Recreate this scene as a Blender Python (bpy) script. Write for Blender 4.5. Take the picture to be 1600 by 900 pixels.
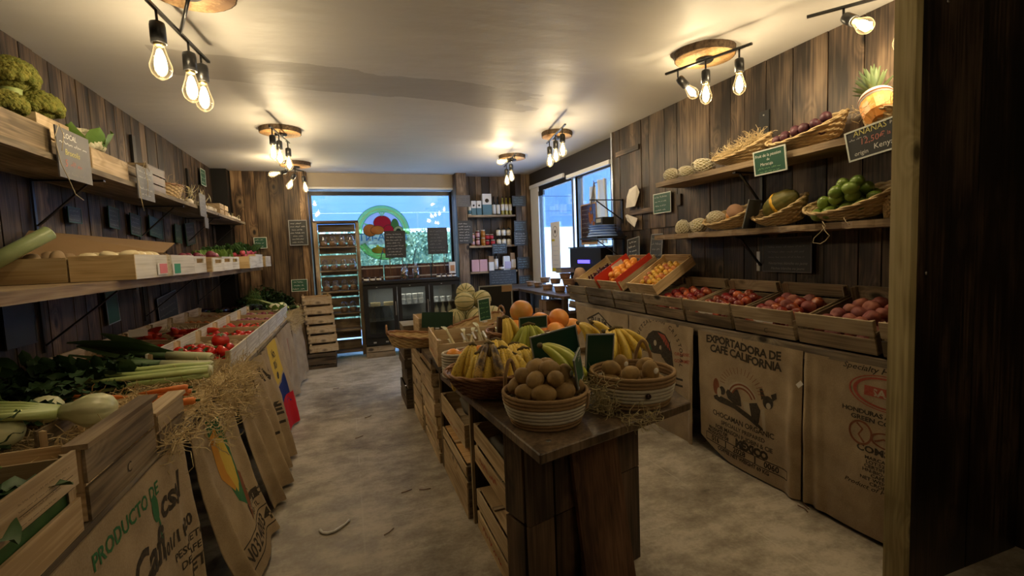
import bpy, bmesh, math, random
from math import sin, cos, pi, radians as rad, sqrt, atan2
from mathutils import Vector, Matrix, Euler, noise as mn
for o in list(bpy.data.objects): bpy.data.objects.remove(o)
scene = bpy.context.scene
COL = scene.collection
random.seed(7)
# ---------------------------------------------------------------- camera
FPX, CH = 739.0, 1.45
_V = Vector((380, 9600, FPX)).normalized(); _D = Vector((-260, -47, FPX)).normalized()
_U = -_V; _Y = (_D - _D.dot(_U)*_U).normalized(); _X = _Y.cross(_U)
CAMR = Matrix((_X, _Y, _U))            # camera (x right, y down, z forward) -> world
cam_d = bpy.data.cameras.new('camera'); cam = bpy.data.objects.new('camera', cam_d); COL.objects.link(cam)
cam_d.sensor_width = 36; cam_d.lens = FPX/1600*36; cam_d.clip_start = .02; cam_d.clip_end = 200
_c = CAMR.col
cam.matrix_world = Matrix.Translation((0, 0, CH)) @ Matrix((_c[0], -_c[1], -_c[2])).transposed().to_4x4()
scene.camera = cam
def _ray(u, v): return CAMR @ Vector((u-800, v-450, FPX))
def AX(u, v, x): d = _ray(u, v); return d*(x/d.x) + Vector((0, 0, CH))
def AY(u, v, y): d = _ray(u, v); return d*(y/d.y) + Vector((0, 0, CH))
def AZ(u, v, z): d = _ray(u, v); return d*((z-CH)/d.z) + Vector((0, 0, CH))
# ---------------------------------------------------------------- view, world, daylight
scene.view_settings.view_transform = 'Standard'
try: scene.view_settings.look = 'None'
except Exception: pass
scene.view_settings.gamma = 1; scene.view_settings.use_curve_mapping = False
scene.view_settings.exposure = 0.12
BULB_W = 5.6            # watts of each filament bulb
SKY_S = 11.0
W = bpy.data.worlds.new('sky'); scene.world = W; W.use_nodes = True
nt = W.node_tree; nt.nodes.clear()
wo = nt.nodes.new('ShaderNodeOutputWorld'); wb = nt.nodes.new('ShaderNodeBackground')
wr = nt.nodes.new('ShaderNodeValToRGB'); wt = nt.nodes.new('ShaderNodeTexCoord'); ws = nt.nodes.new('ShaderNodeSeparateXYZ')
wr.color_ramp.elements[0].color = (.42, .62, .95, 1); wr.color_ramp.elements[0].position = .0
wr.color_ramp.elements[1].color = (.20, .42, .95, 1); wr.color_ramp.elements[1].position = .9
nt.links.new(wt.outputs['Generated'], ws.inputs[0]); nt.links.new(ws.outputs[2], wr.inputs[0])
nt.links.new(wr.outputs[0], wb.inputs[0]); wb.inputs[1].default_value = SKY_S; nt.links.new(wb.outputs[0], wo.inputs[0])
sun_d = bpy.data.lights.new('sun', 'SUN'); sun_d.energy = 5.0; sun_d.angle = .05; sun_d.color = (1, .95, .85)
sun = bpy.data.objects.new('sun', sun_d); COL.objects.link(sun); sun.rotation_euler = Euler((rad(42), rad(0), rad(-35)))
def portal(loc, rot, sx, sy):
    d = bpy.data.lights.new('window_portal', 'AREA'); d.shape = 'RECTANGLE'; d.size = sx; d.size_y = sy
    d.cycles.is_portal = True
    o = bpy.data.objects.new('window_portal', d); COL.objects.link(o); o.location = loc; o.rotation_euler = rot
portal((.58, 7.66, 1.9), (rad(-90), 0, 0), 2.1, 1.1)
portal((2.97, 5.85, 1.75), (0, rad(90), 0), 1.4, 2.2)
# ---------------------------------------------------------------- nodes / materials
MATS = {}
def _mat(name):
    m = bpy.data.materials.new(name); m.use_nodes = True; t = m.node_tree; t.nodes.clear()
    out = t.nodes.new('ShaderNodeOutputMaterial'); MATS[name] = m
    return m, t, out
def N(t, kind, **kw):
    n = t.nodes.new('ShaderNode'+kind)
    for k, v in kw.items():
        if k.startswith('i'):
            key = k[1:]; key = int(key) if key.isdigit() else key.replace('_', ' ')
            if hasattr(v, 'bl_idname') or isinstance(v, bpy.types.NodeSocket): t.links.new(v, n.inputs[key])
            else: n.inputs[key].default_value = v
        else: setattr(n, k, v)
    return n
def ramp(t, fac, stops):
    r = t.nodes.new('ShaderNodeValToRGB'); t.links.new(fac, r.inputs[0]); e = r.color_ramp.elements
    while len(e) < len(stops): e.new(.5)
    for i, (p, c) in enumerate(stops): e[i].position = p; e[i].color = (*c, 1) if len(c) == 3 else c
    return r.outputs[0]
def mixc(t, f, a, b, mode='MIX'):
    n = t.nodes.new('ShaderNodeMix'); n.data_type = 'RGBA'; n.blend_type = mode
    for s, v in ((0, f), (6, a), (7, b)):
        if isinstance(v, bpy.types.NodeSocket): t.links.new(v, n.inputs[s])
        else: n.inputs[s].default_value = v if s == 0 else ((*v, 1) if len(v) == 3 else v)
    return n.outputs[2]
def mth(t, op, a, b=0.0, c=0.0):
    n = t.nodes.new('ShaderNodeMath'); n.operation = op
    for i, v in enumerate((a, b, c)):
        if isinstance(v, bpy.types.NodeSocket): t.links.new(v, n.inputs[i])
        else: n.inputs[i].default_value = v
    return n.outputs[0]
def vmul(t, v, s):
    n = t.nodes.new('ShaderNodeVectorMath'); n.operation = 'MULTIPLY'; t.links.new(v, n.inputs[0]); n.inputs[1].default_value = s
    return n.outputs[0]
def bsdf(t, out, color, rough=.6, spec=.4, bump=None, bs=.3, bd=.002, **kw):
    b = t.nodes.new('ShaderNodeBsdfPrincipled')
    if isinstance(color, bpy.types.NodeSocket): t.links.new(color, b.inputs['Base Color'])
    else: b.inputs['Base Color'].default_value = (*color, 1)
    if isinstance(rough, bpy.types.NodeSocket): t.links.new(rough, b.inputs['Roughness'])
    else: b.inputs['Roughness'].default_value = rough
    b.inputs['Specular IOR Level'].default_value = spec
    for k, v in kw.items(): b.inputs[k.replace('_', ' ')].default_value = v
    if bump is not None:
        bn = N(t, 'Bump'); bn.inputs['Strength'].default_value = bs; bn.inputs['Distance'].default_value = bd
        t.links.new(bump, bn.inputs['Height']); t.links.new(bn.outputs[0], b.inputs['Normal'])
    t.links.new(b.outputs[0], out.inputs[0]); return b
def wood(name, dark, mid, light, rough=.6, knots=1, var=.6, spec=.35, fine=1.0):
    m, t, out = _mat(name)
    g = N(t, 'Attribute', attribute_name='gc').outputs['Vector']; r = N(t, 'Attribute', attribute_name='rnd').outputs['Fac']
    vo = N(t, 'TexVoronoi', iVector=vmul(t, g, (4.4, 4.4, 2.6)), iScale=1.0); d = vo.outputs['Distance']
    big = N(t, 'TexNoise', iVector=vmul(t, g, (7, 7, .55)), iScale=1.0, iDetail=2.0).outputs[0]
    w1 = mth(t, 'MULTIPLY', big, 9.0); w2 = mth(t, 'MULTIPLY', mth(t, 'POWER', mth(t, 'SUBTRACT', 1.12, mth(t, 'MINIMUM', d, 1.0)), 9.0), 3.2 if knots else 0)
    ring = mth(t, 'MULTIPLY_ADD', mth(t, 'SINE', mth(t, 'MULTIPLY', mth(t, 'ADD', w1, w2), 7.0)), .5, .5)
    fn = N(t, 'TexNoise', iVector=vmul(t, g, (90*fine, 90*fine, 2.2)), iScale=1.0, iDetail=3.0).outputs[0]
    pt = N(t, 'TexNoise', iVector=vmul(t, g, (5, 5, 1.6)), iScale=1.0, iDetail=3.0).outputs[0]
    f = mth(t, 'ADD', mth(t, 'MULTIPLY', ring, .12), mth(t, 'MULTIPLY', fn, .75)); f = mth(t, 'ADD', f, mth(t, 'MULTIPLY_ADD', pt, 1.5, -.72))
    c = ramp(t, f, [(.27, dark), (.5, mid), (.8, light)])
    if knots:
        hl = mth(t, 'MULTIPLY', mth(t, 'SUBTRACT', .25, d), 6.0); hl.node.use_clamp = True
        c = mixc(t, mth(t, 'MULTIPLY', hl, .55), c, light)
        kn = mth(t, 'MULTIPLY', mth(t, 'SUBTRACT', .14, d), 14.0); kn.node.use_clamp = True
        c = mixc(t, kn, c, tuple(x*.35 for x in dark))
    k = mth(t, 'MULTIPLY_ADD', r, var, 1-var*.5)
    cc = N(t, 'CombineColor', iRed=k, iGreen=k, iBlue=k).outputs[0]
    c = mixc(t, 1.0, c, cc, 'MULTIPLY')
    bsdf(t, out, c, rough, spec, bump=f, bs=.35, bd=.0015); return m
def plain(name, col, rough=.6, spec=.4, nz=0, ns=20, col2=None, bump=0, bd=.002, obj=0, **kw):
    m, t, out = _mat(name); tc = N(t, 'TexCoord').outputs['Object']
    if col2 is None: col2 = tuple(x*.7 for x in col)
    c = col; h = None
    if nz or bump:
        n = N(t, 'TexNoise', iVector=tc, iScale=float(ns), iDetail=4.0); h = n.outputs[0]
        if nz: c = mixc(t, mth(t, 'MULTIPLY_ADD', h, 2.2*nz, .5-1.1*nz), col, col2)
    if obj:
        oi = N(t, 'ObjectInfo').outputs['Random']; k = mth(t, 'MULTIPLY_ADD', oi, obj, 1-obj*.5)
        c = mixc(t, 1.0, c, N(t, 'CombineColor', iRed=k, iGreen=k, iBlue=k).outputs[0], 'MULTIPLY')
    b = bsdf(t, out, c, rough, spec, bump=h if bump else None, bs=bump, bd=bd, **kw); return m
def emit(name, col, s):
    m, t, out = _mat(name); e = N(t, 'Emission', iColor=(*col, 1), iStrength=s); t.links.new(e.outputs[0], out.inputs[0]); return m
def fruitmat(name, a, b, c=None, sc=14, rough=.35, thr=.5, speck=0, obj=.3, sss=0, bump=0, zdir=0):
    m, t, out = _mat(name); tc = N(t, 'TexCoord').outputs['Object']
    oi = N(t, 'ObjectInfo').outputs['Random']
    va = N(t, 'VectorMath', operation='ADD'); t.links.new(tc, va.inputs[0])
    cx = N(t, 'CombineXYZ', iX=mth(t, 'MULTIPLY', oi, 7.0)); t.links.new(cx.outputs[0], va.inputs[1])
    n = N(t, 'TexNoise', iVector=va.outputs[0], iScale=float(sc), iDetail=3.0).outputs[0]
    col = ramp(t, n, [(thr-.14, a), (thr+.12, b)])
    if c is not None:
        n2 = N(t, 'TexNoise', iVector=va.outputs[0], iScale=sc*7.0, iDetail=2.0).outputs[0]
        col = mixc(t, ramp(t, n2, [(.55, (0, 0, 0)), (.68, (1, 1, 1))]), col, c)
    k = mth(t, 'MULTIPLY_ADD', oi, obj, 1-obj*.5)
    col = mixc(t, 1.0, col, N(t, 'CombineColor', iRed=k, iGreen=k, iBlue=k).outputs[0], 'MULTIPLY')
    n3 = N(t, 'TexNoise', iVector=tc, iScale=260.0).outputs[0]
    bsdf(t, out, col, rough, .45, bump=n3 if bump else None, bs=bump, bd=.001); return m

wood('charred_wall', (.022, .014, .009), (.075, .047, .028), (.21, .135, .075), .55, 1, .9)
wood('brown_wall', (.020, .014, .010), (.075, .050, .033), (.21, .145, .09), .5, 1, .9)
wood('honey_wall', (.035, .02, .010), (.15, .088, .045), (.38, .25, .13), .5, 1, 1.35)
wood('grey_wood', (.10, .078, .052), (.20, .16, .11), (.36, .30, .21), .75, 1, .5)
wood('crate_pale', (.36, .25, .13), (.56, .42, .25), (.72, .58, .38), .65, 1, .35)
wood('crate_yellow', (.46, .32, .15), (.62, .46, .24), (.74, .59, .35), .6, 1, .35)
wood('crate_white', (.50, .46, .38), (.70, .67, .58), (.84, .81, .73), .7, 0, .2)
wood('crate_old', (.13, .095, .055), (.27, .20, .12), (.42, .33, .21), .7, 1, .45)
wood('crate_dark', (.035, .024, .014), (.085, .060, .036), (.17, .125, .08), .7, 1, .5)
wood('shelf_board', (.16, .105, .055), (.29, .20, .115), (.44, .33, .20), .6, 1, .4)
wood('worktop', (.045, .030, .018), (.105, .072, .043), (.20, .145, .09), .4, 1, .3)
wood('island_panel', (.03, .019, .012), (.08, .05, .031), (.16, .10, .06), .5, 1, .5)
wood('red_panel', (.05, .022, .012), (.115, .055, .028), (.19, .10, .052), .45, 1, .3)
wood('door_panel', (.007, .005, .004), (.018, .012, .008), (.075, .05, .032), .38, 1, .3)
wood('post_edge', (.25, .20, .09), (.40, .33, .16), (.52, .44, .24), .6, 1, .2)
wood('niche_wood', (.04, .026, .015), (.10, .065, .038), (.24, .165, .10), .55, 1, .8)
wood('slice_face', (.45, .24, .09), (.66, .40, .17), (.8, .55, .28), .6, 0, .2)
wood('barrel', (.035, .014, .009), (.075, .030, .018), (.14, .065, .038), .45, 0, .4)
plain('bark', (.06, .04, .025), .9, .2, nz=1, ns=60, col2=(.16, .11, .07), bump=.8, bd=.006)
plain('black_metal', (.012, .012, .012), .35, .5)
plain('black_paint', (.010, .009, .008), .45, .4)
plain('black_wall', (.030, .024, .018), .55, .4, nz=.4, ns=3)
plain('steel', (.6, .6, .6), .3, .6, Metallic=1.0)
plain('brass', (.55, .42, .2), .35, .6, Metallic=1.0)
plain('white_paint', (.78, .78, .76), .45, .4)
plain('white_plastic', (.8, .8, .8), .35, .5)
plain('beige_wall', (.50, .42, .31), .7, .3, nz=.3, ns=2)
plain('rear_wall', (.25, .2, .15), .8, .3)
plain('paper_white', (.78, .74, .68), .8, .2, nz=.3, ns=30)
plain('paper_grey', (.30, .28, .24), .8, .2, nz=.5, ns=12)
plain('kraft', (.36, .23, .13), .75, .2, nz=.5, ns=8, col2=(.28, .18, .10))
plain('kraft_bowl', (.40, .25, .15), .6, .3, nz=.3, ns=8)
plain('cardboard', (.30, .19, .095), .8, .2, nz=.4, ns=5)
plain('slate', (.022, .024, .025), .5, .4, nz=.5, ns=9, col2=(.05, .052, .053))
plain('slate_grey', (.085, .082, .085), .55, .4, nz=.6, ns=14, col2=(.14, .135, .135))
plain('green_board', (.018, .085, .048), .45, .4, nz=.3, ns=9, col2=(.025, .10, .06))
plain('green_dark', (.007, .042, .025), .35, .5)
plain('chalk', (.78, .78, .72), .9, .1)
plain('chalk_soft', (.30, .30, .27), .9, .1)
plain('chalk_yellow', (.65, .60, .22), .9, .1)
plain('chalk_red', (.55, .22, .18), .9, .1)
plain('chalk_blue', (.35, .55, .60), .9, .1)
plain('chalk_green', (.35, .6, .3), .9, .1)
plain('frame_white', (.68, .72, .66), .5, .3)
plain('frame_silver', (.30, .31, .31), .4, .5)
plain('ink_black', (.025, .022, .02), .9, .1, nz=.6, ns=90, col2=(.10, .08, .055))
plain('ink_green', (.05, .16, .07), .9, .1)
plain('ink_red', (.33, .05, .035), .9, .1, nz=.6, ns=90, col2=(.40, .13, .08))
plain('ink_rust', (.26, .10, .05), .9, .1, nz=.5, ns=60)
plain('ink_orange', (.55, .22, .04), .9, .1, nz=.7, ns=9, col2=(.55, .30, .05))
plain('ink_yellow', (.60, .42, .07), .9, .1)
plain('ink_blue', (.02, .035, .14), .9, .1)
plain('ink_bright_red', (.50, .02, .025), .9, .1)
plain('ink_pale', (.45, .38, .27), .9, .1)
plain('stamp_red', (.42, .10, .06), .9, .1)
plain('tag_pink', (.75, .22, .25), .6, .3)
plain('tag_green', (.05, .32, .18), .6, .3)
plain('red_card', (.62, .05, .025), .45, .4)
plain('blue_film', (.15, .30, .75), .25, .5, nz=.6, ns=7, col2=(.35, .5, .9))

plain('straw', (.74, .60, .35), .75, .25, nz=.8, ns=4, col2=(.36, .26, .12))
plain('wicker', (.42, .29, .14), .6, .35, nz=.8, ns=22, col2=(.60, .45, .24), bump=.4)
plain('wicker_dark', (.13, .055, .03), .5, .4, nz=.8, ns=22, col2=(.20, .095, .05), bump=.4)
plain('wicker_rim', (.34, .17, .075), .5, .4, nz=.6, ns=25)
plain('rope_tan', (.33, .22, .115), .85, .2, nz=.7, ns=45, col2=(.24, .15, .075), bump=.5)
plain('rope_white', (.60, .55, .45), .85, .2, nz=.4, ns=45, bump=.5)
plain('foam_net', (.70, .65, .52), .55, .3)
plain('twine', (.46, .38, .24), .8, .2)
plain('plaster', (.55, .5, .42), .8, .2)
fruitmat('tomato', (.42, .012, .008), (.55, .03, .014), rough=.18, obj=.25)
fruitmat('nectarine', (.17, .012, .014), (.55, .15, .04), sc=11, thr=.62, rough=.3, obj=.8)
fruitmat('dark_plum', (.06, .006, .02), (.16, .02, .035), sc=12, rough=.3)
fruitmat('peach', (.19, .042, .038), (.42, .15, .09), sc=10, thr=.6, rough=.6, obj=.45)
fruitmat('kiwi', (.22, .135, .045), (.33, .21, .075), sc=30, rough=.7, obj=.25, bump=.3)
fruitmat('orange', (.80, .28, .03), (.86, .36, .05), rough=.35, bump=.5, obj=.15)
fruitmat('grapefruit', (.80, .27, .05), (.84, .40, .10), rough=.4, bump=.5, obj=.2, sc=9)
fruitmat('pomelo', (.62, .42, .10), (.75, .30, .07), rough=.4, bump=.5, sc=8)
fruitmat('mirabelle', (.72, .45, .06), (.72, .26, .06), rough=.35, obj=.4, sc=18, thr=.6)
fruitmat('red_plum', (.45, .10, .04), (.60, .25, .06), rough=.35, obj=.4)
fruitmat('cherry', (.035, .006, .012), (.09, .012, .02), rough=.2)
fruitmat('lime', (.09, .155, .02), (.19, .27, .045), rough=.3, obj=.3, bump=.2)
fruitmat('passion', (.045, .012, .02), (.11, .035, .05), rough=.45)
fruitmat('banana', (.62, .42, .055), (.72, .54, .09), (.55, .38, .06), sc=12, rough=.45, obj=.2)
fruitmat('banana_ripe', (.66, .45, .06), (.76, .56, .09), (.40, .25, .05), sc=16, rough=.5, obj=.2)
fruitmat('banana_spotted', (.05, .028, .015), (.42, .27, .06), (.05, .025, .012), sc=26, thr=.55, rough=.55)
fruitmat('banana_green', (.36, .42, .06), (.45, .48, .07), sc=9, rough=.45, obj=.2)
plain('banana_stem', (.11, .08, .03), .7, .2)
fruitmat('melon', (.52, .46, .24), (.60, .55, .32), sc=30, rough=.7, bump=.5)
plain('melon_rib', (.10, .14, .05), .7, .2)
fruitmat('papaya', (.6, .2, .03), (.7, .32, .05), rough=.4)
fruitmat('garlic', (.62, .55, .44), (.70, .64, .55), rough=.6)
fruitmat('onion', (.30, .12, .04), (.42, .20, .07), rough=.4)
fruitmat('red_onion', (.16, .02, .05), (.25, .05, .08), rough=.3)
fruitmat('radish', (.42, .03, .07), (.60, .10, .14), rough=.3)
fruitmat('turnip', (.66, .60, .46), (.70, .64, .5), rough=.45)
plain('turnip_top', (.22, .05, .12), .45, .4)
fruitmat('potato', (.26, .17, .09), (.36, .25, .14), rough=.8)
fruitmat('pale_turnip', (.62, .50, .28), (.72, .62, .40), rough=.4, obj=.15)
fruitmat('carrot', (.62, .16, .03), (.70, .22, .04), sc=30, rough=.5)
fruitmat('aubergine', (.010, .006, .014), (.022, .010, .022), rough=.15)
fruitmat('courgette', (.012, .035, .010), (.03, .07, .02), sc=40, rough=.35)
fruitmat('pepper', (.35, .02, .012), (.50, .05, .02), rough=.2)
plain('gourd_green', (.10, .11, .025), .5, .4, nz=1, ns=30, col2=(.20, .16, .04))
plain('gourd_yellow', (.70, .40, .03), .5, .4)
plain('broccoli', (.27, .24, .055), .9, .1, nz=.9, ns=45, col2=(.12, .15, .035), bump=1.0, bd=.02)
plain('cauliflower', (.72, .68, .48), .85, .2, nz=.5, ns=45, bump=.7, bd=.01)
plain('leaf', (.055, .13, .03), .55, .35, nz=.7, ns=25, col2=(.025, .07, .018))
plain('leaf_light', (.20, .33, .07), .5, .35, nz=.7, ns=14, col2=(.10, .2, .04))
plain('leaf_dark', (.018, .045, .014), .55, .3, nz=.7, ns=18, col2=(.03, .07, .02))
plain('frond', (.09, .15, .03), .7, .2)
plain('stalk', (.30, .42, .12), .4, .4, nz=.5, ns=20, col2=(.5, .55, .25))
plain('stalk_white', (.62, .64, .40), .4, .4, nz=.4, ns=20)
plain('leek_green', (.10, .17, .06), .5, .35, nz=.6, ns=14, col2=(.05, .10, .04))
plain('leek_light', (.36, .42, .22), .4, .4, nz=.5, ns=12, col2=(.22, .30, .12))
plain('fennel', (.66, .64, .42), .35, .4, nz=.5, ns=16, col2=(.5, .55, .28))
plain('husk', (.42, .36, .2), .7, .2)
plain('pineapple_leaf', (.07, .12, .05), .5, .3, nz=.6, ns=20, col2=(.15, .19, .08))
plain('clay', (.3, .17, .10), .7, .3)
plain('jar_red', (.14, .012, .012), .12, .6)
plain('jar_honey', (.40, .16, .03), .12, .6)
plain('jar_cream', (.66, .58, .40), .2, .5)
plain('jar_dark', (.03, .012, .01), .12, .6)
plain('label_pink', (.62, .35, .35), .6, .3)
plain('label_white', (.75, .72, .66), .6, .3)
plain('label_teal', (.10, .20, .24), .6, .3)
plain('label_red', (.5, .04, .05), .6, .3)
plain('label_lilac', (.48, .42, .55), .6, .3)
plain('olive_oil', (.28, .24, .04), .1, .6)
plain('dark_bottle', (.012, .010, .008), .1, .6)
plain('lid_gold', (.65, .58, .42), .3, .5)
plain('amber', (.45, .22, .10), .3, .5)
emit('blue_led', (.08, .06, 1.0), 4.0)
# glow cloud of the hot filament: adds light, blocks none
m, t, out = _mat('filament'); e = N(t, 'Emission', iColor=(1, .80, .42, 1), iStrength=9.0); tr = N(t, 'BsdfTransparent'); ad = N(t, 'AddShader')
t.links.new(e.outputs[0], ad.inputs[0]); t.links.new(tr.outputs[0], ad.inputs[1]); t.links.new(ad.outputs[0], out.inputs[0])
def glassy(name, tint, gl, rough=.02, em=None):
    m, t, out = _mat(name); tr = N(t, 'BsdfTransparent', iColor=(*tint, 1)); g = N(t, 'BsdfGlossy', iRoughness=rough, iColor=(1, 1, 1, 1))
    lw = N(t, 'LayerWeight', iBlend=.35); f = mth(t, 'MULTIPLY_ADD', lw.outputs['Facing'], gl, gl*.12)
    mx = N(t, 'MixShader', iFac=f); t.links.new(tr.outputs[0], mx.inputs[1]); t.links.new(g.outputs[0], mx.inputs[2]); s = mx.outputs[0]
    if em:
        e = N(t, 'Emission', iColor=(*em[0], 1), iStrength=em[1]); ad = N(t, 'AddShader'); f2 = mth(t, 'POWER', lw.outputs['Facing'], 2.0)
        m2 = N(t, 'MixShader', iFac=f2); t.links.new(e.outputs[0], m2.inputs[2]); t.links.new(s, ad.inputs[0]); t.links.new(m2.outputs[0], ad.inputs[1]); s = ad.outputs[0]
    t.links.new(s, out.inputs[0]); return m
glassy('window_glass', (.93, .96, .97), .35)
glassy('fridge_glass', (.75, .78, .76), .5)
glassy('jar_glass', (.86, .86, .84), .8, .03)
glassy('clear_film', (.80, .80, .80), .9, .12)
glassy('bulb_glass', (.98, .95, .88), .5, em=((1, .72, .30), 1.3))
# burlap
m, t, out = _mat('burlap'); tc = N(t, 'TexCoord').outputs['Object']
wv1 = N(t, 'TexWave', iVector=tc, iScale=130.0, iDistortion=1.2, bands_direction='Y'); wv2 = N(t, 'TexWave', iVector=tc, iScale=130.0, iDistortion=1.2, bands_direction='Z')
nn = N(t, 'TexNoise', iVector=tc, iScale=7.0, iDetail=6.0).outputs[0]; n2 = N(t, 'TexNoise', iVector=tc, iScale=180.0).outputs[0]
wvs = mth(t, 'MULTIPLY', wv1.outputs['Fac'], wv2.outputs['Fac'])
c = ramp(t, mth(t, 'ADD', mth(t, 'MULTIPLY', nn, .7), mth(t, 'MULTIPLY', n2, .4)), [(.3, (.29, .215, .13)), (.6, (.44, .34, .215)), (.9, (.55, .44, .29))])
bsdf(t, out, c, .95, .1, bump=wvs, bs=.5, bd=.002)
# concrete floor
m, t, out = _mat('concrete_floor'); tc = N(t, 'TexCoord').outputs['Object']
n1 = N(t, 'TexNoise', iVector=tc, iScale=1.1, iDetail=6.0, iRoughness=.6, iDistortion=.4).outputs[0]
n2 = N(t, 'TexNoise', iVector=vmul(t, tc, (1, 1.5, 1)), iScale=4.5, iDetail=9.0, iRoughness=.72).outputs[0]
n3 = N(t, 'TexNoise', iVector=tc, iScale=60.0, iDetail=3.0).outputs[0]
br = N(t, 'TexBrick', iVector=tc, iScale=1.0); br.offset = 0
br.inputs['Brick Width'].default_value = .62; br.inputs['Row Height'].default_value = .66; br.inputs['Mortar Size'].default_value = .006; br.inputs['Mortar Smooth'].default_value = .6
f = mth(t, 'ADD', mth(t, 'MULTIPLY', n1, .55), mth(t, 'MULTIPLY', n2, .55)); f = mth(t, 'ADD', f, mth(t, 'MULTIPLY', n3, .1))
c = ramp(t, f, [(.40, (.07, .055, .04)), (.50, (.20, .17, .13)), (.58, (.32, .28, .215)), (.68, (.52, .47, .38))])
jm = mth(t, 'MULTIPLY', br.outputs['Fac'], ramp(t, n1, [(.48, (0, 0, 0)), (.6, (1, 1, 1))]))
c = mixc(t, mth(t, 'MULTIPLY', jm, .6), c, (.56, .52, .43))
rg = mth(t, 'MULTIPLY_ADD', n2, .5, .25)
bsdf(t, out, c, rg, .4, bump=n2, bs=.3, bd=.006)
# ceiling paint, with one unpainted strip
m, t, out = _mat('ceiling_paint'); tc = N(t, 'TexCoord').outputs['Object']; sx = N(t, 'SeparateXYZ', iVector=tc)
n1 = N(t, 'TexNoise', iVector=vmul(t, tc, (1, 3, 1)), iScale=1.6, iDetail=5.0).outputs[0]
yy = mth(t, 'ADD', sx.outputs[1], mth(t, 'MULTIPLY_ADD', n1, .35, mth(t, 'MULTIPLY', sx.outputs[0], -.12)))
a1 = mth(t, 'GREATER_THAN', yy, 3.55); a2 = mth(t, 'LESS_THAN', yy, 4.05)
a3 = mth(t, 'MULTIPLY', mth(t, 'GREATER_THAN', sx.outputs[0], -1.0), mth(t, 'LESS_THAN', mth(t, 'ADD', sx.outputs[0], n1), 2.0))
bnd = mth(t, 'MULTIPLY', mth(t, 'MULTIPLY', a1, a2), a3)
c = mixc(t, mth(t, 'MULTIPLY', bnd, .8), mixc(t, n1, (.56, .54, .50), (.66, .64, .60)), (.40, .375, .34))
bsdf(t, out, c, mth(t, 'MULTIPLY_ADD', n1, .3, .36), .4, bump=N(t, 'TexNoise', iVector=vmul(t, tc, (1, 2.5, 1)), iScale=3.0, iDetail=3.0).outputs[0], bs=.5, bd=.012)
# outside
def decal(name, col, *a):
    m, t, out = _mat(name); d = N(t, 'BsdfDiffuse', iColor=(*col, 1)); tr = N(t, 'BsdfTransparent', iColor=(*col, 1)); mx = N(t, 'MixShader', iFac=.55)
    t.links.new(d.outputs[0], mx.inputs[1]); t.links.new(tr.outputs[0], mx.inputs[2]); t.links.new(mx.outputs[0], out.inputs[0]); return m
plain('hedge_leaf', (.27, .38, .22), .7, .2, nz=1, ns=14, col2=(.10, .18, .10))
plain('outside_ground', (.65, .62, .58), .8, .2)
plain('outside_wall', (.8, .82, .85), .8, .2)
plain('outside_window', (.25, .33, .42), .2, .5)
plain('awning', (.10, .18, .29), .7, .2, nz=.4, ns=2)
decal('apron', (.80, .79, .72)); decal('decal_green', (.32, .75, .30), 1); decal('decal_rim', (.05, .12, .10), .6, .3)
decal('decal_pale', (.60, .68, .80), 1); decal('decal_red', (.78, .05, .12), .6, .3)
decal('decal_orange', (.90, .35, .10), 1); decal('decal_yellow', (.85, .75, .10), 1); decal('decal_avocado', (.15, .50, .20), .6, .3)
decal('decal_light', (.62, .88, .55), 1); decal('decal_blue', (.15, .35, .65), .6, .3)

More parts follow.
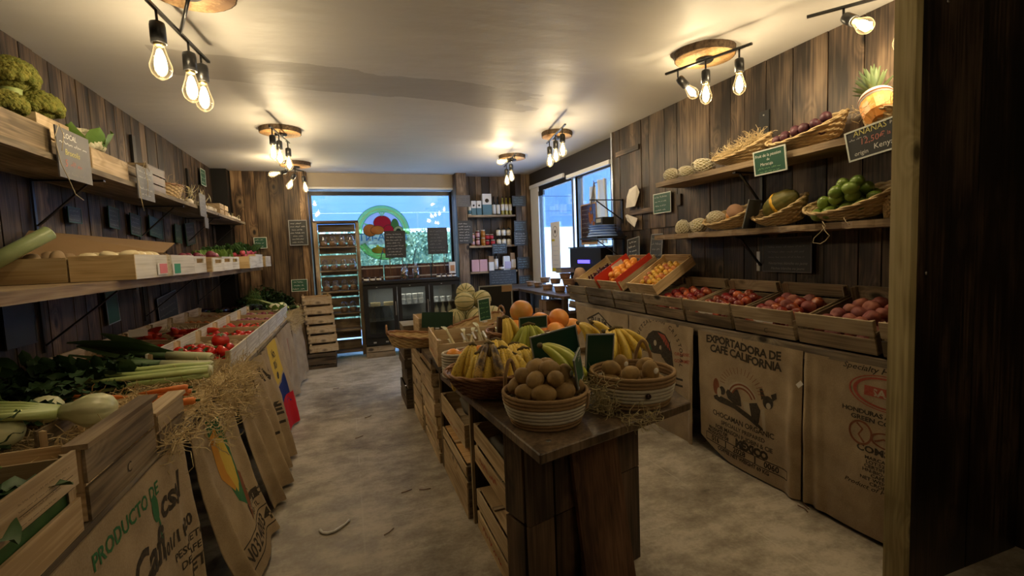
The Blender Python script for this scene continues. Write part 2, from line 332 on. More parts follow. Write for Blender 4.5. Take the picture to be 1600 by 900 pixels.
# ---------------------------------------------------------------- mesh builder
I3 = Matrix.Identity(3)
def RZ(a): return Matrix.Rotation(a, 3, 'Z')
def RX(a): return Matrix.Rotation(a, 3, 'X')
def RY(a): return Matrix.Rotation(a, 3, 'Y')
class MB:
    def __init__(s, *mats): s.v = []; s.f = []; s.g = []; s.r = []; s.m = []; s.sm = []; s.mats = mats; s.xf = None
    def add(s, vs, fs, mat=0, smooth=False, gc=None, rnd=None):
        b = len(s.v); rr = random.random() if rnd is None else rnd; off = Vector((random.uniform(0, 40), random.uniform(0, 40), random.uniform(0, 40)))
        for i, p in enumerate(vs):
            p = Vector(p); s.g.append((gc[i] if gc else p) + off); s.r.append(rr)
            s.v.append(s.xf @ p if s.xf else p)
        for f in fs: s.f.append([b+i for i in f]); s.m.append(mat); s.sm.append(smooth)
        return s
    def box(s, c, d, R=None, mat=0, rnd=None, tap=1.0):
        hx, hy, hz = d[0]/2, d[1]/2, d[2]/2; k = max(range(3), key=lambda i: d[i])
        L = [Vector((x*hx*(tap if z < 0 else 1), y*hy*(tap if z < 0 else 1), z*hz)) for z in (-1, 1) for y in (-1, 1) for x in (-1, 1)]
        if k == 2: g = [Vector(p) for p in L]
        elif k == 0: g = [Vector((p.y, p.z, p.x)) for p in L]
        else: g = [Vector((p.x, p.z, p.y)) for p in L]
        vs = [(R @ p if R else p) + Vector(c) for p in L]
        return s.add(vs, [(0, 2, 3, 1), (4, 5, 7, 6), (0, 1, 5, 4), (2, 6, 7, 3), (0, 4, 6, 2), (1, 3, 7, 5)], mat, False, g, rnd)
    def bx(s, x0, x1, y0, y1, z0, z1, mat=0, rnd=None): return s.box(((x0+x1)/2, (y0+y1)/2, (z0+z1)/2), (abs(x1-x0), abs(y1-y0), abs(z1-z0)), None, mat, rnd)
    def bar(s, a, b, w, h=None, mat=0):
        a, b = Vector(a), Vector(b); d = b-a; q = d.to_track_quat('Z', 'Y').to_matrix()
        return s.box((a+b)/2, (w, h or w, d.length), q, mat)
    def tube(s, pts, r, n=6, mat=0, cap=True, flat=1.0, smooth=True, rnd=None):
        pts = [Vector(p) for p in pts]; m = len(pts); rs = r if isinstance(r, (list, tuple)) else [r]*m
        vs = []; gc = []; tl = 0; up = None
        for i, p in enumerate(pts):
            d = (pts[min(i+1, m-1)] - pts[max(i-1, 0)]); d = d.normalized() if d.length > 1e-9 else Vector((0, 0, 1))
            if up is None: up = d.orthogonal().normalized()
            up = (up - up.dot(d)*d); up = up.normalized() if up.length > 1e-6 else d.orthogonal().normalized()
            sd = d.cross(up)
            if i: tl += (p-pts[i-1]).length
            for k in range(n):
                a = 2*pi*k/n; vs.append(p + (up*cos(a)*flat + sd*sin(a))*rs[i]); gc.append(Vector((cos(a)*rs[i], sin(a)*rs[i], tl)))
        fs = [(i*n+k, i*n+(k+1) % n, (i+1)*n+(k+1) % n, (i+1)*n+k) for i in range(m-1) for k in range(n)]
        if cap: fs += [tuple(range(n-1, -1, -1)), tuple(range((m-1)*n, m*n))]
        return s.add(vs, fs, mat, smooth, gc, rnd)
    def lathe(s, prof, n=20, mat=0, c=(0, 0, 0), R=None, sx=1, sy=1, smooth=True, fn=None):
        vs = []
        for (r, z) in prof:
            for k in range(n):
                a = 2*pi*k/n; rr = fn(r, z, a) if fn else r
                p = Vector((rr*cos(a)*sx, rr*sin(a)*sy, z)); vs.append((R @ p if R else p)+Vector(c))
        m = len(prof)
        fs = [(i*n+k, i*n+(k+1) % n, (i+1)*n+(k+1) % n, (i+1)*n+k) for i in range(m-1) for k in range(n)]
        if prof[0][0] > 1e-5: fs.append(tuple(range(n-1, -1, -1)))
        if prof[-1][0] > 1e-5: fs.append(tuple(range((m-1)*n, m*n)))
        return s.add(vs, fs, mat, smooth)
    def ball(s, c, r, n=12, m=8, mat=0, sc=(1, 1, 1), R=None, fn=None, smooth=True):
        vs = []
        for i in range(m+1):
            th = pi*i/m
            for k in range(n):
                a = 2*pi*k/n; p = Vector((sin(th)*cos(a), sin(th)*sin(a), cos(th)))
                q = p*r*(fn(p) if fn else 1); q = Vector((q.x*sc[0], q.y*sc[1], q.z*sc[2])); vs.append((R @ q if R else q)+Vector(c))
        fs = [(i*n+k, (i+1)*n+k, (i+1)*n+(k+1) % n, i*n+(k+1) % n) for i in range(m) for k in range(n)]
        return s.add(vs, fs, mat, smooth)
    def prism(s, poly, y0, y1, mat=0, R=None, c=(0, 0, 0), axis='Y'):
        n = len(poly); mk = {'Y': lambda p, h: Vector((p[0], h, p[1])), 'Z': lambda p, h: Vector((p[0], p[1], h)), 'X': lambda p, h: Vector((h, p[0], p[1]))}[axis]
        vs = [mk(p, h) for h in (y0, y1) for p in poly]; vs = [(R @ p if R else p)+Vector(c) for p in vs]
        fs = [tuple(range(n)), tuple(range(2*n-1, n-1, -1))] + [(i, i+n, (i+1) % n+n, (i+1) % n) for i in range(n)]
        return s.add(vs, fs, mat)
    def grid(s, fn, nu, nv, mat=0, smooth=True, gc=None):
        vs = [fn(i/nu, j/nv) for j in range(nv+1) for i in range(nu+1)]
        fs = [(j*(nu+1)+i, j*(nu+1)+i+1, (j+1)*(nu+1)+i+1, (j+1)*(nu+1)+i) for j in range(nv) for i in range(nu)]
        return s.add(vs, fs, mat, smooth, gc)
    def leaf(s, base, d, up, L, w, mat=0, curl=.3, n=5, ruf=0):
        base, d, up = Vector(base), Vector(d).normalized(), Vector(up); sd = d.cross(up)
        sd = sd.normalized() if sd.length > 1e-6 else d.orthogonal().normalized(); up = sd.cross(d)
        vs = []
        for i in range(n+1):
            t = i/n; ww = w*.5*sin(pi*min(1, t*.92+.06))**.7; c = base + d*L*t - up*(curl*L*t*t)
            z = ruf*w*sin(i*2.4); vs += [c - sd*ww + up*(w*.12+z), c, c + sd*ww + up*(w*.12-z)]
        fs = []
        for i in range(n): b = i*3; fs += [(b, b+1, b+4, b+3), (b+1, b+2, b+5, b+4)]
        return s.add(vs, fs, mat, True)
    def mesh(s, name):
        me = bpy.data.meshes.new(name); me.from_pydata(s.v, [], s.f)
        for m in s.mats: me.materials.append(MATS[m])
        if len(s.mats) > 1: me.polygons.foreach_set('material_index', s.m)
        me.polygons.foreach_set('use_smooth', s.sm)
        a = me.attributes.new('gc', 'FLOAT_VECTOR', 'POINT'); a.data.foreach_set('vector', [x for p in s.g for x in p])
        a = me.attributes.new('rnd', 'FLOAT', 'POINT'); a.data.foreach_set('value', s.r)
        me.update(); return me
def link(name, mesh, parent=None, M=None):
    o = bpy.data.objects.new(name, mesh); COL.objects.link(o)
    if parent: o.parent = parent
    if M is not None: o.matrix_local = M
    return o
def tag(o, label=None, cat=None, group=None, kind=None):
    if label: o['label'] = label
    if cat: o['category'] = cat
    if group: o['group'] = group
    if kind: o['kind'] = kind
    return o
def XF(loc=(0, 0, 0), rot=(0, 0, 0), s=1.0):
    sc = s if isinstance(s, (tuple, list, Vector)) else (s, s, s)
    return Matrix.LocRotScale(Vector(loc), Euler(rot), Vector(sc))
class K:                                     # a kind of thing: root mesh + parts (+ sub-parts)
    def __init__(k, name, cat, mb=None, parts=()):
        k.name, k.cat = name, cat; k.mesh = mb.mesh(name) if mb else None
        k.parts = [k._p(p) for p in parts]
    def _p(k, p):
        name, mb = p[0], p[1]; subs = p[2] if len(p) > 2 else (); M = p[3] if len(p) > 3 else None
        return (name, mb.mesh(name) if isinstance(mb, MB) else mb, [k._p(q) for q in subs], M)
    def __call__(k, label, loc=(0, 0, 0), rot=(0, 0, 0), s=1.0, group=None, M=None, parts=True):
        o = link(k.name, k.mesh, None, M if M is not None else XF(loc, rot, s)); tag(o, label, k.cat, group)
        if parts: k._kids(o, k.parts)
        return o
    def _kids(k, o, ps):
        for n, me, subs, M in ps:
            c = link(n, me, o, M); k._kids(c, subs)
def one(name, cat, label, mb=None, parts=(), loc=(0, 0, 0), rot=(0, 0, 0), s=1.0, group=None, M=None):
    return K(name, cat, mb, parts)(label, loc, rot, s, group, M)
def struct(name, mb, loc=(0, 0, 0), parts=()):
    o = link(name, mb.mesh(name) if mb else None, None, XF(loc)); o['kind'] = 'structure'
    for p in parts: link(p[0], p[1].mesh(p[0]), o)
    return o
def bevel(o, w=.003, seg=1):
    md = o.modifiers.new('bevel', 'BEVEL'); md.width = w; md.segments = seg; md.limit_method = 'ANGLE'; return o
# ---------------------------------------------------------------- writing
_tc = {}
def txt(body, size=1.0, bold=0.0, shear=0.0, align='CENTER', space=1.0):
    key = (body, bold, shear, align, space)
    if key not in _tc:
        cu = bpy.data.curves.new('t', 'FONT'); cu.body = body; cu.size = 1; cu.offset = bold; cu.shear = shear; cu.align_x = align; cu.space_character = space
        cu.resolution_u = 2
        ob = bpy.data.objects.new('t', cu); COL.objects.link(ob); me = bpy.data.meshes.new_from_object(ob)
        _tc[key] = ([(v.co.x, v.co.y) for v in me.vertices], [tuple(p.vertices) for p in me.polygons])
        bpy.data.objects.remove(ob); bpy.data.curves.remove(cu); bpy.data.meshes.remove(me)
    vs, fs = _tc[key]; return [(x*size, y*size) for x, y in vs], fs
def tess(vs, fs, mx):
    bm = bmesh.new(); V = [bm.verts.new((x, y, 0)) for x, y in vs]
    for f in fs:
        try: bm.faces.new([V[i] for i in f])
        except ValueError: pass
    bmesh.ops.triangulate(bm, faces=bm.faces)
    for _ in range(6):
        es = [e for e in bm.edges if e.calc_length() > mx]
        if not es: break
        bmesh.ops.subdivide_edges(bm, edges=es, cuts=1); bmesh.ops.triangulate(bm, faces=bm.faces)
    bm.verts.index_update(); r = [(v.co.x, v.co.y) for v in bm.verts], [tuple(v.index for v in f.verts) for f in bm.faces]; bm.free(); return r
def stroke(pts, w):                           # flat 2D ribbon along a polyline
    vs, fs = [], []; n = len(pts)
    for i, p in enumerate(pts):
        a = pts[max(i-1, 0)]; b = pts[min(i+1, n-1)]; dx, dy = b[0]-a[0], b[1]-a[1]; l = sqrt(dx*dx+dy*dy) or 1; nx, ny = -dy/l*w/2, dx/l*w/2
        vs += [(p[0]+nx, p[1]+ny), (p[0]-nx, p[1]-ny)]
    fs = [(2*i, 2*i+1, 2*i+3, 2*i+2) for i in range(n-1)]; return vs, fs
def scribble(x, z, w, h, rr, th=None):        # a line of unreadable handwriting
    parts = []; cx = x; th = th or h*.14
    while cx < x+w-h*.6:
        L = rr.uniform(1.2, 4.2)*h; L = min(L, x+w-cx); n = max(4, int(L/h*5)); pts = []
        for i in range(n): pts.append((cx+L*i/(n-1)*.9, z+h*(.5*abs(sin(i*1.9+rr.random()))+(.5 if rr.random() < .15 else 0))))
        parts.append(stroke(pts, th)); cx += L+h*.4
    vs, fs = [], []
    for a, b in parts: o = len(vs); vs += a; fs += [tuple(i+o for i in f) for f in b]
    return vs, fs
def put2d(mb, vf, fn, mat=0, mx=None):
    vs, fs = vf
    if mx: vs, fs = tess(vs, fs, mx)
    mb.add([fn(x, y) for x, y in vs], fs, mat)
def circ(cx, cy, rx, ry=None, n=28, a0=0, a1=2*pi): ry = ry or rx; return [(cx+rx*cos(a0+(a1-a0)*i/n), cy+ry*sin(a0+(a1-a0)*i/n)) for i in range(n + (0 if abs(a1-a0-2*pi) < 1e-6 else 1))]
def poly(p): return list(p), [tuple(range(len(p)))]
def ring(cx, cy, r0, r1, n=36, a0=0, a1=2*pi):
    vs = []; 
    for i in range(n+1): a = a0+(a1-a0)*i/n; vs += [(cx+r0*cos(a), cy+r0*sin(a)), (cx+r1*cos(a), cy+r1*sin(a))]
    return vs, [(2*i, 2*i+1, 2*i+3, 2*i+2) for i in range(n)]
def arc_text(s, cx, cy, r, a_mid, size, bold=0, sp=.75, down=False):
    res = []; n = len(s)
    for i, ch in enumerate(s):
        if ch == ' ': continue
        k = (i-(n-1)/2)*sp*size/r; a = a_mid - k if not down else a_mid + k
        vs, fs = txt(ch, size, bold); rot = a-pi/2 if not down else a+pi/2
        res.append(([(cx+r*cos(a)+x*cos(rot)-y*sin(rot), cy+r*sin(a)+x*sin(rot)+y*cos(rot)) for x, y in vs], fs))
    vs, fs = [], []
    for a, b in res: o = len(vs); vs += a; fs += [tuple(i+o for i in f) for f in b]
    return vs, fs
# chalk board: local x right, z up, front faces -y, bottom centre at the origin
def board(w, h, face='slate', frame='frame_white', lines=(), fw=.006, th=.006, wood_frame=None, seed=1):
    rr = random.Random(seed); b = MB(face); b.box((0, 0, h/2), (w, th, h)); f = MB(frame)
    if fw:
        for x in (-w/2+fw/2, w/2-fw/2): f.box((x, -th*.3, h/2), (fw, th*1.2, h))
        for z in (fw/2, h-fw/2): f.box((0, -th*.3, z), (w-2*fw, th*1.2, fw))
    groups = {}
    for L in lines:                           # (text or None, x, z, size/width, colour, extra)
        col = L[4]; mb = groups.setdefault(col, MB(col)); fn = lambda x, y: Vector((x, -th*.5-.0012, y))
        if L[0] is None: vf = scribble(L[1], L[2], L[3], L[5], rr)
        else:
            vs, fs = txt(L[0], L[3], L[5] if len(L) > 5 else .0, .15, 'LEFT'); vf = [(x+L[1], y+L[2]) for x, y in vs], fs
        put2d(mb, vf, fn)
    ps = [('frame', f)] if fw else []
    ps += [('writing', g) for g in groups.values()]
    return b, ps
def auto_lines(w, h, n, cols=('chalk',), hs=.5, seed=0):
    rr = random.Random(seed+99); out = []; dz = (h*.86)/n
    for i in range(n):
        ww = w*rr.uniform(.55, .86); c = cols[i % len(cols)] if i else cols[0]
        out.append((None, -w*.43 + rr.uniform(0, w*.86-ww)*.5, h*.93-dz*(i+.75), ww, c, dz*hs))
    return out
# ================================================================ THE SETTING
LX, BY, XR, RW = -1.61, 7.42, 2.92, 2.83     # left wall, back wall, black wall, wood wall
CE = 2.70
struct('floor', MB('concrete_floor').bx(-1.75, 3.1, -1.7, 7.9, -.1, 0))
struct('ceiling', MB('ceiling_paint').bx(-1.75, 3.1, -1.7, 7.85, CE, CE+.1))
def planks(mb, x0, x1, z0, z1, wmin, wmax, th, fn, seams=0.0, rr=random):
    x = x0
    while x < x1-1e-4:
        w = min(rr.uniform(wmin, wmax), x1-x); w = x1-x if x1-x-w < .05 else w
        cut = [z0, z1]
        if seams and rr.random() < seams: cut = [z0, z0+(z1-z0)*rr.uniform(.3, .75), z1]
        for a, b in zip(cut, cut[1:]): fn(mb, x+.0035, x+w-.0035, a+.001, b-.001, th + rr.uniform(0, .006))
        x += w
rr = random.Random(3)
mb = MB('charred_wall', 'black_paint'); mb.bx(-1.75, LX-.03, -1.7, BY+.1, 0, CE, 1)
planks(mb, -1.6, BY+.02, 0, CE, .11, .19, .022, lambda m, a, b, z0, z1, t: m.bx(LX-.03, LX-.022+t-.006, a, b, z0, z1), .12, rr)
struct('wall_left', mb)
mb = MB('honey_wall', 'black_paint'); mb.bx(LX-.1, -.47, BY+.03, BY+.3, 0, CE, 1)
planks(mb, -1.42, -.49, 0, CE, .13, .2, .022, lambda m, a, b, z0, z1, t: m.bx(a, b, BY+.03-t, BY+.03, z0, z1), 0, rr)
mb.bx(-.49, -.455, BY-.02, BY+.3, 0, CE)     # board closing the corner towards the window
struct('wall_back', mb)
struct('trim_1', MB('black_paint').bx(LX, -1.43, BY-.14, BY+.02, 0, CE))
# window bay
struct('trim_2', MB('beige_wall').bx(-.455, 1.69, 7.50, 7.8, 2.5, CE))
struct('trim_3', MB('white_paint').bx(-.455, 1.69, 7.502, 7.8, 2.47, 2.499))
wf = MB('black_metal')
for x0, x1, z0, z1 in ((-.455, 1.69, 2.40, 2.46), (-.455, 1.69, 0.0, .08), (-.455, -.425, .08, 2.40), (1.65, 1.69, .08, 2.40)): wf.bx(x0, x1, 7.68, 7.74, z0, z1)
struct('window_1', MB('window_glass').bx(-.42, 1.65, 7.70, 7.708, .08, 2.40), parts=[('window_frame', wf)])
# column, niche and right column of the back wall
rr = random.Random(11)
mb = MB('niche_wood', 'black_paint'); mb.bx(1.72, 2.95, 7.62, 7.8, 0, CE, 1)
mb.bx(1.70, 1.84, 7.34, 7.62, 0, CE, 1)
planks(mb, 7.30, 7.72, 0, CE, .08, .12, .02, lambda m, a, b, z0, z1, t: m.bx(1.705-t, 1.705, a, b, z0, z1), 0, rr)
mb.bx(1.69, 1.845, 7.295, 7.34, 0, CE, 0, .95)
planks(mb, 1.84, 2.68, 0, CE, .10, .15, .02, lambda m, a, b, z0, z1, t: m.bx(a, b, 7.62-t, 7.62, z0, z1), 0, rr)
mb.bx(2.68, 2.92, 7.34, 7.62, 0, CE, 1)
planks(mb, 2.66, 2.92, 0, CE, .08, .12, .02, lambda m, a, b, z0, z1, t: m.bx(a, b, 7.34-t-.02, 7.34, z0, z1), 0, rr)
struct('wall_niche', mb)
# black wall with a glazed door and a window
mb = MB('black_wall')
mb.bx(XR, XR+.12, 4.58, 7.6, 2.44, CE); mb.bx(XR, XR+.12, 4.58, 4.80, 0, 2.44); mb.bx(XR, XR+.12, 4.80, 5.72, 0, 1.10)
mb.bx(XR, XR+.12, 5.70, 5.80, 0, 2.44); mb.bx(XR, XR+.12, 7.04, 7.6, 0, 2.44)
struct('wall_right_back', mb)
struct('trim_4', MB('white_paint').bx(XR-.012, XR-.002, 6.93, 7.26, 0, 2.49))
struct('trim_5', MB('white_paint').bx(XR-.03, XR-.002, 6.0, 7.26, 2.445, 2.50))
struct('trim_6', MB('white_paint').bx(XR-.03, XR-.002, 4.79, 5.9, 2.40, 2.45))
struct('trim_7', MB('steel').bx(XR-.03, XR-.004, 5.68, 5.74, 0, 2.40))
df = MB('black_metal')
for y0, y1, z0, z1 in ((5.80, 5.84, 0, 2.44), (7.0, 7.04, 0, 2.44), (5.84, 7.0, 2.38, 2.44), (5.84, 7.0, 0, .1)): df.bx(XR+.02, XR+.07, y0, y1, z0, z1)
closer = MB('black_metal').bx(XR-.01, XR+.02, 6.75, 6.95, 2.30, 2.37)
struct('door_1', MB('window_glass').bx(XR+.04, XR+.048, 5.84, 7.0, .1, 2.38), parts=[('door_frame', df), ('door_closer', closer)])
df = MB('black_metal')
for y0, y1, z0, z1 in ((4.80, 4.84, 1.1, 2.44), (5.66, 5.70, 1.1, 2.44), (4.84, 5.66, 2.38, 2.44), (4.84, 5.66, 1.1, 1.14)): df.bx(XR+.02, XR+.07, y0, y1, z0, z1)
struct('window_2', MB('window_glass').bx(XR+.04, XR+.048, 4.84, 5.66, 1.14, 2.38), parts=[('window_frame', df)])
# wood-clad right wall
rr = random.Random(21)
mb = MB('brown_wall', 'black_paint'); mb.bx(RW+.02, 3.1, -1.7, 4.58, 0, CE, 1)
planks(mb, -1.6, 4.60, 1.62, CE, .12, .24, .02, lambda m, a, b, z0, z1, t: m.bx(RW+.022-t, RW+.022, a, b, z0, z1), 0, rr)
planks(mb, -1.6, 4.60, 0, 1.62, .12, .22, .012, lambda m, a, b, z0, z1, t: m.bx(RW+.022-t, RW+.022, a, b, z0, z1), 0, rr)
mb.box((RW-.012, 4.30, 2.44), (.02, .42, .05)); mb.box((RW-.012, 4.05, 1.80), (.02, .42, .05))
struct('wall_right', mb)
struct('trim_8', MB('steel').bx(RW-.02, RW-.001, 4.585, 4.61, 1.1, CE))
mb = MB('rear_wall').bx(-1.75, 3.1, -1.75, -1.65, 0, CE); struct('wall_rear', mb)
# dark panelled partition at the right edge of the view, pale post on its edge
pp = MB('door_panel'); rr = random.Random(5)
planks(pp, 2.085, 2.83, 0, CE, .30, .42, .03, lambda m, a, b, z0, z1, t: m.bx(a, b, 1.215, 1.27, z0, z1), 0, rr)
o = struct('wall_partition', pp)
struct('trim_9', MB('post_edge').bx(2.045, 2.083, 1.21, 1.285, 0, CE, 0, .5))
sc_ = MB('steel')
for u, v in ((1447, 425), (1481, 0), (1560, 888)):
    p = AY(u, v+2, 1.213); sc_.lathe([(.0045, 0), (.0075, 0), (.0075, .003), (.0045, .004)], 14, 0, p, RX(rad(90)))
struct('trim_10', sc_)
# ================================================================ OUTSIDE
struct('ground', MB('outside_ground').bx(-14, 18, 7.9, 26, -.15, -.05).bx(3.1, 18, -8, 7.9, -.15, -.05))
# hedge beyond the street window
hb = MB('hedge_leaf'); rr = random.Random(4)
for i in range(7000):
    x = rr.uniform(-2.2, 4.4); z = rr.uniform(0, 2.0)+.12*mn.noise(Vector((x*2, 0, 3))); y = 10.3 + .15*mn.noise(Vector((x*2, z*2, 0))) + rr.uniform(-.06, .1)
    d = Vector((rr.gauss(0, 1), rr.uniform(-1, -.1), rr.gauss(0, 1))).normalized(); u = d.orthogonal().normalized(); w = rr.uniform(.03, .06)
    s_ = d.cross(u); hb.add([Vector((x, y, z))+u*w, Vector((x, y, z))+s_*w*.6, Vector((x, y, z))-u*w, Vector((x, y, z))-s_*w*.6], [(0, 1, 2, 3)])
hb.bx(-2.2, 4.4, 10.42, 10.9, 0, 1.95)
one('hedge', 'hedge', 'bright green clipped hedge outside the big back window', hb)
ab = MB('awning', 'white_paint')
for i in range(9): ab.box((.6, 12.5, 2.35+i*.42), (12, .08+.01*(i % 2), .41), None, 0)
ab.bx(-5.4, 6.6, 12.4, 12.6, 0, 2.1, 1)
one('building', 'building', 'pale blue boarded building front seen above the hedge', ab)
ab = MB('outside_wall')
ab.bx(8.2, 8.5, 0, 20, 0, 2.0)
wn = []
aw = MB('awning'); 
for i in range(24): aw.box((8.1, .8*i+1, 3.3), (.16, .79, 2.6), None, 0)
for y in (11.0, 13.2, 15.4, 17.6, 19.4):
    w_ = MB('outside_window').bx(8.15, 8.2, y, y+1.2, .9, 2.0); wn.append(('window', w_))
one('building', 'building', 'white and pale blue building across the street beyond the glass door', ab, [('boarding', aw)]+wn)
# sheet of printed paper on the door glass
p = XR+.034
mb = MB('label_white').bx(p-.002, p, 6.28, 6.60, 1.12, 1.86)
wr_ = MB('ink_black'); fn = lambda x, y: Vector((p-.004, 6.44-x, y))
put2d(wr_, ring(0, 1.72, .075, .083), fn); put2d(wr_, poly(circ(0, 1.72, .03, n=6)), fn)
bl = MB('decal_blue'); ye = MB('decal_yellow')
for i in range(5): put2d(bl, scribble(-.08, 1.5-i*.07, .17, .018, random.Random(i)), fn)
put2d(ye, poly([(-.13, 1.58), (-.02, 1.58), (-.02, 1.61), (-.13, 1.61)]), fn); put2d(ye, poly([(-.13, 1.13), (.13, 1.13), (.13, 1.18), (-.13, 1.18)]), fn)
one('paper_notice', 'notice', 'white printed notice with a round emblem taped on the glass door', mb, [('printing', wr_), ('printing', bl), ('yellow_print', ye)])
# round shop sticker on the window, lettering seen from behind
cx, cz, R0 = .575, 1.835, .415; p = 7.694
def dfn(k): return lambda x, y: Vector((cx+x, p-.0007*k, cz+y))
dm = {}
def dec(col, vf, k): put2d(dm.setdefault(col, MB(col)), vf, dfn(k))
def band(lo, hi): return [q for q in ring(0, 0, lo, hi, 48)[0]], ring(0, 0, lo, hi, 48)[1]
dec('decal_rim', ring(0, 0, R0-.006, R0, 60, rad(-8), rad(188)), 3); dec('decal_green', ring(0, 0, R0-.10, R0-.006, 60, rad(-6), rad(186)), 2)
dec('decal_light', ring(0, 0, R0-.075, R0-.045, 60, rad(-5), rad(185)), 3); dec('decal_rim', ring(0, 0, R0-.106, R0-.10, 60, rad(-4), rad(184)), 3)
dec('decal_green', ring(0, -.02, R0-.10, R0-.006, 60, rad(207), rad(333)), 2); dec('decal_rim', ring(0, -.02, R0-.006, R0, 60, rad(206), rad(334)), 3); dec('decal_rim', ring(0, -.02, R0-.106, R0-.10, 60, rad(208), rad(332)), 3)
dec('decal_light', ring(0, -.02, R0-.075, R0-.045, 60, rad(208), rad(332)), 3)
dec('decal_pale', poly(circ(0, 0, R0-.106, n=40, a0=0, a1=pi)), 1)
def out(col, p_, k, cx_=None): dec('decal_rim', poly([(x*1.0, y) for x, y in p_[1]]), k); dec(col, poly(p_[0]), k+1)
def blob(x, y, rx, ry, col, k, fn=None):
    q = circ(x, y, rx, ry, 30); q2 = circ(x, y, rx+.006, ry+.006, 30)
    if fn: q = [fn(a, b, 0) for a, b in q]; q2 = [fn(a, b, .0) for a, b in q2]
    dec('decal_rim', poly(q2), k); dec(col, poly(q), k+1)
blob(.00, .14, .13, .11, 'decal_red', 4); blob(.19, .10, .055, .10, 'decal_avocado', 4); blob(-.19, .03, .10, .09, 'decal_orange', 6)
blob(-.08, .03, .10, .065, 'decal_orange', 8); blob(.09, .03, .075, .075, 'decal_red', 8); blob(.24, .01, .075, .075, 'decal_light', 8); blob(.24, .01, .035, .035, 'decal_rim', 10)
for a in (50, 90, 130): dec('decal_green', poly([(0, .24), (.05*cos(rad(a-14)), .24+.08*sin(rad(a-14))), (.09*cos(rad(a)), .24+.10*sin(rad(a))), (.05*cos(rad(a+14)), .24+.08*sin(rad(a+14)))]), 6)
dec('decal_green', poly([(-.20, .12), (-.29, .15), (-.26, .11)]), 8)
blob(-.08, -.28, .10, .05, 'decal_yellow', 4); blob(.04, -.29, .06, .045, 'decal_orange', 6)
dec('decal_yellow', poly([(-.12, -.25), (-.10, -.19), (-.03, -.25)]), 6)
dec('decal_pale', poly([(-.41, -.19), (.30, -.19), (.34, -.02), (-.43, -.02)]), 1); vs, fs = txt('RAL A-NT', .17, .01); dec('decal_blue', ([(-x, y-.13) for x, y in vs], fs), 3)
ps = [({'decal_rim': 'outline'}.get(c, c.replace('decal_', '')+'_print'), m_) for c, m_ in dm.items()]
one('window_sticker', 'sticker', 'round green fruit emblem sticker on the big back window', None, ps)
# ================================================================ CEILING LAMPS
sockm = MB('black_metal').lathe([(.008, .02), (.024, .012), (.026, 0), (.026, -.062), (.022, -.062)], 16).mesh('socket')
BR = .036
glassm = MB('bulb_glass').lathe([(.015, 0), (.017, -.012), (.024, -.040), (BR, -.078), (BR*1.0, -.092), (BR*.86, -.110), (BR*.5, -.124), (.006, -.131), (0, -.133)], 20).mesh('bulb')
film = MB('filament').lathe([(0, -.016), (.009, -.024), (.017, -.05), (.021, -.075), (.018, -.094), (.010, -.106), (0, -.110)], 12).mesh('filament')
capm = MB('brass').lathe([(.018, .004), (.018, -.006), (.014, -.010)], 14).mesh('bulb_collar')
bulb_light = bpy.data.lights.new('bulb_light', 'POINT'); bulb_light.energy = BULB_W; bulb_light.color = (1, .80, .52); bulb_light.shadow_soft_size = .02
def lamp(label, c, rad_, b0, b1, bulbs, light=None, bs=1.0):
    # c: disc centre x,y; b0,b1: bar ends x,y; bulbs: (t along bar, direction vector)
    r_ = link('ceiling_lamp', None, None, XF((c[0], c[1], CE))); tag(r_, label, 'lamp', 'wood slice ceiling lamps')
    rr = random.Random(int(c[1]*100)); ph = [rr.uniform(0, 6) for _ in range(4)]
    wob = lambda r, z, a: r*(1+.025*sin(2*a+ph[0])+.012*sin(5*a+ph[1])+.006*sin(23*a+ph[2]))
    d = MB('bark', 'slice_face'); d.lathe([(rad_, 0), (rad_*.995, -.045)], 64, 0, fn=wob, smooth=False); d2 = MB('slice_face').lathe([(rad_*.97, -.040), (rad_*.955, -.048), (0, -.0485)], 64, 0, fn=wob)
    s_ = link('wood_slice', d.mesh('wood_slice'), r_); link('cut_face', d2.mesh('cut_face'), s_)
    link('canopy', MB('black_metal').lathe([(.055, -.048), (.055, -.062), (.045, -.070), (0, -.070)], 24).mesh('canopy'), r_)
    zb = -.115; a, b = Vector((b0[0]-c[0], b0[1]-c[1], zb)), Vector((b1[0]-c[0], b1[1]-c[1], zb)); m_ = (a+b)/2
    br = MB('black_metal').bar(a, b, .016, .012); br.tube([(0, 0, -.065), (m_.x*.5, m_.y*.5, -.09), (m_.x, m_.y, zb)], .008); link('bar', br.mesh('bar'), r_)
    for t_, dv in bulbs:
        p = a.lerp(b, t_); dv = Vector(dv).normalized(); q = (-dv).to_track_quat('Z', 'Y').to_matrix().to_4x4()
        e = p + Vector((0, 0, -.045))
        s0 = e + dv*.03
        link('arm', MB('black_metal').tube([p, e, s0], .006).mesh('arm'), r_)
        s_ = link('socket', sockm, r_, Matrix.Translation(s0) @ q @ Matrix.Scale(bs, 4))
        g = link('bulb', glassm, r_, Matrix.Translation(s0+dv*.062*bs) @ q @ Matrix.Scale(bs, 4)); link('filament', film, g); link('bulb_collar', capm, g)
        l = bpy.data.objects.new('bulb_light', light or bulb_light); COL.objects.link(l); l.parent = g; l.location = (0, 0, -.075)
dn = (0, 0, -1)
def bxy(u, v, z=2.585): p = AZ(u, v, z); return (p.x, p.y)
lamp('ceiling lamp nearest the camera at upper left, slice mostly out of frame', (-.58, 2.52), .19, bxy(222, -8), bxy(326, 97), [(.16, dn), (.62, dn), (.84, dn)], bs=1.2)
lamp('ceiling lamp above the pineapple shelf, bar turned towards the right wall', (2.287, 2.575), .185, bxy(1040, 116), bxy(1175, 68), [(.16, (.9, .25, -.45)), (.5, dn), (.87, dn)])
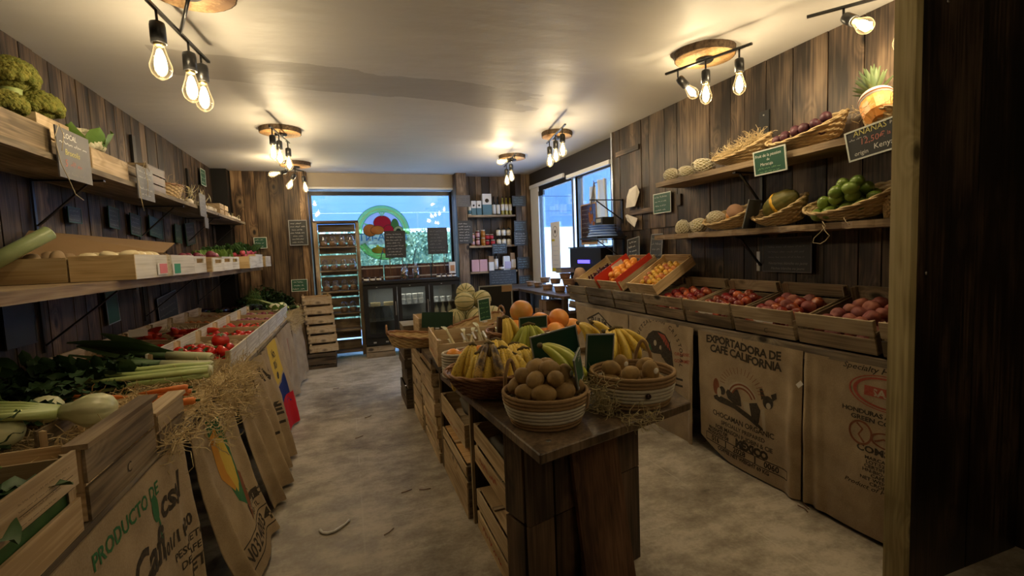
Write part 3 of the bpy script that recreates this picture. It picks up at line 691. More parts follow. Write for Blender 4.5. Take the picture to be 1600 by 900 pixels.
lamp('ceiling lamp at middle left with three bulbs hanging straight down', (-.508, 5.05), .18, bxy(421, 197), bxy(452, 224), [(.10, dn), (.42, dn), (.9, dn)])
lamp('ceiling lamp nearest the plank wall left of the window, bulbs splayed', (-.536, 6.75), .18, (-.62, 6.42), (-.44, 6.72), [(.1, (-.9, -.2, -.25)), (.5, (-.45, .1, -.9)), (.95, (.1, .2, -1))])
lamp('ceiling lamp at middle right near the black wall', (2.213, 4.702), .165, (1.96, 3.98), (2.10, 4.72), [(.15, dn), (.5, dn), (.85, dn)])
lamp('ceiling lamp farthest right, above the shelf niche', (2.132, 5.919), .17, (1.94, 5.25), (2.08, 6.1), [(.1, (-.95, .15, -.2)), (.4, dn), (.8, dn)])
lamp('ceiling lamp cut by the top edge beside the partition', (2.50, 1.55), .17, (2.30, 1.86), (2.66, 1.36), [(.25, (-.25, -.75, -.6)), (.62, (.15, .1, -1)), (.95, dn)])
fill_light = bulb_light.copy(); fill_light.energy = BULB_W*.9  # added unseen lamp behind the camera, brightens partition, island front and near floor
lamp('unseen ceiling lamp added behind the viewpoint to brighten the foreground', (1.1, -.75), .17, (.85, -.6), (1.35, -.9), [(.15, dn), (.5, dn), (.85, dn)], fill_light)
# ================================================================ CRATES
def crate_kind(name, L, Wd, H, Hs=None, mats=('crate_pale',), end='slats', ne=2, ns=2, th=.008, post=.022, gap=.010, bottom=True, marks=None, posth=None):
    # x = length, y = width, z up, origin under the middle; end panels at +-x, long side panels at +-y
    Hs = Hs or H; m0 = mats[0]; me_ = mats[1] if len(mats) > 1 else m0; parts = []
    for sx_ in (-1, 1):
        b = MB(me_); x = sx_*(L/2-th/2)
        if end == 'slats':
            hh = (H-gap*(ne-1))/ne
            for i in range(ne): b.box((x, 0, hh/2+i*(hh+gap)), (th, Wd, hh))
        elif end == 'handle':                     # plate with a hand hole under the top rail
            b.box((x, 0, H*.30), (th, Wd, H*.60)); b.box((x, 0, H*.93), (th, Wd, H*.14))
            for s in (-1, 1): b.box((x, s*Wd*.39, H*.73), (th, Wd*.22, H*.26))
        elif end == 'plate': b.box((x, 0, H/2), (th, Wd, H))
        subs = []
        if marks and sx_ == -1:
            k_ = MB(marks[1]); fn = lambda u, v: Vector((-L/2-.0015, -u, v))
            put2d(k_, scribble(-Wd*.3, H*.14, Wd*.6, H*.2, random.Random(len(marks[0])), H*.035), fn); subs = [('printing', k_)]
        parts.append(('end_panel', b, subs))
    for s in (-1, 1):
        b = MB(m0); hh = (Hs-gap*(ns-1))/ns
        for i in range(ns): b.box((0, s*(Wd/2-th/2), hh/2+i*(hh+gap)), (L-2*th-.001, th, hh))
        parts.append(('side_panel', b))
    for sx_ in (-1, 1):
        for s in (-1, 1):
            b = MB(m0); b.prism([(0, 0), (-sx_*post, 0), (0, -s*post)], .003, (posth or H)-.004, axis='Z', c=(sx_*(L/2-th-.0005), s*(Wd/2-th-.0005), 0)); parts.append(('corner_post', b))
    if bottom:
        b = MB(m0); n = 4
        for i in range(n): b.box((0, -Wd/2+th+(Wd-2*th)*(i+.5)/n, .004), (L-2*th-.002, (Wd-2*th)/n-.008, .006))
        parts.append(('bottom_panel', b))
    return K(name, 'crate', None, parts)
def tiltM(loc, yaw=0, pitch=0, roll=0): return Matrix.Translation(Vector(loc)) @ RZ(yaw).to_4x4() @ RY(-pitch).to_4x4() @ RX(roll).to_4x4()
# ================================================================ FRUIT AND VEGETABLE KINDS
def rot_any(rr, t=pi): return (rr.uniform(-t, t), rr.uniform(-t, t), rr.uniform(-pi, pi))
def dimple(k=.16, lob=0, n=5): return lambda p: (1 - k*max(0, abs(p.z)-.82)/.18 + lob*cos(n*atan2(p.y, p.x))*(1-p.z*p.z))
def star(mb, z, r, n=5, w=.25, dr=.3):
    for i in range(n):
        a = 2*pi*i/n; mb.leaf((0, 0, z), (cos(a), sin(a), dr), (0, 0, 1), r, r*w*2, 0, .35, 3)
def fk(name, cat, mat, r, sc=(1, 1, 1), fn=None, n=14, m=9, parts=()): return K(name, cat, MB(mat).ball((0, 0, 0), r, n, m, 0, sc, fn=fn), parts)
def stem_mb(mat, z, h, r): return MB(mat).tube([(0, 0, z-.004), (r*.3, 0, z+h*.5), (r, 0, z+h)], [r*.5, r*.35, r*.5], 6)
_cal = MB('leaf'); star(_cal, .030, .02)
TOMATO = fk('tomato', 'tomato', 'tomato', .038, (1, 1, .84), dimple(.2, .035), 16, 10, [('calyx', _cal)])
SMALLTOM = fk('cherry_tomato', 'tomato', 'tomato', .019, (1, 1, .9))
NECT = fk('nectarine', 'nectarine', 'nectarine', .037, (1, 1, .93), dimple(.25))
PLUM = fk('purple_plum', 'plum', 'dark_plum', .028, (1, 1, 1.1))
PEACH = fk('peach', 'peach', 'peach', .041, (1, 1, .93), dimple(.3))
_st = MB('label_white').lathe([(0, .0012), (.009, .0009), (.0095, 0)], 12)
KIWI = fk('kiwi', 'kiwi', 'kiwi', .036, (.84, .84, 1.12), None, 16, 10, [('stem_scar', MB('banana_stem').ball((0, 0, .0395), .005, 8, 4, 0, (1, 1, .4)))])
KIWIS = fk('kiwi', 'kiwi', 'kiwi', .036, (.84, .84, 1.12), None, 16, 10, [('fruit_sticker', MB('label_white').lathe([(.011, 0), (.010, .001), (0, .0014)], 12), (), XF((0, -.0295, .008), (rad(90), 0, 0)))])
ORANGE = fk('orange', 'orange', 'orange', .040, (1, 1, .97), dimple(.06), 16, 10, [('stem_scar', MB('leaf').ball((0, 0, .0378), .004, 6, 4, 0, (1, 1, .4)))])
MANDARIN = fk('mandarin', 'mandarin', 'orange', .032, (1, 1, .85), dimple(.15))
GRAPEFRUIT = fk('grapefruit', 'grapefruit', 'grapefruit', .070, (1, 1, .95), dimple(.05), 20, 12)
POMELO = fk('pomelo', 'pomelo', 'pomelo', .074, (1, 1, 1.0), dimple(.05), 20, 12)
MIRA = fk('yellow_plum', 'plum', 'mirabelle', .021)
RPLUM = fk('red_plum', 'plum', 'red_plum', .025)
CHERRY = fk('grape', 'grape', 'cherry', .013, n=10, m=7)
LIME = fk('lime', 'lime', 'lime', .038, (.92, .92, 1.15), None, 16, 10, [('stem_scar', MB('husk').ball((0, 0, .0435), .004, 6, 4, 0, (1, 1, .5)))])
PASSION = fk('passion_fruit', 'passion fruit', 'passion', .030)
_rib = MB('melon_rib')
for i in range(10):
    a = 2*pi*i/10; _rib.tube([(.0768*sin(t)*cos(a), .0765*sin(t)*sin(a), .0765*cos(t)) for t in [pi*(j+1)/11 for j in range(10)]], .0036, 4)
MELON = fk('melon', 'melon', 'melon', .078, (1, 1, 1), lambda p: 1-.025*(1-abs(cos(5*atan2(p.y, p.x))))**.5*(1-p.z*p.z), 30, 14, [('ribs', _rib)])
_gs = MB('husk').tube([(0, 0, .02), (.002, 0, .04), (.006, .002, .062)], [.008, .004, .003], 6)
GARLIC = fk('garlic_bulb', 'garlic', 'garlic', .027, (1, 1, .85), lambda p: 1+.06*cos(7*atan2(p.y, p.x))*(1-abs(p.z)), 18, 8, [('dried_stem', _gs)])
ONION = fk('onion', 'onion', 'onion', .032, (1, 1, .9), None, 12, 8, [('dried_stem', MB('husk').tube([(0, 0, .026), (.001, 0, .036), (.004, 0, .045)], [.006, .004, .002], 6))])
RONION = fk('red_onion', 'onion', 'red_onion', .032, (1, 1, .9))
POTATO = fk('potato', 'potato', 'potato', .032, (1.35, 1, .85), lambda p: 1+.06*sin(5*p.x+3*p.y))
PTURN = fk('pale_turnip', 'turnip', 'pale_turnip', .040, (1.1, 1.1, .72), dimple(.1))
TURNIP = K('purple_top_turnip', 'turnip', MB('turnip').ball((0, 0, 0), .045, 16, 10, 0, (1, 1, .85)), [('purple_crown', MB('turnip_top').lathe([(.0, .0392), (.018, .0362), (.032, .0285), (.0425, .0145), (.0455, .0015)][::-1], 18))])
_rl = MB('leaf'); rr = random.Random(2)
for i in range(7): a = i*.9; _rl.leaf((0, 0, .015), (cos(a)*.6, sin(a)*.6, 1), (cos(a), sin(a), 0), .07, .03, 0, .4, 4)
RADISH = fk('radish', 'radish', 'radish', .019, (1, 1, 1.15), None, 10, 7, [('leaves', _rl)])
BEET = fk('beetroot', 'beetroot', 'red_onion', .035, (1, 1, .9))
def carrotmb(L=.19, r=.017): return MB('carrot').lathe([(0, 0), (r*.7, .002), (r, .014), (r*.9, L*.35), (r*.62, L*.7), (r*.25, L*.95), (0, L)], 12, fn=lambda q, z, a: q*(1+.03*sin(z*140)))
_ct = MB('frond')
for i in range(16):
    a = i*2.4; _ct.tube([(0, 0, 0), (.015*cos(a), .015*sin(a), -.06), (.05*cos(a), .05*sin(a), -.14)], [.0025, .002, .0008], 4)
CARROT = K('carrot', 'carrot', carrotmb(), [('leaf_stub', MB('leaf').tube([(0, 0, .002), (.002, 0, -.015)], [.006, .005], 7))])
def banana_mb(mat, L=.19, r=.024, bend=.9, n=9):
    R0 = L/bend; pts, rs = [], []
    for i in range(n+1):
        t = i/n; a = bend*t; pts.append((R0*(1-cos(a)), 0, -R0*sin(a)))
        rs.append(r*(.32 if t < .06 else .55+.45*sin(pi*min(1, (t-.04)*1.25)*.5) if t < .5 else 1 if t < .72 else 1-.75*((t-.72)/.28)**1.6))
    return MB(mat).tube(pts, rs, 7)
def hand(name, mat, n, spread=.42, L=.19, seed=0, two=True, label='', M=None, group=None, tip=True, r=.024):
    # crown at the origin, bananas fan out and hang down (-z), curving towards +x
    rr = random.Random(seed); parts = [('crown', MB('banana_stem').tube([(0, -.006*n, .0), (0, 0, .008), (0, .006*n, 0)], [.007, .012, .007], 8))]
    for i in range(n):
        u = (i-(n-1)/2); q = (RX(u*spread*.5) @ RZ(u*spread*.2) @ RY(rr.uniform(-.10, .10)-(.22 if two and i % 2 else 0))).to_4x4()
        me_ = banana_mb(mat, L*rr.uniform(.92, 1.05), r)
        sub = [('tip', MB('banana_stem').ball((0, 0, 0), .0045, 6, 4), (), Matrix.Translation((L/.9*(1-cos(.9)), 0, -L/.9*sin(.9))))] if tip else []
        parts.append(('banana', me_, sub, Matrix.Translation((0, u*.013, -.004*abs(u))) @ q))
    return K('banana_hand', 'bananas', None, parts)(label, M=M, group=group)
def netted(name, label, loc, rot, r=.055, L=.10, fruit='melon', group='fruit in white foam nets'):
    # foam net sleeve, bunched at both ends, with the fruit inside
    def fn(rr_, z, a): k = z/L*16; return rr_*(1+.075*abs(sin(a*9+k*1.0))*abs(sin(a*9-k*1.0)))
    pr = [(r*.42, -L*.62), (r*.55, -L*.52), (r*.9, -L*.38), (r*1.02, -L*.15), (r*1.04, 0), (r*1.0, L*.2), (r*.86, L*.38), (r*.52, L*.52), (r*.40, L*.62)]
    def rad_at(z):
        for (r0, z0), (r1, z1) in zip(pr, pr[1:]):
            if z <= z1: return r0+(r1-r0)*(z-z0)/(z1-z0)
        return pr[-1][0]
    net = MB('foam_net'); n = 13; m_ = 16
    for dr in (-1, 1):
        for k in range(n):
            pts = []
            for i in range(m_+1):
                z = -L*.62+L*1.24*i/m_; a = 2*pi*k/n+dr*1.9*i/m_; q = rad_at(z)*1.02; pts.append((q*cos(a), q*sin(a), z))
            net.tube(pts, .0030, 4, cap=False)
    fr = MB(fruit).ball((0, 0, 0), r*.92, 16, 10, 0, (1, 1, L*.5/(r*.92)))
    return one(name, 'fruit', label, fr, [('foam_net', net)], loc, rot, group=group)
# cluster packer on a (tilted) tray
def pack(kind, M, L, Wd, r, z0, label, group, rows=1, jit=.25, seed=0, keep=1.0, s=(.9, 1.08), x0=None, step=1.0, tilt=pi, zfall=0, mask=None):
    rr = random.Random(seed); k = 0
    for lay in range(rows):
        nx = max(1, int((L-2*r*lay*.9)/(2*r*step))); ny = max(1, int((Wd-2*r*lay*.9)/(2*r*step)))
        for i in range(nx):
            for j in range(ny):
                if rr.random() > keep: continue
                x = (i-(nx-1)/2)*2*r*step + (r*.5 if j % 2 else -r*.5)*(nx > 2) ; y = (j-(ny-1)/2)*2*r*step
                x += rr.uniform(-jit, jit)*r; y += rr.uniform(-jit, jit)*r; z = z0 + r + lay*r*1.5 + rr.uniform(-.12, .12)*r
                if mask and not mask(x, y, lay): continue
                q = Euler(rot_any(rr, tilt)).to_matrix().to_4x4(); ss = rr.uniform(*s)
                kk = kind[rr.randrange(len(kind))] if isinstance(kind, (list, tuple)) else kind
                kk(label, M=M @ Matrix.Translation((x, y, z)) @ q @ Matrix.Scale(ss, 4), group=group); k += 1
    return k
# wood wool
def wool(name, label, n, place, L=.10, r=.0011, seed=0, spread=.05, mat='straw', cat='wood wool'):
    rr = random.Random(seed); b = MB(mat)
    for i in range(n):
        p, up = place(rr); pts = [Vector(p)]; d = Vector((rr.gauss(0, 1), rr.gauss(0, 1), rr.gauss(0, .35)*up)).normalized()
        for k in range(5):
            d = (d + Vector((rr.gauss(0, .55), rr.gauss(0, .55), rr.gauss(0, .4)))).normalized(); q = pts[-1]+d*L*.2*rr.uniform(.6, 1.3)
            pts.append(q)
        b.tube(pts, r*rr.uniform(.7, 1.3), 3, cap=False, smooth=False)
    o = link(name, b.mesh(name)); tag(o, label, cat, kind='stuff'); return o
# oval woven bowl; rim height may rise to the back (+x local)
def woven(mat, rim, a, b_, h0, h1, base=.72, n=56, rows=9, label='', name='wicker_basket', loc=(0, 0, 0), rot=(0, 0, 0), M=None, handles=None, th=.008, group=None, cat='basket', flare=1.0, twist=True):
    def hgt(t): c = (1+cos(t))/2; return h0+(h1-h0)*c**1.6
    def wall(off):
        vs = []
        for j in range(rows*2+1):
            v = j/(rows*2)
            for i in range(n):
                t = 2*pi*i/n; k = base+(1-base)*v**.8; bump = .0042*(1 if (i//2+j//2) % 2 else -1)*(1 if off >= 0 else .5)
                vs.append(Vector(((a*k+off+bump)*cos(t), (b_*k+off+bump)*sin(t), .002+hgt(t)*v)))
        fs = [(j*n+i, j*n+(i+1) % n, (j+1)*n+(i+1) % n, (j+1)*n+i) for j in range(rows*2) for i in range(n)]
        return vs, fs
    w = MB(mat); vs, fs = wall(0); w.add(vs, fs, 0, False); vs, fs = wall(-th); w.add(vs, [tuple(reversed(f)) for f in fs], 0, False)
    bt = MB(mat).lathe([(0, .001), (1, .001), (1, .006), (0, .006)], 36, c=(0, 0, 0), sx=a*base, sy=b_*base)
    rm = MB(rim)
    for s_ in (0, pi):
        pts = []
        for i in range(n*2+1):
            t = 2*pi*i/(n*2); q = .0055*sin(9*t+s_); z = .0045*cos(9*t+s_)
            pts.append(((a+q-th/2)*cos(t), (b_+q-th/2)*sin(t), hgt(t)+.004+z))
        rm.tube(pts, .0065, 6, cap=False)
    ps = [('base', bt), ('rim', rm)]
    if handles:
        for t0 in handles:
            c = Vector((a*cos(t0), b_*sin(t0), hgt(t0))); tg = Vector((-a*sin(t0), b_*cos(t0), 0)).normalized()
            hb_ = MB(rim)
            for s_ in (0, pi): hb_.tube([c + tg*.045*cos(u)*(1+.1*sin(6*u+s_)) + Vector((0, 0, .055*sin(u)+.004*cos(6*u+s_))) for u in [pi*k/14 for k in range(15)]], .0065, 6)
            ps.append(('handle', hb_))
    return one(name, cat, label, w, ps, loc, rot, group=group, M=M)
# coiled rope basket, tan top and bottom, white belly
def rope_basket(label, loc, r0, r1, h, rotz=0, button=False, tab=True, lop=0):
    n = 9; parts = []; dr = (r1-r0)/n; rc = h/n/2*1.12
    groups = [('coils', 'rope_tan', range(0, 2)), ('white_coils', 'rope_white', range(2, 6)), ('top_coils', 'rope_tan', range(6, 9))]
    for nm, mt, rg in groups:
        b = MB(mt)
        for k in rg:
            z = h*(k+.5)/n; r = r0+(r1-r0)*sin(pi/2*(k+.5)/n); m_ = 90; pts = [((r)*cos(2*pi*i/m_), (r)*sin(2*pi*i/m_), z+lop*k/n*cos(2*pi*i/m_-1)) for i in range(m_+1)]
            b.tube(pts, [rc*(1+.07*sin(i*2.1)) for i in range(m_+1)], 7, cap=False)
        parts.append((nm, b))
    parts.append(('base', MB('rope_tan').lathe([(0, .004), (r0, .004), (r0, .014), (0, .014)], 30)))
    hd = MB('rope_tan'); a = 2.4
    for s_ in (-1, 1):
        pts = [(r1*cos(a)+s_*0, r1*sin(a), 0)]
    def handle(a):
        hd = MB('rope_tan'); tg = Vector((-sin(a), cos(a), 0)); c = Vector((r1*cos(a), r1*sin(a), h*.72)); ou = Vector((cos(a), sin(a), 0))
        hd.tube([c+tg*.033*cos(u)*(1.15 if abs(cos(u)) > .8 else 1)+Vector((0, 0, .125*sin(u)))+ou*.008 for u in [pi*k/16 for k in range(17)]], .008, 7); return hd
    parts.append(('handle', handle(rad(122)-rotz if not button else 2.45)))
    if tab:
        a = -.85; tb = MB('rope_tan'); tb.box(((r1+.006)*cos(a), (r1+.006)*sin(a), h*.72), (.006, .035, h*.5), RZ(a) @ RY(rad(8))); parts.append(('handle_tab', tb))
    if button:
        a = -.06; parts.append(('button', MB('jar_dark').lathe([(.011, 0), (.011, .004), (0, .005)], 14, c=((r1+.004)*cos(a), (r1+.004)*sin(a), h*.5), R=RZ(a+pi/2) @ RX(rad(90)))))
    return one('rope_basket', 'basket', label, None, parts, loc, (0, 0, rotz))
# ================================================================ BACK OF THE SHOP
# slatted jar rack against the window
rk = MB('crate_old'); x0, x1, y0, y1 = -.40, .20, 7.20, 7.46
fr_ = []
for x in (x0+.02, x1-.02): fr_.append(('upright', MB('crate_old').bx(x-.025, x+.025, y0, y0+.03, .03, 1.97).bx(x-.02, x+.02, y1-.03, y1, .03, 1.97)))
sh = []
ZS = [.10, .42, .66, .98, 1.28, 1.62]
for z in ZS: sh.append(('shelf', MB('crate_old').bx(x0+.045, x1-.045, y0, y1, z-.018, z)))
slt = MB('crate_old'); z = .10
while z < 1.96: slt.bx(x0+.045, x1-.045, y1-.012, y1-.002, z, min(z+.135, 1.95)); z += .158
pcs = [('shelf', MB('niche_wood').bx(x0, x1, y0, y1, 1.955, 1.985))]
one('jar_rack', 'shelf rack', 'tall narrow wooden slat rack of glass jars in front of the window', None, fr_+sh+pcs+[('back_slats', slt)])
jb = MB('jar_glass').lathe([(.045, 0), (.062, .012), (.066, .05), (.066, .10), (.052, .135), (.042, .15), (.042, .165)], 20)
lid = MB('jar_glass').lathe([(.046, .165), (.048, .175), (.03, .183), (.012, .186), (.016, .20), (0, .205)], 18)
fil = MB('kraft').lathe([(.0, .006), (.055, .01), (.060, .05), (.058, .085), (0, .095)], 16)
wire = MB('steel').tube([(.05, 0, .14), (.062, 0, .165), (.052, 0, .18)], .0022, 5)
JAR = K('glass_jar', 'jar', jb, [('lid', lid), ('dried_filling', fil), ('wire_clip', wire)])
nm_ = {5: 'top', 4: 'second', 3: 'third', 2: 'fourth', 1: 'fifth'}
for zi, cnt in ((5, 4), (4, 4), (3, 4), (2, 2)):
    for i in range(cnt):
        x = x0+.115+i*.125 + (.22 if cnt == 2 else 0)
        JAR('clip-top glass jar on the %s shelf of the slat rack, number %s from the left' % (nm_[zi], ['one', 'two', 'three', 'four'][i]), (x, 7.31, ZS[zi]+.001), (0, 0, i), .82, 'clip-top jars in the slat rack')
# leaning stack of pale crates on a black crate, sign on top
BL = crate_kind('black_crate', .46, .36, .10, mats=('crate_dark',), ne=2, ns=2)
for i in range(2): BL('black plastic-looking crate on the floor under the leaning pale crates, %s one' % ('lower' if i == 0 else 'upper'), (-.38, 6.92, .001+i*.102), (0, 0, pi/2), group='dark crates under the pale stack')
SL = crate_kind('slatted_crate', .40, .36, .096, mats=('crate_pale', 'crate_pale'), ne=1, ns=1, th=.009, posth=.124)
for i in range(6):
    z = .215+i*.128
    SL('pale slatted crate in the leaning stack beside the slat rack, %s from the bottom' % ['first', 'second', 'third', 'fourth', 'fifth', 'topmost, sixth'][i], M=Matrix.Translation((-.365-.009*i, 6.93, z)) @ Euler((rad(0), rad(0), rad(-84))).to_matrix().to_4x4(), group='leaning stack of pale slatted crates')
b, ps = board(.20, .16, 'green_board', 'frame_white', auto_lines(.2, .16, 3, seed=3))
one('price_sign', 'price sign', 'small green price sign standing on the leaning crate stack', b, ps, (-.60, 6.84, 1.035), (rad(-8), 0, rad(-6)))
# three-door bottle fridge
fx0, fx1, fy0, fy1, fz0, fz1 = .206, 1.60, 6.98, 7.48, .18, 1.09
body = MB('black_paint')
body.bx(fx0, fx1, fy1-.02, fy1, fz0, fz1); body.bx(fx0, fx0+.03, fy0+.04, fy1-.02, fz0, fz1); body.bx(fx1-.03, fx1, fy0+.04, fy1-.02, fz0, fz1)
body.bx(fx0+.03, fx1-.03, fy0+.04, fy1-.02, fz0, fz0+.10); body.bx(fx0, fx1, fy0-.01, fy1, fz1-.03, fz1+.01); body.bx(fx0+.03, fx1-.03, fy0+.04, fy1-.02, fz1-.08, fz1-.03)
parts = []
dw = (fx1-fx0)/3
lin = MB('frame_silver').bx(fx0+.03, fx1-.03, fy1-.03, fy1-.021, fz0+.1, fz1-.08); parts.append(('inner_liner', lin))
for i in range(3):
    a, b_ = fx0+i*dw+.005, fx0+(i+1)*dw-.005; dfm = MB('black_paint')
    z0, z1 = fz0+.12, fz1-.045
    dfm.bx(a, a+.055, fy0, fy0+.035, z0, z1); dfm.bx(b_-.055, b_, fy0, fy0+.035, z0, z1); dfm.bx(a+.055, b_-.055, fy0, fy0+.035, z0, z0+.05); dfm.bx(a+.055, b_-.055, fy0, fy0+.035, z1-.05, z1)
    gl = MB('fridge_glass').bx(a+.055, b_-.055, fy0+.012, fy0+.018, z0+.05, z1-.05)
    parts.append(('door', dfm, [('glass_pane', gl), ('handle', MB('steel').bx(b_-.03, b_-.018, fy0-.012, fy0-.001, z0+.3, z0+.5)), ('door_lock', MB('steel').bx(a+.17, a+.19, fy0-.004, fy0-.0005, z1-.03, z1-.02))]))
for z in (.52, .74):
    for i in range(3): parts.append(('wire_shelf', MB('steel').bx(fx0+.05+i*dw, fx0+(i+1)*dw-.05, fy0+.08, fy1-.05, z-.006, z)))
gr = MB('steel')
for i in range(7): gr.bx(fx0+.1+i*.17, fx0+.14+i*.17, fy0+.030, fy0+.039, fz0+.03, fz0+.05)
parts.append(('vent_grille', gr))
fr = one('bottle_fridge', 'fridge', 'black three-door glass fridge on crates under the back window', body, parts)
fl = bpy.data.lights.new('fridge_light', 'AREA'); fl.shape = 'RECTANGLE'; fl.size = 1.2; fl.size_y = .08; fl.energy = 3.0; fl.color = (1, .95, .85)
flo = bpy.data.objects.new('fridge_light', fl); COL.objects.link(flo); flo.location = ((fx0+fx1)/2, fy0+.09, fz1-.09); flo.parent = fr
FC = crate_kind('fridge_crate', .40, .30, .165, mats=('crate_old',), ne=2, ns=2)
for i, (x, l) in enumerate(((.40, 'left'), (.90, 'middle'), (1.38, 'right'))): FC('wooden crate on the floor carrying the %s end of the black fridge' % l, (x, 7.16, .002), (0, 0, 0), group='crates under the fridge')
# inside the fridge
tub = MB('white_plastic').lathe([(.030, 0), (.036, .055), (.038, .06), (.038, .066), (0, .067)], 16)
TUB = K('white_tub', 'tub', tub, [('lid', MB('label_white').lathe([(.040, .067), (.040, .073), (0, .0735)], 16))])
BOXC = K('cheese_box', 'box', MB('straw').bx(-.07, .07, -.06, .06, 0, .045), [('wrapper', MB('jar_cream').bx(-.071, .071, -.061, .061, .018, .032))])
for i in range(2): BOXC('yellow wrapped block on the upper fridge shelf, left door, %s one' % ('left' if i == 0 else 'right'), (fx0+.16+i*.19, fy0+.16, .741), group='wrapped blocks in the fridge')
for i in range(4): 
    for k in range(2):
        TUB('white lidded tub behind the middle fridge door, %s row, place %s' % ('upper' if k else 'lower', ['one', 'two', 'three', 'four'][i]), (fx0+dw+.09+i*.088, fy0+.13, .741+k*.075), (0, 0, 0), group='white tubs in the fridge')
for i in range(3): TUB('cream tub behind the right fridge door, place %s' % ['one', 'two', 'three'][i], (fx0+2*dw+.12+i*.10, fy0+.15, .741), group='tubs behind the right fridge door')
BT = K('milk_bottle', 'bottle', MB('jar_cream').lathe([(.032, 0), (.034, .02), (.034, .12), (.014, .16), (.014, .19)], 14), [('cap', MB('label_white').lathe([(.017, .19), (.017, .205), (0, .206)], 12))])
for i in range(3): BT('pale bottle low behind the right fridge door, place %s' % ['one', 'two', 'three'][i], (fx0+2*dw+.12+i*.10, fy0+.16, .521), group='bottles low in the fridge')
BOT2 = K('glass_bottle', 'bottle', MB('jar_glass').lathe([(.03, 0), (.032, .02), (.032, .13), (.012, .17), (.012, .2)], 14), [('cap', MB('steel').lathe([(.014, .2), (.014, .212), (0, .213)], 10))])
for i in range(3): BOT2('clear bottle low behind the left fridge door, place %s' % ['one', 'two', 'three'][i], (fx0+.13+i*.12, fy0+.18, .521), s=.93, group='bottles low behind the left door')
# barrel-stave planters on the fridge, in front of the window
def barrel(x0, x1, label, y=7.30):
    st = MB('barrel'); n = int((x1-x0)/.06); w = (x1-x0)/n
    for i in range(n):
        st.box((x0+w*(i+.5), y, 1.105+.11), (w-.003, .014, .22)); st.box((x0+w*(i+.5), y+.16, 1.105+.11), (w-.003, .014, .22))
    st.bx(x0, x0+.014, y+.008, y+.152, 1.105, 1.325); st.bx(x1-.014, x1, y+.008, y+.152, 1.105, 1.325); st.bx(x0+.015, x1-.015, y+.008, y+.152, 1.105, 1.12)
    hp = [('hoop', MB('steel').bx(x0-.003, x1+.003, y-.011, y-.0075, z, z+.018)) for z in (1.135, 1.275)]
    kn = [('knob', MB('lid_gold').ball((q, y-.018, 1.29), .010, 8, 6)) for q in (x0+.03, x1-.03)]
    one('stave_planter', 'planter', label, st, hp+kn)
barrel(.21, .52, 'dark stave planter with steel hoops at the left end of the fridge top'); barrel(.54, .86, 'dark stave planter with steel hoops, second from left on the fridge top')
barrel(.88, 1.22, 'dark stave planter with steel hoops, third from left on the fridge top'); barrel(1.24, 1.58, 'dark stave planter with steel hoops at the right end of the fridge top')
# twigs poking over the planters
for i, (u, v, w_) in enumerate(((598, 390, 12), (650, 385, 10), (700, 383, 9))):
    p = AY(u, v, 7.35); q = p+Vector((-.06, 0, -.11)); q.z = 1.315; one('dark_rod', 'rod', 'thin dark rod leaning over the planters, %s of three' % ['leftmost', 'middle', 'rightmost'][i], MB('black_metal').tube([q, p], .006, 6), group='rods over the planters')
# long dark rail behind planters
def pixboard(name, label, corners, y, face, frame, nl, seed, cols=('chalk',), yaw=0, cat='chalkboard', wf_=.008, hs=.45):
    (u0, v0), (u1, v1) = corners; a, b_ = AY(u0, v0, y), AY(u1, v1, y); w = abs(b_.x-a.x); h = abs(a.z-b_.z)
    bm_, ps = board(w, h, face, frame, auto_lines(w, h, nl, cols, hs, seed), wf_, .008, seed=seed)
    if name == 'chalkboard' and wf_ == .004: ps = ps+[('stake', MB('niche_wood').box((sx_*w*.3, .012, h/2-.13), (.012, .010, h+.24))) for sx_ in (-1, 1)]
    return one(name, cat, label, bm_, ps, ((a.x+b_.x)/2, y, min(a.z, b_.z)), (0, 0, yaw))
pixboard('chalkboard', 'black chalkboard standing before the round window sticker', ((600, 361), (635, 402)), 7.26, 'slate', 'black_paint', 8, 31, wf_=.004)
pixboard('chalkboard', 'black chalkboard standing in the window right of the sticker', ((667, 356), (700, 396)), 7.26, 'slate', 'black_paint', 7, 32, ('chalk_soft',), wf_=.004)
pixboard('chalkboard', 'black framed chalkboard on the plank wall left of the window', ((450, 344), (482, 383)), 7.38, 'slate', 'frame_silver', 7, 33, wf_=.01)
pixboard('price_sign', 'small green sign behind the radish crates on the left wall', ((396, 371), (418, 388)), 7.38, 'green_board', 'frame_white', 3, 34, cat='price sign')
# jars and bags on the fridge top
SJ = K('small_jar', 'jar', MB('jar_dark').lathe([(.032, 0), (.034, .01), (.034, .045), (.028, .052)], 14), [('lid', MB('jar_dark').lathe([(.031, .052), (.031, .062), (0, .063)], 14)), ('paper_label', MB('label_white').lathe([(.0347, .012), (.0347, .040)], 14))])
for i in range(3): SJ('small dark jar with white label at the left front of the fridge top, %s' % ['left', 'middle', 'right'][i], (.26+i*.085, 7.05, 1.101), (0, 0, 0), 1.05, 'small jars at the left of the fridge top')
for i in range(4): SJ('small jar with white label at the right front of the fridge top, place %s' % ['one', 'two', 'three', 'four'][i], (1.30+i*.078, 7.06, 1.101), (0, 0, 0), .95, 'small jars at the right of the fridge top')
def bagmb(w, d, h, mat, seed=0, n=18, knot=True):
    def fn(r, z, a): t = z/h; return r*(1+.10*sin(3*a+seed)+.06*sin(7*a+z*60))
    return MB(mat).lathe([(0, 0), (w*.42, .002), (w*.5, h*.15), (w*.5, h*.5), (w*.36, h*.75), (w*.12, h*.86), (w*.22, h*.95), (w*.30, h)], n, fn=fn, sy=d/w)
mixm = MB('amber'); mixg = MB('leaf'); rr = random.Random(8)
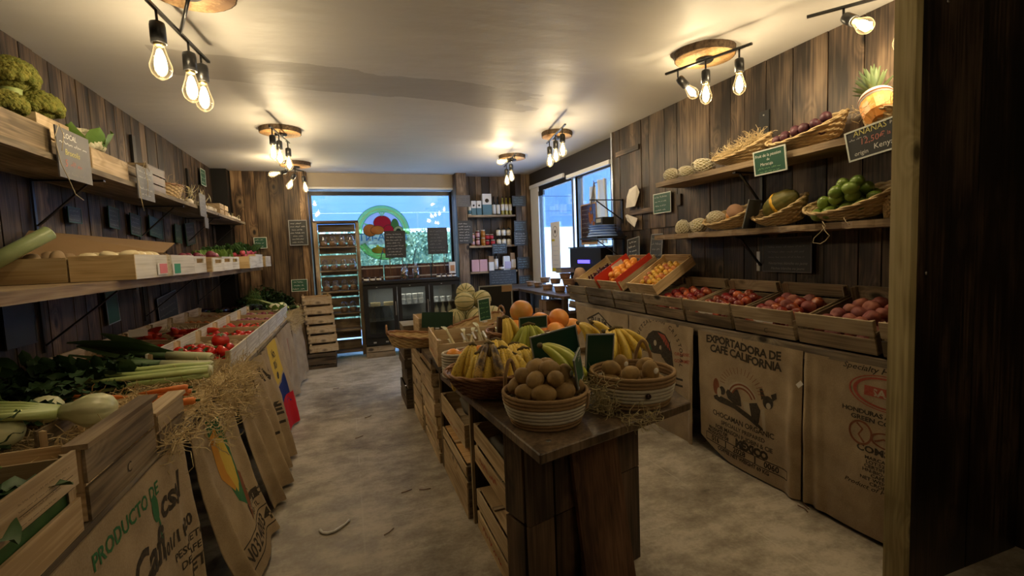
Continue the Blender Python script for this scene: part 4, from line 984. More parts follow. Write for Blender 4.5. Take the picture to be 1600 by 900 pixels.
for i in range(26): (mixm if i % 2 else mixg).ball((rr.uniform(-.035, .035), rr.uniform(-.02, .02), .015+rr.random()*.08), .013, 7, 5)
FB = K('clear_gift_bag', 'bag', bagmb(.13, .09, .22, 'clear_film', 1), [('sweets', mixm), ('green_sweets', mixg)])
FB('clear gift bag of sweets on the fridge top, left one of the pair', (.80, 7.08, 1.101), s=.95, group='clear gift bags'); FB('clear gift bag of sweets on the fridge top, right one of the pair', (.97, 7.06, 1.101), (0, 0, 1), 1.1, group='clear gift bags')
cb = MB('label_white').bx(1.49, 1.585, 7.16, 7.20, 1.105, 1.33)
one('cookie_box', 'box', 'white box with round brown picture at the right end of the fridge top', cb, [('picture', MB('amber').bx(1.505, 1.57, 7.157, 7.159, 1.19, 1.28)), ('printing', MB('ink_rust').bx(1.505, 1.57, 7.157, 7.159, 1.145, 1.16))])
# niche shelves
for nmz, z in (('top', 2.05), ('middle', 1.565), ('lower', 1.15)):
    o = one('niche_shelf', 'shelf', '%s wooden shelf of the niche right of the window' % nmz, MB('shelf_board').bx(1.86, 2.655, 7.32, 7.595, z-.03, z), group='niche shelves')
ny = 7.42
def box_item(label, x, z, w, d, h, m1, m2, mark=True, y=ny, frac=.5, group=None, name='carton'):
    b = MB(m1).bx(-w/2, w/2, -d/2, d/2, 0, h); p2 = [('printed_band', MB(m2).bx(-w/2-.001, w/2+.001, -d/2-.001, d/2+.001, .001, h*frac))]
    if mark: p2.append(('emblem', MB('ink_black').lathe([(.0, .0005), (w*.22, .0005), (w*.22, 0)], 16, c=(0, -d/2-.0025, h*.68), R=RX(rad(90)))))
    one(name, 'box', label, b, p2, (x, y, z+.001), group=group)
for i, x in enumerate((1.98, 2.07)): box_item('small teal and white carton on the niche top shelf, %s of the pair' % ('left', 'right')[i], x, 2.05, .075, .06, .23, 'label_white', 'label_teal', group='small teal cartons')
box_item('large teal and white carton in the middle of the niche top shelf', 2.20, 2.05, .15, .08, .34, 'label_white', 'label_teal')
NB = K('syrup_bottle', 'bottle', MB('label_white').lathe([(.030, 0), (.031, .02), (.031, .15), (.011, .19), (.011, .22)], 14), [('cap', MB('dark_bottle').lathe([(.014, .22), (.014, .235), (0, .236)], 10)), ('paper_label', MB('label_teal').lathe([(.0315, .02), (.0315, .08)], 14))])
NB('white bottle with teal label at the left end of the niche top shelf', (1.915, ny, 2.051))
WB = K('white_label_bottle', 'bottle', MB('dark_bottle').lathe([(.028, 0), (.029, .01), (.029, .17), (.012, .22), (.011, .28)], 14), [('cap', MB('dark_bottle').lathe([(.013, .28), (.013, .3), (0, .301)], 10)), ('paper_label', MB('label_white').lathe([(.0297, .02), (.0297, .17)], 14))])
for i in range(2): WB('dark bottle with tall white label on the niche top shelf, %s of two' % ('left', 'right')[i], (2.325+i*.072, ny, 2.051), group='dark bottles with tall white labels')
OB = K('oil_bottle', 'bottle', MB('olive_oil').lathe([(.027, 0), (.028, .01), (.028, .17), (.010, .22), (.010, .28)], 14), [('cap', MB('dark_bottle').lathe([(.012, .28), (.012, .3), (0, .301)], 10)), ('paper_label', MB('label_white').lathe([(.0287, .075), (.0287, .175)], 14))])
for i in range(3): OB('olive oil bottle with white label on the niche top shelf, %s of three' % ('left', 'middle', 'right')[i], (2.475+i*.066, ny, 2.051), group='olive oil bottles')
def jark(m1, lab, r=.034, h=.10): return K('preserve_jar', 'jar', MB(m1).lathe([(r*.9, 0), (r, .008), (r, h*.82), (r*.85, h*.9)], 16), [('lid', MB('lid_gold').lathe([(r*.92, h*.9), (r*.92, h), (0, h+.001)], 16)), ('paper_label', MB(lab).lathe([(r+.0007, h*.15), (r+.0007, h*.7)], 16))])
JK = [jark('jar_honey', 'label_pink'), jark('jar_red', 'label_pink', .032, .12), jark('jar_honey', 'jar_honey', .036, .125), jark('jar_red', 'label_red', .038, .09)]
for c, (x, k, nmj) in enumerate(((1.945, 0, 'pink-labelled amber'), (2.03, 1, 'pink-labelled red'), (2.12, 2, 'honey coloured'))):
    h = (.10, .12, .125)[k]
    for lv in range(2): JK[k]('%s jar on the niche middle shelf, %s of its stack' % (nmj, ('bottom', 'top')[lv]), (x, ny, 1.566+lv*(h+.002)), group='stacked preserve jars')
for i, (x, z, y) in enumerate(((2.20, 1.566, ny+.04), (2.275, 1.566, ny-.03), (2.20, 1.66, ny+.04), (2.275, 1.66, ny+.05))): JK[3]('dark red jam jar with red label on the niche middle shelf, %s' % ('lower left', 'lower right', 'upper left', 'upper right')[i], (x, y, z), s=.95, group='dark red jam jars')
CJ = K('cloth_top_jar', 'jar', MB('jar_cream').lathe([(.034, 0), (.037, .01), (.037, .085), (.028, .10)], 16), [('cloth_cap', MB('dark_bottle').lathe([(.034, .092), (.036, .104), (.016, .122), (.003, .128), (.003, .15), (0, .15)], 14)), ('paper_label', MB('label_white').lathe([(.0377, .02), (.0377, .07)], 12))])
for i in range(3):
    for lv in range(2): CJ('cream jar with dark cap on the niche middle shelf, %s column, %s' % (('left', 'centre', 'right')[i], ('lower', 'upper')[lv]), (2.385+i*.088, ny, 1.566+lv*.153), group='cream jars with dark caps')
for i in range(2): box_item('beige carton leaning on the niche lower shelf, %s of the pair' % ('left', 'right')[i], 1.965+i*.135, 1.15, .125, .07, .19, 'label_pink', 'label_pink', False, group='beige cartons')
box_item('kraft box with white label beside the wine bottle on the niche lower shelf', 2.235, 1.15, .08, .07, .24, 'kraft', 'label_white', False, frac=.6)
WB('tall dark bottle with white label on the niche lower shelf', (2.325, ny, 1.151), s=1.12)
SJ('round dark jar with pink label on the niche lower shelf', (2.41, ny-.03, 1.151), s=1.4)
def paper_bag(label, x, z, w, h, m1, m2, y=ny):
    b = MB(m1).lathe([(0, 0), (w*.5, .002), (w*.52, h*.3), (w*.5, h*.75), (w*.48, h*.98), (w*.40, h)], 4, R=RZ(pi/4).to_3x3(), sy=.7, smooth=False)
    one('paper_bag', 'bag', label, b, [('front_label', MB(m2).bx(-w*.26, w*.26, -w*.40, -w*.385, h*.12, h*.62))], (x, y, z+.001))
paper_bag('white paper bag with lilac label on the niche lower shelf', 2.50, 1.15, .20, .23, 'label_white', 'label_lilac'); paper_bag('brown paper bag with pale label at the right end of the niche lower shelf', 2.61, 1.15, .14, .28, 'kraft', 'label_white')
# chalkboards round the niche
for (c0, c1, y, nl, sd, col, lb, face) in (
    ((712, 305), (735, 323), 7.28, 5, 41, 'chalk_soft', 'grey-brown chalkboard at top left of the niche', 'slate_grey'), ((714, 345), (739, 380), 7.28, 7, 42, 'chalk', 'dark chalkboard at middle left of the niche', 'slate'),
    ((800, 306), (822, 322), 7.27, 4, 43, 'chalk_blue', 'chalkboard at top right of the niche', 'slate'), ((803, 345), (823, 361), 7.27, 4, 44, 'chalk_blue', 'chalkboard at middle right of the niche, upper of the touching two', 'slate'),
    ((803, 362), (825, 383), 7.27, 5, 45, 'chalk', 'chalkboard at middle right of the niche, lower of the touching two', 'slate'), ((769, 381), (792, 396), 7.31, 4, 46, 'chalk_blue', 'small chalkboard hanging on the middle niche shelf', 'slate'),
    ((808, 402), (828, 419), 7.27, 4, 47, 'chalk_blue', 'chalkboard at lower right of the niche', 'slate'), ((764, 423), (807, 443), 7.30, 5, 48, 'chalk_soft', 'wide chalkboard hanging on the lower niche shelf', 'slate'), ((811, 431), (832, 450), 7.27, 5, 49, 'chalk_blue', 'chalkboard lowest on the right side of the niche', 'slate')):
    pixboard('chalkboard', lb, (c0, c1), y, face, 'slate', nl, sd, (col,), wf_=0, hs=.5)
# counter with cardboard bowls
ct = MB('niche_wood').bx(1.95, 2.88, 6.35, 7.24, .89, .92)
lg = [('leg', MB('niche_wood').bx(x-.03, x+.03, y-.03, y+.03, 0, .89)) for x, y in ((1.99, 6.4), (2.84, 6.4), (1.99, 7.2), (2.84, 7.2))]
lg.append(('lower_shelf', MB('niche_wood').bx(1.99, 2.84, 6.4, 7.2, .42, .44)))
one('back_counter', 'counter', 'dark wooden counter in the back right corner under the niche', ct, lg)
ct = MB('worktop').bx(2.30, 2.88, 4.85, 6.33, .885, .92)
lg = [('leg', MB('niche_wood').bx(x-.03, x+.03, y-.03, y+.03, 0, .885)) for x, y in ((2.34, 4.9), (2.84, 4.9), (2.34, 6.28), (2.84, 6.28))]
lg.append(('lower_shelf', MB('niche_wood').bx(2.34, 2.84, 4.9, 6.28, .50, .52)))
one('till_counter', 'counter', 'wooden counter with stacked kraft bowls in front of the glass door', ct, lg)
BOWL = K('kraft_bowl', 'bowl', MB('kraft_bowl').lathe([(0, .002), (.060, 0), (.068, .03), (.075, .068), (.078, .070), (.078, .074), (.073, .072), (.064, .012), (0, .012)], 24), [('rim', MB('kraft').lathe([(.0785, .069), (.0805, .072), (.0785, .0755), (.0765, .072)], 24))])
nutk = K('dried_fruit_heap', 'food', None, [('fill', MB('amber').ball((0, 0, 0), .05, 8, 6))])
spots = [((866, 453), 0), ((852, 452), 0), ((838, 452), 0), ((826, 450), 0), ((850, 442), 1), ((871, 440), 1), ((890, 441), 1), ((884, 428), 2), ((905, 455), 0)]
for i, ((u, v), lv) in enumerate(((( 856, 454), 0), ((842, 452), 0), ((875, 453), 0), ((830, 450), 0), ((852, 441), 1), ((868, 440), 1), ((889, 440), 1), ((883, 427), 2), ((893, 453), 0))):
    p = AX(u, v, 2.42 + (.10 if i in (0, 2) else .2)); p.z = .921+lv*.078
    BOWL('round kraft bowl, %s of the pile on the counter, seen %s' % (['bottom layer', 'second layer', 'top'][lv], ['second from left', 'leftmost but one', 'right of centre', 'leftmost', 'left', 'middle', 'right', 'alone', 'rightmost'][i]), (p.x, p.y, p.z), s=.95 + (.15 if i in (6,) else 0), group='kraft bowls on the counter')
one('paper_stack', 'paper', 'flat grey carton lying on the topmost kraft bowl', MB('paper_grey').bx(-.09, .09, -.08, .08, 0, .055), [('lid', MB('slate_grey').bx(-.095, .095, -.085, .085, .0555, .062))], (AX(883, 420, 2.62).x, AX(883, 420, 2.62).y, 1.158))
for i, (y, z, h) in enumerate(((5.9, .525, .14), (5.6, .525, .14), (5.75, .67, .12), (5.2, .525, .16))):
    b = MB('kraft').bx(-.13, .13, -.12, .12, 0, h); one('cardboard_box', 'box', 'brown cardboard box on the shelf under the kraft bowls, %s' % ('farthest', 'middle', 'upper', 'nearest')[i], b, [('tape', MB('cardboard').bx(-.131, .131, -.02, .02, .0, h+.001))], (2.55, y, z))
# till cabinet with blue display, bracket shelf, film stack
tc_ = MB('black_paint').bx(2.72, 2.88, 4.72, 5.50, .925, 1.46)
one('till_cabinet', 'cabinet', 'black till cabinet with glowing blue display beside the glass door', tc_, [('display', MB('blue_led').bx(2.712, 2.7195, AX(921, 409, 2.715).y, AX(903, 409, 2.715).y, 1.275, 1.315)), ('top_panel', MB('black_metal').bx(2.705, 2.885, 4.7, 5.52, 1.461, 1.475))])
def bracket(label, y, z, L=.34, x=RW, drop=.22, sgn=-1, mat='black_metal', t=.022):
    b = MB(mat); b.bar((x+sgn*.006, y, z-.001-t/2), (x+sgn*L, y, z-.001-t/2), t, .01); b.bar((x+sgn*.012, y, z-.002), (x+sgn*.012, y, z-drop-.04), .01, t); b.bar((x+sgn*.02, y, z-drop), (x+sgn*L*.8, y, z-.02), t*.8, .008)
    one('shelf_bracket', 'bracket', label, b)
bracket('black bracket by the white aprons, upper of two', 4.42, 1.965, .40); bracket('black bracket by the blue film bundle, lower of two', 4.42, 1.55, .40)
tr_ = MB('black_metal').bx(2.46, 2.81, 4.33, 4.72, 1.551, 1.565); 
bf = MB('blue_film'); rr = random.Random(6)
for i in range(5): bf.lathe([(0, 1.568+i*.026), (.15-.01*i, 1.57+i*.026), (.155-.008*i, 1.582+i*.026), (.14, 1.592+i*.026), (0, 1.594+i*.026)], 18, c=(2.64, 4.54, 0), fn=lambda q, z, a: q*(1+.05*sin(4*a+z*70)), sy=1.15)
one('blue_film_bundle', 'plastic bags', 'bundle of shiny blue plastic bags on the bracket shelf by the aprons', bf, [('shelf_tray', tr_)])
one('card_reader', 'device', 'small black box standing on the blue bag bundle', MB('black_paint').bx(2.60, 2.74, 4.46, 4.62, 1.70, 1.78), [('screen', MB('chalk_soft').bx(2.597, 2.5995, 4.49, 4.59, 1.725, 1.765))])
# aprons on a hook and menu poster
def cloth_strip(mat, y0, y1, z0, z1, x, seed, amp=.02, taper=.5):
    rr = random.Random(seed); ph = rr.uniform(0, 6)
    def f(u, v): yc = (y0+y1)/2; w = (y1-y0)*(1-taper*(1-v)); return Vector((x - .02 - amp*sin(u*9+ph)*(.5+.5*(1-v)) - amp*.5*sin(u*21+v*3), yc+(u-.5)*w, z1+(z0-z1)*v))
    def g(u, v): return f(u, v)+Vector((.006, 0, 0))
    m_ = MB(mat); m_.grid(f, 22, 14); m_.grid(lambda u, v: g(1-u, v), 22, 14); return m_
ap = cloth_strip('apron', 4.98, 5.30, 1.48, 2.20, 2.90, 1)
hk = MB('black_metal').tube([(2.915, 5.10, 2.24), (2.87, 5.10, 2.23), (2.86, 5.10, 2.26)], .006, 6)
one('white_apron', 'apron', 'long white apron hanging in the window behind the menu poster', ap, [('hook', hk), ('strap', MB('slate_grey').tube([(2.865, 5.08, 2.24), (2.85, 5.14, 2.0), (2.855, 5.11, 1.8), (2.86, 5.07, 2.2)], .012, 5))])
one('white_apron', 'apron', 'short white apron hanging beside the window frame', cloth_strip('apron', 4.78, 5.08, 1.75, 2.25, 2.90, 4, .03, .3), [('apron_tie', MB('apron').tube([(2.85, 4.9, 1.76), (2.84, 4.91, 1.6), (2.85, 4.88, 1.5)], .008, 5))])
one('white_towel', 'towel', 'white towel hanging lowest beside the window frame', cloth_strip('apron', 4.80, 4.98, 1.50, 1.74, 2.88, 7, .02, .2))
fn = lambda x, y: Vector((2.846, 5.22-x, 1.50+y))
pm = MB('kraft').bx(2.848, 2.855, 5.02, 5.42, 1.50, 2.0); pj = MB('jar_dark'); put2d(pj, poly([(-.185, .03), (.185, .03), (.185, .485), (-.185, .485)]), lambda x, y: fn(x, y)); 
pt_ = MB('chalk_soft'); pr_ = MB('ink_rust')
for i in range(7): put2d(pt_, scribble(-.16, .42-i*.055, .18, .02, random.Random(i)), lambda x, y: fn(x, y)+Vector((-.001, 0, 0)))
rr = random.Random(3)
for i in range(9): put2d(pr_, poly(circ(rr.uniform(.03, .15), rr.uniform(.08, .43), rr.uniform(.02, .035))), lambda x, y: fn(x, y)+Vector((-.0012-.0001*i, 0, 0)))
one('menu_poster', 'poster', 'framed dark menu poster hanging in front of the white aprons', pm, [('poster_sheet', pj), ('writing', pt_), ('food_pictures', pr_)])
# papers pinned on the planks
def paper(label, pts, x, fold=.02):
    v = [AX(u, w, x) for u, w in pts]; m_ = MB('paper_white'); n = len(v); vs = [p + Vector((-fold*(i % 2), 0, 0)) for i, p in enumerate(v)]
    vs2 = [p+Vector((.0025, 0, 0)) for p in vs]; m_.add(vs+vs2, [tuple(range(n)), tuple(range(2*n-1, n-1, -1))]+[(i, (i+1) % n, n+(i+1) % n, n+i) for i in range(n)])
    one('pinned_paper', 'paper', label, m_, [('pin', MB('steel').ball(v[0]+Vector((-.01, -.05, -.03)), .006, 8, 6))])
paper('white paper sheet pinned to the planks right of the black wall, upper', [(983, 296), (997, 289), (999, 300), (995, 322), (978, 325), (982, 308)], 2.79)
paper('crumpled white note pinned below the larger white sheet', [(977, 337), (982, 335), (996, 341), (994, 355), (980, 345)], 2.79)
# ================================================================ LEFT WALL: SHELVES
def wallshelf(name, label, x0, x1, y0, y1, z0, z1, mat, live=0, seed=0, warp=.0):
    rr = random.Random(seed); n = 60
    b = MB(mat); sg = 1 if x1 > x0 else -1
    vs = []
    for i in range(n+1):
        y = y0+(y1-y0)*i/n; e = live*(mn.noise(Vector((y*5, seed, 0)))+.4*mn.noise(Vector((y*23, seed, 1)))); vs += [Vector((x0, y, z0)), Vector((x1+e*sg, y, z0+abs(e)*.3)), Vector((x1+e*.7*sg, y, z1)), Vector((x0, y, z1))]
    fs = []
    for i in range(n):
        for k in range(4): fs.append((i*4+k, i*4+(k+1) % 4, i*4+4+(k+1) % 4, i*4+4+k))
    fs += [(3, 2, 1, 0), (n*4, n*4+1, n*4+2, n*4+3)]
    b.add(vs, fs, 0, False, [Vector((p.x, p.z, p.y)) for p in vs]); return one(name, 'shelf', label, b)
wallshelf('wall_shelf', 'upper grey wooden shelf along the left plank wall', LX+.001, -1.245, -.6, 7.25, 1.955, 1.985, 'grey_wood', .006, 1)
wallshelf('wall_shelf', 'middle wooden shelf along the left plank wall', LX+.001, -1.08, -.6, 7.25, 1.335, 1.383, 'shelf_board', .004, 2)
for i, y in enumerate((3.35, 4.75, 6.0, 7.1)): bracket('black bracket under the upper left shelf, %s from the front' % ('first', 'second', 'third', 'fourth')[i], y, 1.955, .34, LX, .26, 1)
for i, y in enumerate((3.3, 4.7, 6.2)): bracket('black bracket under the middle left shelf, %s from the front' % ('first', 'second', 'third')[i], y, 1.335, .46, LX, .30, 1)
for i, (u, v) in enumerate(((206, 223), (292, 272))):
    p = AX(u, v, LX+.005); one('wall_upright', 'bracket', 'black upright end above the upper left shelf, %s' % ('nearer', 'farther')[i], MB('black_metal').bx(LX+.001, LX+.02, p.y-.03, p.y+.03, 1.99, p.z+.06))
TS = 1.986
def crate_at(label, x0, x1, y0, y1, z, h, mats=('crate_pale',), end='slats', ne=2, ns=2, Hs=None, group=None, name='wooden_crate', along='x', M=None, gap=.010, marks=None):
    # box given by its footprint; 'along' = axis of the long sides
    dx, dy = x1-x0, y1-y0
    k = crate_kind(name, *( (dx, dy) if along == 'x' else (dy, dx)), h, Hs, mats, end, ne, ns, gap=gap, marks=marks)
    M = M if M is not None else Matrix.Translation(((x0+x1)/2, (y0+y1)/2, z+.0015)) @ (RZ(0 if along == 'x' else pi/2)).to_4x4()
    k(label, M=M, group=group); return M
# --- upper shelf
crate_at('wooden crate of yellow-green broccoli at the near end of the upper left shelf', -1.56, -1.26, 2.25, 2.83, TS, .12, ('crate_old', 'crate_pale'), 'plate', along='y', ns=1)
def floret(label, name, cat, mat, loc, r, sc=(1, 1, .8), seed=0, stalk='stalk', n=170, leaves=None, rot=(0, 0, 0)):
    rr = random.Random(seed); b = MB(mat)
    for i in range(n):
        z = 1-1.25*(i+.5)/n; a = i*2.39996; q = sqrt(max(0, 1-z*z)); p = Vector((q*cos(a)*sc[0], q*sin(a)*sc[1], z*sc[2]))*r*.78
        b.ball(p, r*rr.uniform(.16, .25), 7, 5, fn=lambda v: 1+.12*sin(9*v.x+7*v.y+5*v.z))
    b.ball((0, 0, 0), r*.72, 12, 8, sc=sc)
    ps = [('stalk', MB(stalk).tube([(0, 0, -r*.3), (0, 0, -r*1.0)], [r*.4, r*.3], 10))]
    if leaves:
        lf = MB(leaves)
        for i in range(7): a = i*.9+.3; lf.leaf((cos(a)*r*.5, sin(a)*r*.5, -r*.6), (cos(a), sin(a), .9), (-cos(a), -sin(a), .5), r*1.5, r*1.0, 0, -.25, 6, .12)
        ps.append(('leaves', lf))
    return one(name, cat, label, b, ps, loc, rot)
for i, (u, v, r) in enumerate(((14, 120, .115), (60, 168, .105), (6, 165, .09))):
    p = AX(u, v, -1.40-.03*(i == 0)); p.z = max(p.z, TS+.11); floret('yellow-green broccoli head in the near crate of the upper left shelf, %s one' % ('tall rear', 'right front', 'left front')[i], 'broccoli', 'broccoli', 'broccoli', p, r, seed=i)
p = MB('crate_white').box((0, 0, .1), (.30, .012, .20)); one('pale_board', 'board', 'pale wooden lid leaning on the wall behind the broccoli', p, [('batten', MB('crate_pale').box((0, -.011, .18), (.30, .008, .03)))], (-1.50, 2.92, TS+.12), (rad(-25), 0, rad(75)))
crate_at('small reddish-brown crate behind the hanging broccoli sign', -1.58, -1.32, 2.86, 3.14, TS, .20, ('crate_pale',), along='y')
crate_at('pale crate holding the cauliflower on the upper left shelf', -1.57, -1.26, 3.20, 3.66, TS, .115, ('crate_pale',), 'plate', along='y', ns=1)
p = AX(158, 215, -1.38); floret('large cauliflower with green leaves in a crate on the upper left shelf', 'cauliflower', 'cauliflower', 'cauliflower', (p.x, 3.40, TS+.17), .11, seed=4, leaves='leaf_light')
crate_at('wooden crate just past the cauliflower on the upper left shelf', -1.58, -1.30, 3.70, 4.02, TS, .13, ('crate_old', 'crate_pale'), along='y')
crate_at('reddish slatted crate in the middle of the upper left shelf', -1.58, -1.29, 4.06, 4.42, TS, .19, ('barrel', 'crate_old'), along='y', ne=3, ns=3)
woven('wicker', 'wicker_rim', .20, .15, .12, .13, label='oval basket with black hoop handle on the upper left shelf', loc=(-1.42, 4.75, TS+.001), rot=(0, 0, pi/2), cat='basket')
one('basket_hoop', 'handle hoop', 'black hoop handle standing over the oval basket', MB('black_metal').tube([(-1.42, 4.58+.17*(1-cos(t)), TS+.11+.11*sin(t)) for t in [pi*k/14 for k in range(15)]], .009, 7))
wool('wood_wool', 'pale wood wool filling the oval basket on the upper left shelf', 150, lambda rr: (Vector((-1.42+rr.uniform(-.10, .10), 4.75+rr.uniform(-.14, .14), TS+.09+rr.random()*.03)), .4), .12, .0013, 5)
rr = random.Random(14)
for i in range(26):
    y = 5.05+.9*(i % 9)/9+rr.uniform(-.03, .03); x = -1.30-.07*(i//9)+rr.uniform(-.015, .015); lv = 0 if i < 18 else 1
    GARLIC('garlic bulb in the heap on the upper left shelf', (x-(.03 if lv else 0), y, TS+.026+lv*.046+.01*(i % 2)*lv), (rr.uniform(-.9, .9), rr.uniform(-.9, .9), rr.uniform(0, 6)), 1.15, 'heaped garlic bulbs')
gw = MB('husk')
for i in range(26): y = rr.uniform(5.0, 5.9); gw.leaf((-1.36+rr.uniform(-.1, .08), y, TS+.10+rr.random()*.03), (rr.gauss(0, .5), rr.gauss(0, .6), 1), (1, 0, 0), .09, .03, 0, .2, 3)
tag(link('garlic_leaves', gw.mesh('garlic_leaves')), 'dry garlic leaves sticking out of the garlic heap', 'garlic leaves', kind='stuff')
crate_at('tiny crate standing past the garlic on the upper left shelf', -1.42, -1.27, 6.02, 6.20, TS, .12, ('crate_pale',), along='y'); crate_at('tiny pale crate, second past the garlic on the upper left shelf', -1.42, -1.27, 6.25, 6.42, TS, .12, ('crate_pale',), along='y')
for i in range(9): GARLIC('garlic bulb at the far end of the upper left shelf', (-1.31-.06*(i % 2), 6.55+.075*i, TS+.024), (rr.uniform(-.9, .9), rr.uniform(-.9, .9), rr.uniform(0, 6)), 1.1, 'garlic bulbs at the far end')
# hanging slate signs with their twine
def hang(label, px, x, w, h, lines, tilt, twine, seed=0, yaw=pi/2, face='slate_grey'):
    p = AX(px[0], px[1], x); bm_, ps = board(w, h, face, 'slate', lines, 0, .006, seed=seed)
    tw = MB('twine'); ho = MB('black_metal').lathe([(.004, .0005), (.004, 0)], 8, c=(0, -.004, h*.93), R=RX(rad(90)))
    for pts in twine: tw.tube([(a, -.010, b) for a, b in pts], .0018, 5)
    one('hanging_slate', 'price sign', label, bm_, ps+[('hole', ho), ('twine', tw)], (x, p.y, p.z-h), (rad(tilt), 0, yaw))
hang('grey slate sign reading LOCAL Brocoli hung on the upper left shelf', (112, 207), -1.225, .30, .235, [('LOCAL', -.09, .190, .036, 'chalk', .002), (None, -.13, .158, .25, 'chalk', .02), ('Brocolis', -.09, .112, .040, 'chalk_yellow', .001), ('5', -.10, .055, .05, 'chalk_red', .002), (None, -.05, .06, .11, 'chalk_red', .03), (None, -.11, .018, .20, 'chalk_soft', .018)], 0, [[(-.14, .23), (-.18, .17), (-.15, .06), (-.10, .0), (-.05, -.07), (.02, -.09)], [(-.13, .24), (-.10, .20), (-.13, .12)]], 1)
hang('grey slate sign with pale writing hung midway on the upper left shelf', (225, 262), -1.225, .27, .215, auto_lines(.27, .215, 5, ('chalk', 'chalk', 'chalk_soft'), .55, 5), 0, [[(-.05, .2), (.0, .26), (.06, .20)], [(-.14, .11), (-.13, .0), (-.10, -.08)], [(-.02, .21), (.01, .12), (-.01, .03)]], 2)
hang('bluish slate sign hung near the garlic on the upper left shelf', (315, 303), -1.225, .20, .21, auto_lines(.2, .21, 5, ('chalk_soft',), .5, 6), 0, [[(-.02, .2), (.02, .25), (.05, .2)]], 3)
hang('narrow grey slate hung just below the bluish slate', (322, 340), -1.222, .12, .10, [], 0, [[(0, .1), (0, .13)]], 4)
# --- cards pinned to the left wall
def wallcard(label, c0, c1, x, face, frame, nl, seed, cols, yaw, tilt=0, fw=.006, cat='price sign', name='price_card', hs=.45):
    a, b_ = AX(*c0, x), AX(*c1, x); w, h = abs(b_.y-a.y), abs(a.z-b_.z)
    bm_, ps = board(w, h, face, frame, auto_lines(w, h, nl, cols, hs, seed) if nl else [], fw, .005, seed=seed)
    return one(name, cat, label, bm_, ps, (x, (a.y+b_.y)/2, min(a.z, b_.z)), (0, rad(tilt), yaw))
for i, (c0, c1, nl, d) in enumerate((((104, 322), (128, 350), 3, 'leftmost, above the cardboard sheet'), ((167, 322), (187, 358), 4, 'second from left'), ((201, 333), (221, 369), 4, 'third from left'), ((231, 338), (254, 372), 3, 'fourth from left'), ((289, 347), (306, 383), 4, 'fifth, beside the bracket'), ((272, 350), (284, 380), 2, 'thin one before the fifth'))):
    wallcard('dark green card on the left wall under the upper shelf, '+d, c0, c1, -1.585, 'green_dark' if i in (3, 5) else 'slate', 'green_board', nl, 60+i, ('chalk_soft',), pi/2, [0, 3, 4, 5, -6, 3][i])
wallcard('dark teal card on the left wall under the middle shelf', (163, 446), (188, 502), -1.585, 'green_board', 'frame_silver', 0, 70, (), pi/2, -4); wallcard('large dark blue slate low on the left wall behind the celery', (0, 470), (58, 535), -1.585, 'slate', 'slate', 0, 71, (), pi/2, 0)
wallcard('small green card high on the left wall above the garlic', (312, 262), (322, 292), -1.585, 'green_board', 'frame_white', 3, 72, ('chalk',), pi/2)
wallcard('dark ruled card on the left wall above the vegetable crates', (246, 462), (280, 500), -1.585, 'slate', 'frame_silver', 4, 73, ('chalk_soft',), pi/2, -6)
# --- middle shelf
MS = 1.384; YW = ('crate_yellow',)
mid = [  # y0, y1, x front, height, mats, end/along, label
    (2.87, 3.34, -1.60, -1.275, .12, ('crate_yellow', 'crate_yellow'), 'y', 'yellow pine crate against the wall under the leek'),
    (2.87, 3.34, -1.265, -1.0, .125, ('crate_white', 'crate_yellow'), 'y', 'pine crate of pale turnips with a pink tag on its white side'),
    (3.37, 3.82, -1.42, -.99, .125, ('crate_white', 'crate_white'), 'x', 'white-ended crate with a green tag on the middle left shelf'),
    (3.86, 4.16, -1.40, -1.0, .12, ('crate_pale', 'crate_white'), 'x', 'white-ended crate of shallots, first past the green tag'),
    (4.22, 4.58, -1.38, -.97, .11, ('crate_pale', 'crate_white'), 'x', 'white-ended crate, second past the green tag'),
    (4.66, 5.05, -1.40, -1.0, .12, ('crate_yellow', 'crate_white'), 'x', 'white-ended crate of beetroot on the middle left shelf'),
    (5.10, 5.45, -1.40, -1.02, .12, ('crate_yellow', 'crate_white'), 'x', 'white-ended crate of lettuce on the middle left shelf'),
    (5.55, 5.95, -1.38, -.94, .125, ('crate_yellow', 'crate_white'), 'x', 'pine crate of radishes jutting out of the middle left shelf'),
    (6.05, 6.5, -1.38, -.96, .15, ('crate_yellow', 'crate_white'), 'x', 'pine crate of radishes, farther of two on the middle left shelf'),
    (6.6, 7.0, -1.38, -.94, .13, ('crate_yellow', 'crate_white'), 'x', 'last pale crate at the far end of the middle left shelf')]
for i, (y0, y1, x0, x1, h, mt, al, lb) in enumerate(mid):
    crate_at(lb, x0, x1, y0, y1, MS, h, mt, 'handle' if i in (3, 4, 5, 6) else 'plate', 1, 1, along=al, group=None)
